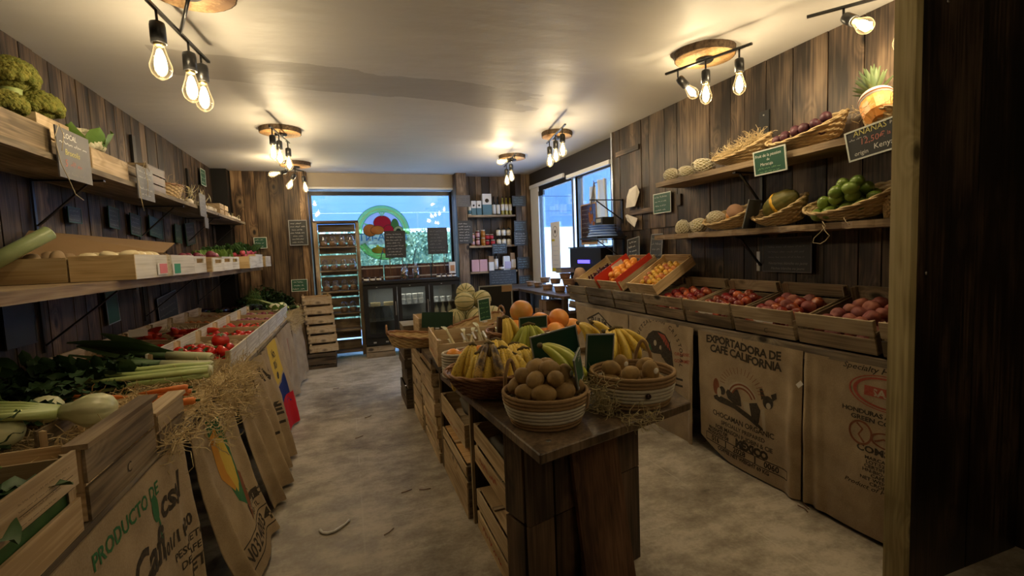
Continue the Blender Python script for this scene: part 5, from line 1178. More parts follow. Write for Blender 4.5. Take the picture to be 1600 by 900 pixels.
    # tags
def tagcard(label, u0, v0, u1, v1, x, mat):
    a, b_ = AX(u0, v0, x), AX(u1, v1, x); m_ = MB('label_white').bx(x-.001, x, a.y-.012*0-.03, b_.y, b_.z, a.z); one('crate_tag', 'label', label, m_, [('coloured_print', MB(mat).bx(x+.0002, x+.0012, a.y, b_.y, b_.z+.006, a.z-.004))])
tagcard('pink paper tag on the white side of the turnip crate', 249, 411, 262, 428, -.994, 'tag_pink'); tagcard('green paper tag on the white crate end', 272, 411, 283, 428, -.984, 'tag_green')
def scatter(kind, label, group, n, x0, x1, y0, y1, z, dz, seed, s=1.0, t=pi):
    rr = random.Random(seed); nx = max(1, round(sqrt(n*(x1-x0)/(y1-y0)))); nyy = max(1, math.ceil(n/nx)); k = 0
    for i in range(nx):
        for j in range(nyy):
            if k >= n: return
            k += 1; kk = kind[k % len(kind)] if isinstance(kind, (list, tuple)) else kind
            kk(label, (x0+(x1-x0)*(i+.5)/nx+rr.uniform(-.006, .006), y0+(y1-y0)*(j+.5)/nyy+rr.uniform(-.006, .006), z+rr.uniform(0, dz)), rot_any(rr, t), s*rr.uniform(.92, 1.06), group)
scatter(PTURN, 'pale yellow turnip in the pine crate with the pink tag', 'pale turnips', 12, -1.255, -1.01, 2.89, 3.32, MS+.115, .01, 3, 1.0, .3)
scatter(POTATO, 'brown potato in the yellow pine crate against the wall', 'potatoes by the wall', 12, -1.58, -1.29, 2.89, 3.32, MS+.10, .03, 4, 1.1)
scatter(POTATO, 'potato in the white-ended crate with the green tag', 'potatoes in the green-tag crate', 14, -1.40, -1.02, 3.40, 3.80, MS+.10, .02, 5, 1.0)
scatter(RONION, 'shallot in the first crate past the green tag', 'shallots', 9, -1.36, -1.04, 3.89, 4.14, MS+.10, .015, 6, .95)
scatter(BEET, 'beetroot in the white-ended crate on the middle left shelf', 'beetroots', 10, -1.36, -1.04, 4.69, 5.03, MS+.10, .05, 7, 1.1)
scatter(ONION, 'onion in the second crate past the green tag', 'onions in the low crate', 9, -1.34, -1.01, 4.25, 4.56, MS+.06, .01, 8, 1)
lm = MB('leaf_light')
for i in range(60): a = rr.uniform(0, 6.28); lm.leaf((-1.2+rr.uniform(-.14, .12), 5.28+rr.uniform(-.13, .13), MS+.09), (cos(a)*.8, sin(a)*.8, 1), (cos(a), sin(a), 0), .11, .07, 0, .35, 4, .15)
one('lettuce', 'lettuce', 'light green lettuce in a crate on the middle left shelf', lm)
scatter(RADISH, 'red radish in the pine crate jutting out of the middle left shelf', 'radishes in the nearer crate', 24, -1.34, -.98, 5.58, 5.93, MS+.125, .045, 9, 1.35, .9); scatter(RADISH, 'red radish in the farther radish crate', 'radishes in the farther crate', 20, -1.34, -1.0, 6.08, 6.48, MS+.15, .04, 10, 1.35, .9)
cs = MB('cardboard'); v = [AX(100, 400, -1.50), AX(128, 345, -1.50), AX(258, 385, -1.12), AX(215, 400, -1.12)]
v = [Vector((-1.53, 2.95, 1.515)), Vector((-1.585, 3.25, 1.66)), Vector((-1.13, 3.95, 1.60)), Vector((-1.04, 3.42, 1.525))]
cs.add(v+[p+Vector((0, 0, .004)) for p in v], [(0, 1, 2, 3), (7, 6, 5, 4), (0, 4, 5, 1), (1, 5, 6, 2), (2, 6, 7, 3), (3, 7, 4, 0)])
one('cardboard_sheet', 'cardboard', 'brown cardboard sheet leaning over the crates of the middle left shelf', cs)
def leekmb(): return MB('stalk_white').lathe([(0, 0), (.018, .001), (.021, .01), (.020, .12), (.021, .20)], 12)
_ll = MB('leek_green')
for i in range(5): _ll.leaf(((i-2)*.006, 0, .17), ((i-2)*.10, 0, 1), (0, 1, 0), .42, .055, 0, .06*(i-2), 7)
_rt = MB('husk')
for i in range(14): _rt.tube([(.01*cos(i), .01*sin(i), .002), (.016*cos(i), .016*sin(i), -.02)], .0008, 3)
_lm = MB('leek_green').tube([(0, 0, .195), (0, 0, .36), (.003, 0, .45)], [.0212, .024, .02], 10, flat=.75)
LEEK = K('leek', 'leek', leekmb(), [('leaves', _ll), ('green_shaft', _lm), ('roots', _rt)])
def lay(kind, label, p, q, s=1.0, group=None, roll=0):    # root end at p, tops towards q
    p, q = Vector(p), Vector(q); d = (q-p).normalized(); R = d.to_track_quat('Z', 'Y').to_matrix() @ RZ(roll)
    return kind(label, M=Matrix.LocRotScale(p, R.to_quaternion(), Vector((s, s, s))), group=group)
a_, b_ = AY(80, 362, 2.93), AY(-40, 425, 2.75); one('leek', 'leek', 'thick pale green leek lying across the pine crates on the middle left shelf', MB('leek_light').tube([a_, a_.lerp(b_, .02), a_.lerp(b_, .5), b_], [.026, .034, .034, .038], 14), [('cut_end', MB('stalk_white').tube([a_+(a_-b_)*.004, a_], [.022, .026], 14))])
# ================================================================ LEFT TABLE
TZ = .80
tb = MB('grey_wood'); rr = random.Random(2)
for i in range(5):
    x0 = -1.60+i*.19; w = .186; tb.bx(x0, x0+w, -.3, 7.2, TZ-.035, TZ)
lg = [('leg', MB('crate_dark').bx(x-.03, x+.03, y-.03, y+.03, 0, TZ-.036)) for x in (-1.54, -.80) for y in (0, 2.2, 4.4, 6.9)]
lg.append(('front_rail', MB('grey_wood').bx(-.68, -.652, -.3, 7.2, TZ-.085, TZ-.036)))
one('display_table', 'table', 'long grey plank table under the left shelves', tb, lg)
# big near crates
BZ = TZ+.001
crate_at('pale crate of green beans nearest the camera at lower left', -1.18, -.655, .60, 1.425, BZ, .205, ('crate_pale', 'crate_pale'), 'slats', 2, 1, Hs=.19, gap=.035)
# printed oval and table of lines on its side
pk = MB('ink_black'); fn = lambda x, y: Vector((-.6535, .60+x, BZ+y))
def pr(vf): put2d(pk, vf, fn)
pr(ring(.46, .155, .040, .043)); pr(ring(.46, .155, .028, .030)); 
for i in range(2): pr(poly([(.60, .122+i*.03), (.80, .122+i*.03), (.80, .1235+i*.03), (.60, .1235+i*.03)]))
for i in range(4): pr(scribble(.60, .130+i*.015, .13+.02*i, .006, random.Random(i)))
pr(scribble(.43, .15, .06, .012, random.Random(9)))
one('crate_stamp', 'label', 'dark oval stamp and printed lines on the side of the green bean crate', pk)
bn = K('green_bean', 'bean', MB('leaf_light').tube([(0, 0, -.06), (.006, 0, -.03), (.008, 0, 0), (.005, 0, .03), (-.002, 0, .06)], [.002, .0045, .005, .0045, .002], 6))
lf = MB('leaf'); rr = random.Random(7)
for i in range(180):
    x, y = rr.uniform(-1.15, -.68), rr.uniform(.8, 1.39); a = rr.uniform(0, 6.28)
    lf.leaf((x, y, BZ+.15+rr.random()*.06), (cos(a), sin(a), rr.uniform(-.1, .5)), (0, 0, 1), rr.uniform(.07, .13), rr.uniform(.05, .08), 0, .3, 5, .12)
lf.bx(-1.165, -.67, .62, 1.41, BZ+.01, BZ+.155)
one('spinach', 'leafy greens', 'heap of dark green leaves filling the crate nearest the camera', lf)
for i in range(34): bn('curled green pod lying on the leaves in the nearest crate', (rr.uniform(-1.1, -.72), rr.uniform(.9, 1.36), BZ+.225+rr.uniform(0, .012)), (rad(90)+rr.uniform(-.15, .15), 0, rr.uniform(0, 3.1)), 1.2, 'green pods on the leaves')
crate_at('old grey crate with a letter C on its side beside the bean crate', -1.12, -.657, 1.47, 1.915, BZ, .19, ('crate_pale', 'crate_old'), 'slats', 2, 1, Hs=.075)
rl = MB('shelf_board').bx(-.70, -.645, 1.46, 1.93, BZ+.193, BZ+.207); one('crate_rail', 'board', 'worn flat rail lying on the rim of the old grey crate', rl)
k_ = MB('ink_black'); put2d(k_, txt('C', .045, .001), lambda x, y: Vector((-.6555, 1.70+x, BZ+.03+y))); one('crate_letter', 'label', 'black letter C printed on the old grey crate', k_)
crate_at('small broken grey crate at the table edge with a pale top rail', -1.0, -.657, 1.95, 2.22, BZ, .12, ('crate_pale', 'crate_old'), 'slats', 2, 1, Hs=.06)
one('crate_rail', 'board', 'clean pale rail on top of the small broken grey crate', MB('crate_pale').bx(-.715, -.655, 1.93, 2.25, BZ+.124, BZ+.138))
TURNIP('purple-topped turnip in the small broken crate', (-.76, 2.06, BZ+.11), (.4, .3, 0), 1.0)
# straw bed
def bed(rr):
    x, y = rr.uniform(-1.5, -.66), rr.uniform(1.93, 3.1); return Vector((x, y, BZ+.004+.05*rr.random()+.02*mn.noise(Vector((x*9, y*9, 0))))), .5
wool('wood_wool', 'bed of pale wood wool on the left table under the carrots and fennel', 2600, bed, .11, .0016, 11)
sb = MB('straw').grid(lambda u, v: Vector((-1.58+.92*u, 1.94+1.15*v, BZ+.012+.022*(.5+mn.noise(Vector((u*9, v*11, 2))))*min(1, 8*(1-u)))), 40, 46); tag(link('wood_wool_mat', sb.mesh('wood_wool_mat')), 'compacted wood wool layer on the left table', 'wood wool', kind='stuff')
def drape(y0, y1, drop):
    def f(rr): y = rr.uniform(y0, y1); t = rr.random()**1.5; return Vector((-.655+.035*rr.random()+.04*t, y, BZ+.03-drop*t)), 1.6
    return f
wool('wood_wool', 'wood wool spilling over the table edge beside the carrots', 620, drape(2.3, 3.35, .18), .12, .0018, 12)
wool('wood_wool', 'tuft of wood wool hanging below the spilling straw at the table edge', 200, drape(2.95, 3.35, .30), .12, .0018, 13)
wool('wood_wool', 'few wood wool strands on the table edge by the broken crate', 70, drape(1.9, 2.1, .05), .13, .0014, 15)
wool('wood_wool', 'thin wood wool at the far left table edge', 500, drape(5.6, 6.9, .16), .12, .0016, 16)
# fennel
def fennel(label, p, yaw, s=1.0, pitch=0):
    b = MB('fennel').lathe([(0, -.050), (.022, -.049), (.046, -.034), (.056, -.010), (.053, .015), (.040, .035), (.030, .045), (.024, .065)], 40, fn=lambda r, z, a: r*(1+.09*abs(sin(3.5*a+z*12))+.02*sin(25*a)), sy=.74)
    st = MB('stalk'); fr = MB('frond'); rr = random.Random(int(p[0]*1000))
    for i in range(5):
        a = (i-2)*.28; pts = [(.02*(i-2)/2, 0, .07), (.045*(i-2)/2+.02*sin(a), .01, .16), (.11*sin(a), .02, .26+.02*(i % 2))]; st.tube(pts, [.014, .010, .007], 8)
        for k in range(26):
            d = Vector((rr.gauss(0, .6)+sin(a), rr.gauss(0, .5), rr.uniform(.2, 1))).normalized(); q = Vector(pts[2])-Vector((0, 0, rr.random()*.08)); fr.tube([q, q+d*.06, q+d*.12+Vector((0, rr.gauss(0, .02), 0))], [.0016, .0012, .0006], 3)
    ridge = MB('fennel')
    return one('fennel_bulb', 'fennel', label, b, [('stalks', st), ('fronds', fr)], M=Matrix.Translation(p) @ Euler((rad(90)+pitch, 0, yaw)).to_matrix().to_4x4() @ Matrix.Scale(s, 4))
fennel('largest white fennel bulb with green stalks, root end towards the aisle', (-.90, 2.10, BZ+.135), rad(-80), 1.35, -.12)
fennel('white fennel bulb lying behind the largest one', (-1.12, 2.26, BZ+.12), rad(-75), 1.15)
fennel('white fennel bulb nearest the camera behind the bean crate', (-1.12, 2.02, BZ+.11), rad(-95), 1.1); fennel('white fennel bulb against the wall with feathery tops', (-1.36, 2.16, BZ+.12), rad(-85), 1.1)
# carrots: a pair in the middle, a bunch at the edge
for i, (x, y, yaw, z) in enumerate(((-1.24, 2.46, -92, .075), (-1.20, 2.52, -84, .09), (-1.19, 2.40, -98, .075))):
    lay(CARROT, 'long orange carrot on the wood wool, %s of the three by the celery leaves' % ('middle', 'upper', 'nearest')[i], (x, y, BZ+z), (x+.3*cos(rad(yaw+80)), y+.3*sin(rad(yaw+80)), BZ+z-.015), 1.35, 'carrots by the celery leaves')
for i, (x, y, z, a) in enumerate(((-.70, 2.42, .085, 6), (-.72, 2.35, .075, -6), (-.71, 2.29, .10, 4), (-.70, 2.38, .115, -4), (-.74, 2.23, .075, 10), (-.66, 2.32, .07, 0))):
    lay(CARROT, 'stubby orange carrot in the bunch at the table edge', (x+.02, y, BZ+z), (x-.3, y+.3*sin(rad(a)), BZ+z), .95, 'carrot bunch at the table edge')
# celery and leeks
def celery(label, p, q, s=1.0, seed=0):
    rr = random.Random(seed); st = MB('stalk'); lf = MB('leaf_dark')
    for i in range(9):
        a = i*2.4; r = .010+.013*sqrt(i/2); pts = [(r*cos(a)*1.1, r*sin(a)*.8, 0), (r*cos(a)*1.5, r*sin(a), .10), (r*cos(a)*1.6, r*sin(a)*1.0, .25), (r*cos(a)*3, r*sin(a)*1.8, .40)]
        st.tube(pts, [.012, .013, .011, .006], 7, flat=.6)
    for i in range(120):
        t = rr.uniform(.26, .62); a = rr.uniform(0, 6.28); w = .02+.15*(t-.26)/.36
        lf.leaf((w*cos(a)*.9, w*sin(a)*.5, t), (cos(a)*.8, sin(a)*.5, rr.uniform(0, 1)), (rr.gauss(0, 1), rr.gauss(0, 1), 0), rr.uniform(.05, .09), rr.uniform(.04, .065), 0, .3, 4, .2)
    b = MB('stalk_white').lathe([(0, -.012), (.022, -.010), (.032, .004), (.030, .03)], 14, sy=.85)
    K('celery', 'celery', b, [('stalks', st), ('leaves', lf)])(label, M=Matrix.LocRotScale(Vector(p), (Vector(q)-Vector(p)).to_track_quat('Z', 'Y'), Vector((s, s, s))))
celery('celery bunch nearest the aisle edge, root end towards the aisle', (-.71, 2.84, BZ+.09), (-1.5, 2.80, BZ+.10), 1.22, 1)
for i, (y, dy, z) in enumerate(((3.0, .14, .10), (3.08, .30, .13), (3.12, .40, .08))): lay(LEEK, 'leek on the left table with dark leaves towards the wall, %s' % ('front', 'top', 'lowest', 'rear')[i], (-.73-.02*i, y-.02, BZ+z-.01), (-1.5, y+dy, BZ+z+.05), 1.28, 'leeks beside the celery', i)
gl = MB('leaf_dark'); rr = random.Random(31)
for i in range(420):
    x, y = rr.uniform(-1.50, -1.10), rr.uniform(1.8, 3.05); a = rr.uniform(0, 6.28); gl.leaf((x, y, BZ+.05+rr.random()*.12), (cos(a), sin(a), rr.uniform(-.1, .7)), (0, 0, 1), rr.uniform(.06, .11), rr.uniform(.04, .07), 0, .3, 4, .2)
one('celery_leaves', 'leafy greens', 'mass of dark celery and carrot leaves against the left wall', gl)
# crates of tomatoes, peppers and roots, two columns
CR = crate_kind('small_crate', .42, .46, .135, .085, ('crate_pale', 'crate_white'), 'plate', 1, 1, post=.024)
CRB = crate_kind('small_crate', .44, .45, .135, .085, ('crate_pale', 'crate_pale'), 'plate', 1, 1, post=.024)
nms = ('nearest', 'second', 'third', 'fourth', 'fifth', 'farthest')
cont_f = (TOMATO, POTATO, [TOMATO, SMALLTOM], TOMATO, RONION, BEET); cont_b = (TOMATO, TOMATO, None, GARLIC, RPLUM, ONION)
nf = ('big red tomatoes', 'brown roots', 'mixed red tomatoes', 'red tomatoes', 'red onions', 'beetroots'); nb = ('red tomatoes', 'red tomatoes', 'long red peppers', 'garlic', 'small red roots', 'onions')
_pp = MB('pepper').lathe([(0, 0), (.012, .003), (.022, .02), (.024, .06), (.016, .11), (.004, .145), (0, .15)], 12, fn=lambda r, z, a: r*(1+.07*sin(3*a)))
PEPPER = K('long_pepper', 'pepper', _pp, [('stem', MB('leaf').tube([(0, 0, .003), (0, .004, -.025)], [.004, .003], 6))])
for i in range(6):
    y = 3.37+i*.475
    MF = tiltM((-.885, y, BZ+.012), 0, rad(-3)); CR('small crate at the aisle side of the left table, %s, holding %s' % (nms[i], nf[i]), M=MF)
    pack(cont_f[i], MF, .37, .41, .036, .004, {TOMATO: 'red tomato', POTATO: 'brown root', RONION: 'red onion', BEET: 'beetroot'}.get(cont_f[i] if not isinstance(cont_f[i], list) else TOMATO)+' in the %s aisle-side crate' % nms[i], nf[i]+', %s aisle crate' % nms[i], 2 if i == 0 else 1, .2, i, .9, tilt=.8 if i != 1 else pi)
    MBk = tiltM((-1.345, y+.02, BZ+.02), 0, rad(-5)); CRB('small crate at the wall side of the left table, %s, holding %s' % (nms[i], nb[i]), M=MBk)
    if cont_b[i]: pack(cont_b[i], MBk, .39, .40, .036 if cont_b[i] in (TOMATO, ONION) else .03, .004, {TOMATO: 'red tomato', GARLIC: 'garlic bulb', RPLUM: 'small red root', ONION: 'onion'}[cont_b[i]]+' in the %s wall-side crate' % nms[i], nb[i]+', %s wall crate' % nms[i], 1, .2, 20+i, .9, tilt=.8)
rr = random.Random(9)
for i in range(16): PEPPER('long red pepper heaped in the third wall-side crate', (-1.50+.05*(i % 8), 4.32+.09*(i//8)+rr.uniform(-.02, .02), BZ+.06+.04*(i//8)+rr.uniform(0, .02)), (rad(80)+rr.uniform(-.3, .3), 0, rr.uniform(-1.2, 1.2)), 1.2, 'long red peppers')
TOMATO('big red tomato with green calyx on top of the nearest aisle-side crate', (-.80, 3.50, BZ+.15), (.3, .2, 0), 1.35)
one('note_card', 'label', 'blank white card standing in the third wall-side crate', MB('label_white').box((0, 0, .03), (.11, .003, .055)), [('card_foot', MB('label_white').box((0, .01, .003), (.05, .02, .003)))], (-1.45, 4.10, BZ+.14), (rad(-15), 0, rad(12)))
# aubergines, courgettes and herbs at the far end
AUB = K('aubergine', 'aubergine', MB('aubergine').lathe([(0, 0), (.03, .006), (.038, .04), (.034, .10), (.022, .16), (.018, .18)], 14), [('green_cap', MB('leaf').lathe([(.020, .172), (.014, .19), (.006, .195), (.005, .21), (0, .21)], 10))])
COU = K('courgette', 'courgette', MB('courgette').lathe([(0, 0), (.018, .003), (.023, .03), (.022, .15), (.014, .19), (.012, .20)], 12), [('stem', MB('stalk').lathe([(.0125, .198), (.011, .215), (0, .216)], 8))])
for i in range(30): AUB('dark aubergine in the heap past the small crates', (-1.48+.10*(i % 6)+rr.uniform(-.02, .02), 6.18+.10*(i//6 % 3), BZ+.04+.055*(i//18)+rr.uniform(0, .01)), (rad(86), 0, rr.uniform(-.6, .6)), 1.1, 'heaped aubergines')
for i in range(14): COU('dark courgette in the heap by the far wall end', (-1.0+.055*(i % 6), 6.15+.12*(i//6), BZ+.035+.04*(i//6)), (rad(84), 0, rr.uniform(-.5, .8)), 1.15, 'heaped courgettes')
hb_ = MB('leaf_dark')
for i in range(1500):
    a = rr.uniform(0, 6.28); q = sqrt(rr.random()); x, y = -1.02+.34*q*cos(a), 6.82+.25*q*sin(a); z = BZ+.02+.30*rr.random()*(1.1-q*.7); hb_.leaf((x, y, z), (rr.gauss(0, 1), rr.gauss(0, 1), rr.gauss(.5, .6)), (0, .3, 1), rr.uniform(.03, .055), rr.uniform(.02, .04), 0, .3, 3, .2)
one('parsley', 'herbs', 'bushy dark green parsley at the far end of the left table', hb_)
fennel('pale fennel at the far corner of the left table', (-.76, 6.25, BZ+.10), rad(-60), 1.2, -.3)
floret('pale cauliflower at the far corner of the left table', 'cauliflower', 'cauliflower', 'cauliflower', (-.80, 6.02, BZ+.10), .075, seed=5, leaves='leaf_light')
# ================================================================ RIGHT WALL: SHELVES
wallshelf('wall_shelf', 'upper rough-edged shelf on the right plank wall', RW-.001, 2.54, 1.30, 3.46, 1.945, 1.985, 'shelf_board', .012, 5)
wallshelf('wall_shelf', 'lower rough-edged shelf on the right plank wall', RW-.001, 2.53, 1.30, 3.46, 1.50, 1.54, 'shelf_board', .03, 9)
for i, (y, z) in enumerate(((2.62, 1.945), (2.62, 1.50))): bracket('black bracket under the %s right shelf' % ('upper', 'lower')[i], y, z, .26, RW, .22)
one('wall_upright', 'bracket', 'dark upright strip on the right wall above the upper shelf', MB('black_metal').bx(RW-.012, RW-.001, 2.56, 2.64, 1.99, 2.36), [('screw', MB('steel').ball((RW-.014, 2.60, 2.33), .006, 8, 5))])
US, LS = 1.986, 1.541
def at_shelf(u, v, x, z): p = AX(u, v, x); return Vector((x, p.y, z))
for i, (u, r, y_) in enumerate(((1049, .048, 0), (1073, .044, 0), (1099, .052, 0))):
    p = at_shelf(u, 268, 2.60+.02*(i == 1), US+r*1.02); netted('netted_fruit', 'cream foam-netted fruit on the upper right shelf, %s of three' % ('leftmost', 'middle', 'rightmost')[i], p, ((rad(88), 0, rad(25)), (rad(90), 0, rad(80)), (rad(92), 0, rad(75)))[i], r, .10+.02*i, 'melon', 'netted fruit on the upper right shelf')
TM = []
def tray(label, u, v, x, z, a, b_, h0, h1, yaw, mat='wicker', cat='basket', pitch=0, roll=rad(26)):
    p = at_shelf(u, v, x, z); woven(mat, 'wicker', a, b_, h0, h1, label=label, M=(Mt := tiltM((p.x, p.y, z+.004+b_*.74*sin(roll)), yaw, pitch, roll)), base=.74, rows=8, cat=cat); TM.append(Mt); return p
p = tray('slanting wicker basket of wood wool on the upper right shelf', 1162, 240, 2.66, US, .22, .13, .045, .12, rad(-78))
wool('wood_wool', 'wood wool in the slanting basket on the upper right shelf', 420, lambda rr: ((lambda a, q: TM[0] @ Vector((.17*q*cos(a), .10*q*sin(a), .06+.04*rr.random()+.05*q*cos(a))))(rr.uniform(0, 6.28), sqrt(rr.random())), .6), .10, .0013, 21)
p2 = tray('slanting wicker basket of passion fruit on the upper right shelf', 1262, 212, 2.66, US, .235, .13, .05, .125, rad(-78))
pack(PASSION, TM[1] @ tiltM((-.01, 0, .015), 0, rad(12)), .36, .20, .030, 0, 'dark passion fruit in the slanting basket on the upper right shelf', 'passion fruit', 2, .3, 2, .95)
# pineapple lying in a basket behind its sign
pp_ = at_shelf(1378, 190, 2.66, US); 
woven('wicker', 'wicker', .13, .12, .09, .10, label='round wicker basket holding the pineapple', M=tiltM((2.66, pp_.y-.05, US+.004)), base=.8, rows=6, cat='basket')
pm = MB('grapefruit').lathe([(0, -.10), (.04, -.095), (.066, -.06), (.074, 0), (.068, .06), (.045, .095), (.02, .105)], 36, fn=lambda r, z, a: r*(1+.05*abs(sin(a*7+z*55))*abs(sin(a*7-z*55))), smooth=False)
cr = MB('pineapple_leaf'); rr = random.Random(4)
for i in range(44):
    a = i*2.4; t = i/44; cr.leaf((.012*cos(a), .012*sin(a), .09+.03*t), (cos(a)*(1.2-t), sin(a)*(1.2-t), .45+1.5*t), (-cos(a), -sin(a), .5), .09+.06*t, .017, 0, -.15+.3*t, 6)
wrap = MB('paper_white').lathe([(.078, .028), (.078, .05), (.070, .07)], 28); wrp = MB('ink_rust').lathe([(.0788, .036), (.0788, .046)], 28)
K('pineapple', 'pineapple', pm, [('leaf_crown', cr), ('paper_wrap', wrap, [('printing', wrp)])])('golden pineapple with a paper band on the upper right shelf', M=Matrix.Translation((2.60, 1.70, US+.125)) @ Vector((.35, .42, .80)).to_track_quat('Z', 'Y').to_matrix().to_4x4() @ Matrix.Scale(1.02, 4))
wool('wood_wool', 'wood wool around the pineapple', 90, lambda rr: (Vector((2.62+rr.uniform(-.1, .08), pp_.y+rr.uniform(-.15, .12), US+.10+rr.random()*.03)), .5), .09, .0012, 22)
# lower right shelf
for i, (u, v, r, rot, x) in enumerate(((1066, 352, .050, (rad(20), 0, 0), 2.62), (1085, 340, .048, (rad(85), 0, .6), 2.72), (1092, 354, .052, (rad(80), 0, .9), 2.60))):
    netted('netted_fruit', 'foam-netted fruit at the left end of the lower right shelf, %s of three' % ('front left', 'rear', 'front right')[i], at_shelf(u, v, x, LS+r*1.02), rot, r, .10, 'melon', 'netted fruit on the lower right shelf')
p3 = tray('slanting wicker basket with half a papaya on the lower right shelf', 1142, 352, 2.66, LS, .20, .13, .045, .11, rad(-78))
netted('netted_fruit', 'foam-netted fruit inside the slanting papaya basket', TM[2] @ Vector((-.10, -.01, .065)), (rad(85), 0, rad(60)), .046, .10)
pa = MB('gourd_green').ball((0, 0, 0), .06, 18, 12, 0, (1, 1, 1.5)); ph = MB('papaya').lathe([(0, .0), (.040, .0), (.053, -.002), (.0545, -.006)][::-1], 24, c=(0, -.0605, 0), R=RX(rad(90)), sy=1.5)
K('papaya', 'papaya', MB('clay').ball((0, 0, 0), .062, 20, 12, 0, (1, .95, 1.6)), [('orange_flesh', MB('papaya').ball((0, -.012, 0), .055, 16, 10, 0, (.75, 1.0, 1.35)))])('brown papaya with a bright orange cut side in the left wicker basket', M=TM[2] @ Matrix.Translation((.06, -.0, .085)) @ Euler((rad(50), rad(75), 0)).to_matrix().to_4x4())
p4 = tray('slanting wicker basket with a striped melon on the lower right shelf', 1222, 345, 2.665, LS, .18, .13, .045, .14, rad(-78))
gs = MB('gourd_yellow').lathe([(.0795, -.010), (.0812, 0), (.0795, .010)], 30)
K('striped_melon', 'melon', MB('gourd_green').lathe([(0, -.13), (.03, -.12), (.062, -.08), (.079, 0), (.062, .08), (.03, .12), (0, .13)], 36, fn=lambda r, z, a: r*(1+.03*cos(12*a))), [('yellow_band', gs)])('dark green ribbed melon with a yellow band in the middle wicker basket', M=TM[3] @ Matrix.Translation((.015, 0, .105)) @ Euler((0, rad(62), 0)).to_matrix().to_4x4())
bd_, ps_ = board(.15, .19, 'slate', 'frame_silver', [], .006); one('tilted_slate', 'price sign', 'dark slate seen edge-on between the two left wicker baskets', bd_, ps_, (2.56, AX(1170, 350, 2.56).y, LS+.002), (rad(-14), 0, rad(-165)))
p5 = tray('long slanting wicker basket heaped with green limes', 1330, 330, 2.665, LS, .235, .14, .05, .13, rad(-78))
LI = 0
rr = random.Random(5)
MLm = TM[4] @ tiltM((0, 0, .015), 0, rad(10))
pack(LIME, MLm, .36, .25, .038, 0, 'green lime in the heaped wicker basket on the lower right shelf', 'heaped limes', 2, .15, 5, 1.0, (.95, 1.05))
for i in range(4): LIME('green lime in the heaped wicker basket on the lower right shelf', M=MLm @ Matrix.Translation((.0+.07*(i % 2), -.05+.08*(i//2), .14)) @ Euler(rot_any(rr)).to_matrix().to_4x4(), group='heaped limes')
tray('small wicker pot beside the lime basket next to the partition', 1397, 330, 2.66, LS, .05, .05, .10, .10, 0, roll=0)
def twine(label, pts, r=.0018): one('twine', 'twine', label, MB('twine').tube([AX(u, v, x) for u, v, x in pts], r, 5))
twine('loop of pale twine hanging from the lime basket', [(1285, 346, 2.50), (1290, 353, 2.49), (1283, 362, 2.49), (1272, 372, 2.49), (1270, 379, 2.49), (1282, 381, 2.49), (1290, 376, 2.49), (1296, 368, 2.49), (1290, 362, 2.49), (1285, 352, 2.49)], .0022)
twine('pale twine tied on the lime basket side', [(1318, 340, 2.51), (1322, 347, 2.50), (1328, 351, 2.50)])
# signs of the right wall
def slopesign(label, q, x, face, frame, lines, nl, seed, cols, tilt=0, fw=.008, cat='price sign', pitch=6):
    P = [AX(u, v, x) for u, v in q]            # tl, tr, br, bl
    w = (P[0]-P[1]).length; h = (P[0]-P[3]).length; c = (P[2]+P[3])/2; roll = atan2(P[1].z-P[0].z, abs(P[1].y-P[0].y))
    bm_, ps = board(w, h, face, frame, lines if lines else auto_lines(w, h, nl, cols, .5, seed), fw, .006, seed=seed)
    return one('price_sign', cat, label, bm_, ps, M=Matrix.Translation(c) @ RZ(-pi/2).to_4x4() @ RY(-roll).to_4x4() @ RX(rad(pitch)).to_4x4())
w_, h_ = .25, .14
slopesign('green sign hung in the middle of the upper right shelf, fruit de la passion', ((1188, 238), (1240, 224), (1232, 265), (1179, 276)), 2.515, 'green_board', 'frame_white', [('Fruit de la passion', -.105, .108, .026, 'chalk', .001), ('du', -.02, .083, .022, 'chalk', .0), ('Maracuja', -.07, .055, .026, 'chalk', .0), (None, -.09, .032, .17, 'chalk_green', .012), (None, -.08, .012, .15, 'chalk_green', .012)], 0, 80, ())
slopesign('black sign reading ANANAS 12,50 origin Kenya below the pineapple', ((1325, 209), (1420, 174), (1420, 225), (1330, 254)), 2.515, 'slate', 'frame_white', [('ANANAS', -.10, .118, .040, 'chalk_yellow', .002), ('pour un', .075, .128, .022, 'chalk', 0), (None, -.125, .100, .09, 'chalk', .012), ('12,50\u20ac', -.075, .070, .042, 'chalk_red', .001), ('la p', .055, .078, .026, 'chalk_red', 0), ('origin', -.11, .022, .030, 'chalk', 0), ('Kenya', -.015, .030, .038, 'chalk', .001)], 0, 81, ())
wallcard('small green framed sign at the left end of the right plank wall', (1021, 304), (1049, 331), RW-.02, 'green_board', 'frame_white', 4, 82, ('chalk',), -pi/2, 0, .008)
one('hinge_block', 'block', 'small dark wood block behind the green framed sign', MB('niche_wood').bx(RW-.018, RW-.001, 3.48, 3.54, 1.80, 1.90))
def lean(label, c0, c1, x, nl, seed, cols, rz=-pi/2, tilt=-6, roll=0): 
    a, b_ = AX(*c0, x), AX(*c1, x); w, h = abs(b_.y-a.y), abs(a.z-b_.z); bm_, ps = board(w, h, 'slate', 'frame_silver', auto_lines(w, h, nl, cols, .5, seed), .006, .006, seed=seed)
    one('chalkboard', 'chalkboard', label, bm_, ps, (x, (a.y+b_.y)/2, min(a.z, b_.z)), (rad(tilt), rad(roll), rz))
lean('narrow framed chalkboard leaning behind the mandarin crate', (980, 372), (1000, 412), 2.74, 5, 84, ('chalk',), roll=-8); lean('narrow dark framed chalkboard right of the mandarin board', (1015, 366), (1034, 405), 2.78, 4, 85, ('chalk_soft',))
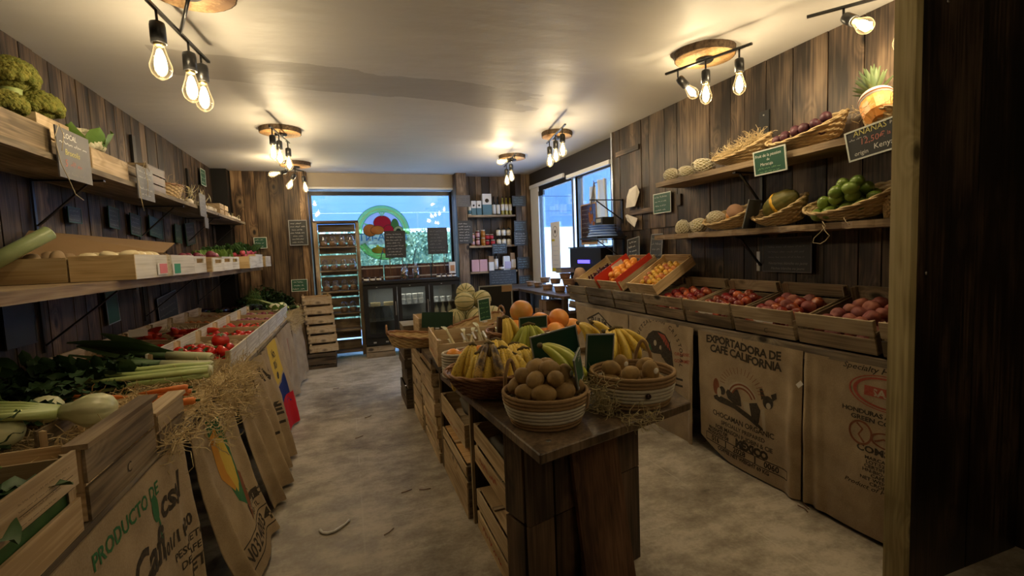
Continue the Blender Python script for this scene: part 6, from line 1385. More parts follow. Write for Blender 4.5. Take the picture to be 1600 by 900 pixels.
wallcard('large dark framed chalkboard low on the wall between peach crates and shelf', (1192, 372), (1269, 427), RW-.02, 'slate', 'slate_grey', 0, 86, (), -pi/2, 0, .008, 'chalkboard', 'chalkboard')
k_ = MB('chalk_soft'); fn = lambda x, y: Vector((RW-.0255, 2.40-x, 1.225+y))
for t, z in (('Nectarines blanche ou jaune', .065), ('P\u00eaches blanche ou jaune', .030)): put2d(k_, txt(t, .026, 0, .2), lambda x, y, z=z: fn(x, y+z))
for i in range(3): put2d(k_, scribble(-.15, .11+.035*i, .28, .014, random.Random(i)), fn)
one('chalk_writing', 'writing', 'chalk lines about nectarines and peaches on the large dark chalkboard', k_)
one('light_socket', 'socket', 'small metal latch plate on the wall above the nectarine crates', MB('steel').bx(RW-.015, RW-.001, 2.61, 2.66, 1.24, 1.38), [('bulb', MB('white_plastic').ball((RW-.025, 2.635, 1.29), .012, 8, 6))])
# ================================================================ RIGHT STALL
sb = MB('grey_wood'); sb.bx(2.34, 2.82, 1.30, 4.80, .80, .84)
rr = random.Random(12)
lg = [('leg', MB('crate_dark').bx(x-.03, x+.03, y-.03, y+.03, 0, .80)) for x in (2.46, 2.76) for y in (1.45, 3.0, 4.6)]
one('fruit_stall', 'stall', 'long plank stall along the right wall under the fruit crates', sb, lg)
wallshelf('edge_board', 'weathered grey board along the front edge of the right stall', 2.345, 2.315, 1.30, 4.72, .835, .880, 'grey_wood', .008, 8)
wb = MB('crate_dark').bx(2.66, 2.81, 1.30, 4.72, .842, 1.0); one('rear_batten', 'board', 'dark batten propping up the backs of the fruit crates', wb)
ys = [4.76, 4.33, 3.82, 3.34, 2.85, 2.39, 1.935, 1.50, 1.30]
nmr = ('farthest from the camera', 'second from the far end', 'third from the far end', 'fourth, under the plum crate', 'fifth, nectarines', 'sixth, bright nectarines', 'seventh, peaches', 'nearest, cut by the partition post')
ST = []
for i in range(8):
    y1, y0 = ys[i]-.012, ys[i+1]+.012; w = y1-y0
    Mx = tiltM((2.335+.235, (y0+y1)/2, .882+.068), 0, rad(15)); ST.append((Mx, w))
    k = crate_kind('stall_crate', .47, w, .175, .115, ('crate_old', 'grey_wood' if i < 3 else 'crate_old'), 'slats', 2, 1, gap=.012, post=.028)
    o = k('weathered two-slat fruit crate on the right stall, '+nmr[i], M=Mx, group='weathered crates on the right stall')
    for c in o.children: bevel(c, .0025)
pl = MB('label_white'); 
def packst(i, kind, r, label, group, rows=1, **kw): Mx, w = ST[i]; pack(kind, Mx, .43, w-.02, r, .006, label, group, rows, .15, 30+i, **kw)
packst(3, NECT, .037, 'dark red nectarine in the fourth crate beside the yellow plums', 'nectarines in the fourth crate', 2, tilt=1.2)
packst(4, NECT, .037, 'nectarine in the fifth crate of the right stall', 'nectarines in the fifth crate', 2, tilt=1.2)
packst(5, [NECT, NECT, PEACH], .038, 'red nectarine in the sixth crate of the right stall', 'nectarines in the sixth crate', 2, tilt=1.2)
packst(6, PEACH, .042, 'peach in the seventh crate of the right stall', 'peaches in the seventh crate', 2, tilt=1.0); packst(7, PEACH, .042, 'peach in the crate beside the partition post', 'peaches in the nearest crate', 2, tilt=1.0)
# paler small crates leaning on top
for i, (ya, yb, nm_c, mt) in enumerate(((3.25, 3.63, 'yellow plums', ('crate_yellow', 'crate_pale')), (3.75, 4.17, 'mandarins', ('crate_pale', 'crate_pale')), (4.22, 4.62, 'dark grapes', ('crate_yellow', 'crate_pale')))):
    Mx = tiltM((2.585, (ya+yb)/2, 1.165), 0, rad(31)); k = crate_kind('small_crate', .46, yb-ya, .10, .085, mt, 'plate', 1, 1, post=.02)
    k('pale pine crate of %s tilted up on the right stall' % nm_c, M=Mx)
    if i == 0: pack([MIRA, MIRA, MIRA, RPLUM], Mx, .36, .34, .022, .006, 'yellow or reddish plum in the tilted pine crate', 'plums in the tilted crate', 2, .3, 5, .9)
    if i == 1:
        pack([MANDARIN, MANDARIN, ORANGE], Mx, .38, .30, .034, .012, 'orange mandarin in the red-lined tilted crate', 'mandarins in the tilted crate', 2, .2, 6, 1.0)
        rc = MB('red_card'); w = yb-ya
        for s in (-1, 1): rc.box((-.02, s*(w/2-.016), .075), (.44, .006, .13))
        rc.box((0, 0, .013), (.44, w-.04, .004)); o = one('red_liner', 'box', 'bright red cardboard box lining the mandarin crate', rc, [('white_print', MB('label_white').box((-.10, -(yb-ya)/2+.0195, .10), (.10, .001, .05)).box((.05, (yb-ya)/2-.0195, .10), (.14, .001, .05)))], M=Mx)
    if i == 2: pack(CHERRY, Mx, .30, .28, .016, .012, 'dark grape in the tilted pine crate', 'dark grapes', 2, .4, 7, .9)
one('fruit_label', 'label', 'white diamond label among the mandarins', MB('label_white').box((0, 0, 0), (.05, .05, .001)), M=tiltM((2.50, 3.90, 1.21), .7, rad(31)))
one('paper_bag', 'bag', 'crumpled translucent paper bag beside the grape crate', MB('kraft_bowl').lathe([(0, 0), (.09, .01), (.11, .06), (.085, .12), (.06, .16), (.02, .17)], 18, fn=lambda r, z, a: r*(1+.12*sin(3*a+z*40)+.06*sin(7*a)), sx=.6), [('fold', MB('kraft').tube([(-.07, -.02, .05), (-.06, .0, .10), (-.03, .02, .15)], .004, 5))], (2.45, 4.72, 1.075), (0, 0, 0))
# torn paper labels and printed C on the front slats
for i, yy in ((5, 2.15), (4, 2.63)):
    one('torn_label', 'label', 'torn pale paper strip on the front of the %s crate' % ('fifth' if i == 4 else 'sixth'), MB('label_white').add([Vector((2.3225+.0*a, yy+.07-.14*a, .972+.012*(j)+random.Random(j*9+int(a*9)).uniform(-.004, .004))) for j in (0, 1) for a in (0, .2, .4, .6, .8, 1)], [(a, a+1, a+7, a+6) for a in range(5)]))
cm = MB('ink_black'); put2d(cm, txt('C', .04, .002), lambda x, y: Vector((2.3245, 2.13-x, .912+y))); put2d(cm, scribble(-.05, .0, .08, .012, random.Random(2)), lambda x, y: Vector((2.3245, 2.03-x, .915+y))); one('crate_letter', 'label', 'letter C stencilled on the sixth crate of the right stall', cm)
# ================================================================ BURLAP SACKS
def sack(label, y0, y1, z0, z1, side, x0, bulge=lambda s, t: 0, folds=(), bottom=lambda s: 0, group=None, nu=60, nv=40, xf=None, name='burlap_sack'):
    # side=+1 hangs on the left table facing +x, -1 on the right stall facing -x; s: 0 = reader's left
    seed = int(abs(y0)*100)
    def S(s, t, off=0.0):
        y = (y0+(y1-y0)*s) if side > 0 else (y1-(y1-y0)*s)
        x = bulge(s, t)
        for (fs, fw, fa, drift) in folds: c = fs+drift*t; x += fa*math.exp(-((s-c)/fw)**2)*min(1, .25+t*1.6)
        x += .004*mn.noise(Vector((s*7, t*5, seed)))+.0015*mn.noise(Vector((s*30, t*20, seed)))
        z = z1 + (z0+bottom(s)-z1)*t
        return Vector((x0+side*(x+off+.006), y, z))
    b = MB('burlap'); b.grid(lambda u, v: S(u, v), nu, nv); b.grid(lambda u, v: S(1-u, v, -.004), nu, nv)
    for e0, e1, m_ in ((lambda k: S(k, 1), lambda k: S(k, 1, -.004), nu), (lambda k: S(0, k, -.004), lambda k: S(0, k), nv), (lambda k: S(1, k), lambda k: S(1, k, -.004), nv)):
        b.add([f(k/m_) for k in range(m_+1) for f in (e0, e1)], [(2*k, 2*k+1, 2*k+3, 2*k+2) for k in range(m_)], 0, True)
    W_, H_ = abs(y1-y0), abs(z1-z0); decs = {}; cnt = [0]
    def D(col, vf, mx=.03, k=0):                # decal shapes in metres from the top-left corner, y down
        vs, fs = tess(*vf, mx); off = .0012+.0004*k
        mb_ = decs.setdefault((col, k), MB(col)); vs = [xf(*q) for q in vs] if xf else vs; mb_.add([S(min(1.02, max(-.02, x/W_)), min(1.0, max(0, y/(H_-bottom(min(1, max(0, x/W_)))))), off) for x, y in vs], fs)
    def T(body, x, y, size, col='ink_black', bold=.012, align='CENTER', shear=0, space=1.0, curve=None, k=0, rot=0):
        vs, fs = txt(body, size, bold*1.7, shear, align, space); cr_, sr_ = cos(rot), sin(rot); pts = []
        for a, c in vs:
            a2, c2 = a*cr_-c*sr_, a*sr_+c*cr_; pts.append((x+a2, y-c2+(curve(a2) if curve else 0)))
        D(col, (pts, fs), .04, k)
    def fin(extra=()):
        nmx = {'ink_black': 'black_print', 'ink_green': 'green_print', 'ink_red': 'red_print'}
        return one(name, 'sack', label, b, [(nmx.get(c[0], c[0].replace('ink_', '')+'_print'), m_) for c, m_ in decs.items()]+list(extra), group=group)
    return D, T, fin, S
# right side sacks, numbered from the far end
XS = 2.318
D, T, F, S = sack('burlap sack with a dark diamond crest, farthest on the right stall', 3.56, 4.55, .06, .855, -1, XS, lambda s, t: -.03*t+.01, ((.3, .06, .02, .05), (.7, .08, .025, -.02)))
D('ink_black', poly([(.24, .12), (.48, .03), (.74, .14), (.48, .26)])); D('ink_pale', poly([(.28, .125), (.48, .045), (.70, .14), (.48, .24)]), k=1); T('RHUM', .49, .165, .11, k=2, bold=.02); T('CAF\u00c9', .5, .38, .08); F()
D, T, F, S = sack('pale burlap sack with a dark mountain picture and curved lettering', 2.735, 3.55, .0, .855, -1, XS, lambda s, t: .012*t, ((.98, .03, .02, 0), (.05, .05, .02, .02)), xf=lambda x, y: (x, (y-.10)*.87))
def flip(q, cx, cy): return [(cx+x, cy-y) for x, y in q[0]], q[1]
D('ink_black', flip(arc_text('EL QUETZAL-SAN CRISTOBAL', 0, 0, .27, rad(88), .052, .015, .80), .40, .38)); T('HACIENDA LA MONT', .42, .085, .05, bold=.012)
mt_ = [(.20, .42), (.23, .32), (.28, .24), (.34, .20), (.42, .19), (.50, .21), (.55, .27), (.58, .36), (.60, .50), (.50, .46), (.44, .40), (.36, .41), (.28, .40)]
D('ink_black', poly(mt_)); D('ink_red', poly([(.40, .205), (.49, .22), (.54, .28), (.56, .35), (.50, .30), (.45, .25)]), k=1); D('ink_pale', poly(circ(.37, .31, .018, .028, 12)), k=1); D('ink_pale', poly(circ(.44, .34, .015, .02, 12)), k=1); D('ink_green', poly([(.27, .38), (.30, .33), (.33, .39)]), k=1)
for i in range(4): D('ink_black', stroke([(.46+.03*i, .43), (.45+.03*i, .33), (.47+.03*i, .26)], .006), k=2)
T('ORGANIC', .70, .36, .040, 'ink_red', .012, rot=rad(8)); T('GOURMET', .70, .42, .040, 'ink_red', .012, rot=rad(8))
for y in (.53, .585): D('ink_black', stroke([(.40, y-.01), (.48, y+.015), (.55, y+.04), (.62, y+.045), (.70, y+.04)], .018))
D('ink_black', poly(circ(.50, .73, .045, .05, 16))); D('ink_green', poly(circ(.50, .73, .025, .035, 16)), k=1); D('ink_black', stroke([(.60, .69), (.61, .76), (.64, .82)], .025)); F()
D, T, F, S = sack('burlap sack reading EXPORTADORA DE CAFE CALIFORNIA with a reclining dog picture', 1.875, 2.69, .0, .848, -1, XS, lambda s, t: .03*sin(pi*s)*t-.02*t*(1-s), ((.94, .05, .035, .01),), lambda s: .085*max(0, 1-s*2.4)**1.5+.01, xf=lambda x, y: (.40+(x-.42)*.97, y*.95-.006))
T('EXPORTADORA DE', .40, .085, .074, bold=.022, space=.93, curve=lambda a: .012*sin(a*9)); T('CAF\u00c9 CALIFORNIA', .42, .150, .074, bold=.022, space=.93, curve=lambda a: .012*sin(a*9))
# reclining dog with a striped back, sun rays behind
for i in range(17): a = pi*(i+.5)/17; D('ink_rust', stroke([(.41+.14*cos(a), .35-.10*sin(a)), (.41+.19*cos(a), .35-.145*sin(a))], .0035))
D('ink_black', poly([(.16, .46), (.20, .44), (.30, .45), (.40, .47), (.50, .50), (.60, .56), (.60, .575), (.48, .53), (.36, .495), (.22, .49), (.17, .48)]))
D('ink_rust', poly(circ(.185, .385, .030, .058, 18))); D('ink_pale', poly(circ(.215, .42, .02, .035, 14)), k=1); D('ink_black', poly(circ(.245, .40, .03, .03, 14)))
D('ink_black', poly([(.28, .40), (.32, .35), (.38, .35), (.41, .40), (.42, .46), (.36, .465), (.30, .44)]))
for i in range(4): D('ink_rust' if i % 2 == 0 else 'ink_pale', ring(.42, .43, .085+.012*i, .097+.012*i, 20, rad(205), rad(335)), k=1)
D('ink_black', poly([(.48, .42), (.54, .40), (.57, .44), (.56, .52), (.54, .56), (.50, .50)])); D('ink_pale', poly([(.43, .42), (.48, .42), (.50, .50), (.44, .47)]), k=1)
D('ink_black', poly(circ(.62, .375, .036, .042, 16))); D('ink_black', poly([(.56, .30), (.58, .295), (.60, .345), (.575, .37)])); D('ink_black', poly([(.64, .32), (.675, .30), (.68, .335), (.65, .36)])); D('ink_pale', poly(circ(.625, .395, .016, .02, 12)), k=1); D('ink_pale', poly([(.57, .44), (.60, .42), (.61, .56), (.59, .57)]), k=1)
T('CHOCAMAN ORGANIC', .41, .595, .050, bold=.012, space=.95); T('SPECIALLY PREPARED', .42, .642, .038, bold=.012); T('FOR MAISON P. JOBIN & CIE', .42, .686, .040, bold=.012, space=.95)
T('PRODUCT OF', .20, .715, .030, bold=.03, align='CENTER'); T('PRODUCTO DE', .20, .742, .030, bold=.03); T('M\u00c9XICO', .50, .745, .070, bold=.04, space=.95)
for a, c, s_ in ((.075, .275, '016'), (.28, .53, '2028'), (.535, .77, '0060')):
    for q in (((a, .752), (c, .752)), ((a, .805), (c, .805)), ((a, .752), (a, .805)), ((c, .752), (c, .805))): D('ink_black', stroke(list(q), .006))
    T(s_, (a+c)/2, .795, .052, bold=.02)
T('COFFEE NET WEIGHT 69 KG', .42, .838, .036, bold=.02, space=.95)
tg = MB('label_white'); F()
one('care_tag', 'tag', 'small white tag pinned where the two nearest sacks meet', MB('label_white').box((0, 0, 0), (.002, .03, .03), RX(rad(45)) @ Matrix.Diagonal((1, .8, 1.3))), loc=(2.25, 1.845, .68))
D, T, F, S = sack('burlap sack with a red oval stamp and coffee beans, nearest the partition', 1.295, 1.862, .0, .845, -1, XS, lambda s, t: .03*sin(pi*s)*t, ((.03, .04, .03, .01), (.12, .05, .015, .05)), lambda s: .02, xf=lambda x, y: (.38+(x-.42)*.95, .03+(y-.12)*.79))
T('Specialty Honduras', .43, .12, .050, bold=.006, shear=.3); D('ink_red', ([(.45+x*1.25, .235+y*.75) for x, y in ring(0, 0, .11, .125, 40)[0]], ring(0, 0, .11, .125, 40)[1])); D('ink_red', ([(.45+x*1.25, .235+y*.75) for x, y in ring(0, 0, .135, .142, 40)[0]], ring(0, 0, .135, .142, 40)[1])); D('ink_red', poly([(.35, .205), (.55, .205), (.55, .265), (.35, .265)])); T('SANI', .45, .258, .060, 'ink_pale', .02, k=1)
T('HONDURAS ARABICA', .42, .385, .038, bold=.016, space=.92); T('GREEN COFFEE', .42, .425, .038, bold=.016)
D('ink_rust', ([(.34+x*.9, .505+y*1.15) for x, y in ring(0, 0, .055, .066, 30)[0]], ring(0, 0, .055, .066, 30)[1])); D('ink_rust', stroke([(.32, .45), (.35, .48), (.33, .52), (.36, .56)], .010)); D('ink_rust', ([(.47+x*1.25, .515+y*.75) for x, y in ring(0, 0, .055, .066, 30)[0]], ring(0, 0, .055, .066, 30)[1])); D('ink_rust', stroke([(.41, .53), (.45, .505), (.49, .53), (.53, .51)], .010))
T('COMSA', .42, .612, .056, bold=.02)
for i, s_ in enumerate(('MARCALA', 'LOT:52 H', 'CERTIFIED', 'HN-BIO-123', 'CAF\u00c9', 'NET WEIGHT', 'CROP')): T(s_, .43, .652+i*.026, .028, bold=.014)
T('Product of Honduras', .43, .838, .038, bold=.004, shear=.3); F()
one('sack_thread', 'thread', 'loose dark thread hanging from the sack seam', MB('wicker_dark').tube([(2.30, 1.86, .03), (2.295, 1.85, .015), (2.28, 1.83, .006), (2.27, 1.80, .004)], .003, 5))
# left side sacks, nearest first
XL = -.652
def lsack(label, y0, y1, **kw): return sack(label, y0, y1, kw.pop('z0', .02), TZ-.012, 1, XL, **kw)
D, T, F, S = lsack('burlap sack with black lettering and a green leaf, nearest under the left table', 1.0, 2.12, bulge=lambda s, t: .03*t+.02*sin(pi*s)*t, folds=((.97, .035, .03, .0), (.84, .03, .02, .05), (.10, .10, .02, .0)))
T('PRODUCTO DE', .63, .095, .062, 'ink_green', .012); T('Cafi', .70, .30, .15, bold=.018, shear=.2); T('csal', .93, .19, .13, bold=.018, shear=.2); D('ink_green', poly(circ(.80, .13, .028, .045, 16))); D('ink_green', stroke([(.80, .13), (.815, .19), (.81, .25)], .012)); T('101/11-20', .93, .32, .062, bold=.02); T('PESO NETO', 1.0, .38, .04, bold=.012); T('DE CAFE', 1.0, .43, .04, bold=.012); T('NET', 1.03, .50, .065, bold=.02); F()
D, T, F, S = lsack('burlap sack with a large orange and yellow mango picture splaying onto the floor', 2.15, 2.80, bulge=lambda s, t: .02+.16*t*t, folds=((.06, .06, .05, .05), (.5, .25, .03, .0), (.95, .06, .04, -.05)))
D('ink_green', poly([(.18, .02), (.36, .04), (.45, .20), (.47, .42), (.40, .52), (.30, .45), (.22, .20)])); D('ink_orange', poly([(.20, .10), (.28, .08), (.34, .22), (.36, .36), (.30, .40), (.22, .30)]), k=1); D('ink_yellow', poly([(.26, .12), (.36, .16), (.42, .28), (.40, .40), (.33, .42), (.28, .30)]), k=2); D('ink_rust', poly([(.46, .36), (.52, .40), (.50, .52), (.42, .58), (.38, .60), (.44, .48)]), k=1)
T('TIMOR', .44, .50, .055, 'ink_green', .01); D('ink_black', poly([(.38, .52), (.60, .51), (.60, .56), (.38, .57)])); T('Organic', .49, .562, .045, 'ink_pale', .01, k=1, shear=.3); T('FEO - TL', .49, .60, .035, bold=.012); T('N03240034-0', .40, .70, .095, bold=.01); D('ink_black', stroke([(.10, .72), (.62, .72)], .006)); D('ink_black', stroke([(.10, .62), (.62, .62)], .006)); F()
D, T, F, S = lsack('plain folded burlap sack curling outwards midway along the left table', 2.96, 3.36, bulge=lambda s, t: .02+.15*t**1.5, folds=((.15, .08, .05, .1), (.45, .10, -.04, .0), (.75, .10, .07, .08)))
D('ink_rust', poly([(.10, .05), (.20, .08), (.22, .30), (.12, .34)])); F()
D, T, F, S = lsack('burlap sack with stencilled black letters hanging in folds under the tomato crates', 3.40, 3.82, bulge=lambda s, t: .02+.14*t, folds=((.2, .08, .05, .12), (.55, .08, -.05, .05), (.85, .08, .06, .0)))
T('V\u00c4V', .26, .18, .12, bold=.02); T('RIC\u00c9', .24, .44, .10, bold=.03); D('ink_black', stroke([(.08, .50), (.40, .50)], .02)); F()
D, T, F, S = lsack('burlap sack with a broad yellow, blue and red printed band', 3.84, 4.62, bulge=lambda s, t: .02+.10*t, folds=((.1, .06, .05, .1), (.9, .08, .05, .0)))
D('ink_yellow', poly([(.24, .0), (.64, .0), (.64, .28), (.54, .34), (.34, .34), (.24, .28)])); T('No.', .44, .13, .10, k=1, bold=.02); T('001', .44, .22, .09, k=1, bold=.02); D('ink_black', poly(circ(.44, .28, .05, .03)), k=1); D('ink_blue', poly([(.24, .30), (.34, .36), (.54, .36), (.64, .30), (.66, .56), (.24, .56)]), k=1); D('ink_bright_red', poly([(.28, .52), (.74, .48), (.78, .76), (.30, .77)]), k=2); F()
D, T, F, S = lsack('plain burlap sack with a faint red stripe near the far end of the left table', 4.68, 5.72, bulge=lambda s, t: .02+.03*t, folds=((.15, .06, .04, .05), (.5, .06, .03, .0), (.8, .06, .05, .0)))
D('ink_red', poly([(.50, .12), (.60, .12), (.66, .5), (.55, .5)])); F()
D, T, F, S = lsack('last burlap sack at the far end of the left table', 5.78, 7.0, bulge=lambda s, t: .02+.05*t, folds=((.25, .06, .05, .05), (.6, .06, .04, .05), (.9, .05, .04, .0))); T('BA', .5, .3, .12, 'ink_red', .02); F()
one('trolley_wheel', 'wheel', 'dark trolley wheel under the left table between two sacks', MB('black_metal').lathe([(.055, -.015), (.062, -.010), (.062, .010), (.055, .015)], 26, R=RY(rad(90)).to_3x3()), [('hub', MB('steel').lathe([(.022, -.018), (.022, .018)], 16, R=RY(rad(90)).to_3x3()))], (-.70, 2.88, .064))
# ================================================================ CENTRAL ISLAND
ang = rad(16); EX, EY = Vector((cos(ang), sin(ang), 0)), Vector((-sin(ang), cos(ang), 0)); O0 = Vector((.595, 1.635, 0)); RI = RZ(ang)
def loc_(a, b, z): return O0 + EX*a + EY*b + Vector((0, 0, z))
def upright_crate(label, a0, a1, z0, z1, d=.13, seed=0):
    m_ = MB('island_panel'); w = a1-a0; n = 2 if w > .2 else 1
    for i in range(n): m_.box(loc_(a0+w*(i+.5)/n, .008, (z0+z1)/2), (w/n-(.012 if n > 1 else 0), .016, z1-z0), RI)
    ps = []
    for a in (a0+.008, a1-.008): ps.append(('side_panel', MB('island_panel').box(loc_(a, d/2+.018, (z0+z1)/2), (.014, d-.02, z1-z0-.01), RI)))
    ps.append(('back_panel', MB('island_panel').box(loc_((a0+a1)/2, d+.01, (z0+z1)/2), (w, .014, z1-z0-.01), RI)))
    b2 = MB('island_panel')
    for z in (z0+.012, z1-.012): b2.box(loc_((a0+a1)/2, d/2+.018, z), (w-.034, d-.02, .016), RI)
    ps.append(('shelf_boards', b2)); ps += [('batten', MB('crate_dark').box(loc_((a0+a1)/2, -.006, z), (w-.01, .010, .035), RI)) for z in ()]
    one('upright_crate', 'crate', label, m_, ps)
upright_crate('dark wooden crate standing on end at the front left of the island, lower one', 0, .275, .002, .385); upright_crate('dark wooden crate standing on end at the front left of the island, upper one', .0, .275, .39, .762)
upright_crate('dark wooden crate standing on end at the front right of the island, lower one', .46, .645, .002, .44); upright_crate('dark wooden crate standing on end at the front right of the island, upper one', .46, .645, .445, .762)
lb = MB('red_panel'); v = [loc_(a, b, z) for a, b, z in ((.235, -.085, .003), (.505, -.095, .003), (.455, -.022, .755), (.205, -.018, .755))]
lb.add(v+[p+EY*.018 for p in v], [(0, 1, 2, 3), (7, 6, 5, 4), (0, 4, 5, 1), (1, 5, 6, 2), (2, 6, 7, 3), (3, 7, 4, 0)], gc=[Vector((p.x, p.y, p.z)) for p in v]*2)
one('leaning_board', 'board', 'wide reddish-brown board leaning against the front of the island', lb)
# worktop: thick dark slab
wt = MB('worktop'); pg = [(.545, 1.36), (1.315, 1.575), (1.40, 1.86), (1.53, 2.62), (.45, 2.55)]
wt.prism(pg, .764, .80, axis='Z'); kn = MB('steel').lathe([(.010, .8003), (.010, .8015), (.005, .802), (0, .8016)], 14, c=(.615, 1.45, 0))
o = one('worktop', 'worktop', 'thick dark slab worktop at the near end of the island', wt, [('bolt', kn)]); bevel(o, .004)
o = one('worktop', 'worktop', 'plank top at the far half of the island under the melons', (lambda m_: (m_.bx(.47, 1.42, 2.64, 2.92, .766, .80), m_.bx(.46, 1.42, 2.925, 3.3, .766, .80), m_.bx(.45, 1.42, 3.305, 3.7, .766, .80), m_.bx(.44, 1.40, 3.705, 4.35, .766, .80))[0])(MB('crate_dark')))
def post(label, y, x=.585, h=.762): one('side_board', 'board', label, MB('crate_dark').box((x+.16, y, h/2+.001), (.36, .02, h)), [('edge_strip', MB('crate_old').box((x-.028, y, h/2+.001), (.014, .026, h)))])
for i, y in enumerate((2.395, 3.14, 3.82)): post('dark upright board dividing the crate bays on the aisle side of the island, %s' % ('nearest', 'middle', 'farthest')[i], y, .60-.02*i)
post('dark upright board closing the far end of the aisle-side crate bays', 4.42, .555)
one('island_core', 'crate', 'dark crates filling the right half of the island under the planks', MB('crate_dark').bx(1.0, 1.38, 2.30, 4.30, .001, .764), [('slat', MB('niche_wood').bx(1.381, 1.395, 2.30, 4.30, z, z+.14)) for z in (.05, .25, .45)])
PK = ('crate_pale', 'crate_pale')
def bay(label, x, y0, y1, z, h, mats=PK, marks=None, d=.36, ne=2, gap=.03, name='side_crate', tilt=0):
    k = crate_kind(name, d, y1-y0, h, h, mats, 'slats', ne, ne, gap=gap, marks=marks, post=.026)
    k(label, M=tiltM((x+d/2, (y0+y1)/2, z), 0, tilt))
RM = ('Maroc', 'stamp_red')
bay('pale red-printed crate on the floor in the bay nearest the camera', .575, 1.83, 2.35, .002, .21, marks=('ORIGINE', 'stamp_red'), ne=2)
bay('pale red-printed crate in the upper half of the nearest bay, herbs inside', .575, 1.83, 2.35, .36, .205, marks=('FRUITS', 'stamp_red'), ne=2)
one('bay_rail', 'rail', 'thin dark rail carrying the upper crate of the nearest bay', MB('crate_dark').bx(.60, .94, 2.355, 2.383, .33, .357), [('rail_end', MB('crate_dark').bx(.90, .94, 1.81, 2.354, .33, .357))])
hm = MB('leaf'); rr = random.Random(3)
for i in range(160): a = rr.uniform(0, 6.28); hm.leaf((.68+rr.uniform(-.06, .06), 1.93+rr.uniform(-.07, .06), .42+rr.random()*.10), (cos(a), sin(a), rr.uniform(0, 1)), (0, 0, 1), .05, .035, 0, .3, 3, .3)
one('herb_bunch', 'herbs', 'green herb bunch in the upper crate of the nearest island bay', hm, [('stems', MB('stalk').tube([(.68, 1.93, .375), (.69, 1.95, .46)], .012, 6))])
one('paper_liner', 'paper', 'grey-brown paper lying in the upper crate of the nearest island bay', MB('paper_grey').grid(lambda u, v: Vector((.62+.27*u, 2.02+.30*v, .40+.09*v+.012*mn.noise(Vector((u*5, v*5, 1))))), 14, 14))
one('crate_board', 'board', 'thin pale boards laid on the lowest crate of the nearest bay', MB('crate_pale').bx(.59, .74, 1.86, 2.33, .213, .222).bx(.76, .92, 1.86, 2.33, .213, .222), [('cross_strip', MB('crate_old').bx(.59, .92, 2.08, 2.11, .2225, .23))])
bay('pale crate with a closed board top on the floor in the second bay', .545, 2.44, 3.10, .002, .145, ('grey_wood', 'crate_pale'), ne=1); bay('pale crate stacked on the floor crate in the second bay', .545, 2.44, 3.10, .149, .145, ('grey_wood', 'crate_pale'), ne=2)
one('crate_board', 'board', 'reddish boards laid over the stacked crates of the second bay', MB('slice_face').bx(.56, .88, 2.47, 2.76, .2955, .303).bx(.56, .88, 2.79, 3.08, .2955, .303), [('cross_strip', MB('crate_pale').bx(.56, .88, 2.755, 2.795, .3035, .312))])
bay('pale red-printed crate holding a paper bag in the second bay', .545, 2.44, 3.10, .40, .125, marks=('BIO', 'stamp_red'), ne=1)
one('bay_rail', 'rail', 'dark rail carrying the paper bag crate of the second bay', MB('crate_dark').bx(.58, .90, 3.105, 3.128, .37, .397), [('rail_end', MB('crate_dark').bx(.86, .90, 2.42, 3.10, .37, .397))])
one('paper_bag', 'bag', 'crumpled grey-brown paper bag lying in the second bay crate', MB('paper_grey').ball((0, 0, 0), .16, 26, 16, 0, (.75, 1.35, .62), fn=lambda p: 1+.10*mn.noise(p*3)+.05*mn.noise(p*9)), [('folded_top', MB('kraft').box((-.02, -.19, .02), (.14, .05, .02), RX(.4)))], (.73, 2.75, .535))
for i, (z, h) in enumerate(((.002, .17), (.178, .15), (.34, .20), (.552, .20))): bay('pale slatted crate stacked in the third bay of the island, %s' % ('on the floor', 'second up', 'third up', 'topmost')[i], .53-.01*i, 3.19, 3.78, z, h, PK if i != 1 else ('crate_yellow', 'crate_pale'), ('BIO', 'stamp_red') if i == 1 else None, ne=2)
for i, (z, h) in enumerate(((.002, .18), (.188, .18), (.374, .18), (.56, .19))): bay('slatted crate stacked in the fourth bay of the island, %s' % ('on the floor', 'second up', 'third up', 'topmost')[i], .52, 3.87, 4.38, z, h, ('crate_old', 'crate_pale'), None, ne=2)
for i in range(3): bay('dark crate in the stack at the far end of the island, %s' % ('bottom', 'middle', 'top')[i], .46+.02*(i % 2), 4.48, 4.98, .002+i*.193, .187, ('crate_dark', 'crate_dark'), None, ne=2, gap=.012)
# kiwi baskets
rope_basket('rope basket of brown kiwis with white belly nearest the camera', (.69, 1.645, .801), .128, .160, .122, rad(10)); rope_basket('rope basket of kiwis with a dark button at the right corner of the worktop', (1.115, 1.70, .801), .142, .172, .135, rad(-100), True, False, .0)
def heap(cx, cy, z0, rings, label, group, seed, sticks=()):
    rr = random.Random(seed); k = 0
    for (n, r, z) in rings:
        for i in range(n):
            a = 2*pi*i/n + z*40 + rr.uniform(-.1, .1); kk = KIWIS if k in sticks else KIWI
            e = (rad(90)+rr.uniform(-.5, .5), rr.uniform(-.4, .4), rr.uniform(.5, 2.6)) if kk is KIWI else (rr.uniform(-.2, .2), rr.uniform(-.2, .3), rr.uniform(0, .5))
            kk(label, (cx+r*cos(a), cy+r*sin(a), z0+z+.006), e, rr.uniform(1.04, 1.18), group); k += 1
heap(.69, 1.645, .818, [(7, .088, .05), (3, .04, .06), (8, .108, .108), (4, .05, .118), (6, .078, .150), (3, .030, .178)], 'brown kiwi in the rope basket nearest the camera', 'kiwis in the near basket', 4, (19, 22, 24))
heap(1.115, 1.70, .83, [(7, .10, .05), (3, .045, .055), (5, .085, .10)], 'brown kiwi in the rope basket with the dark button', 'kiwis in the right basket', 6, (11, 13))
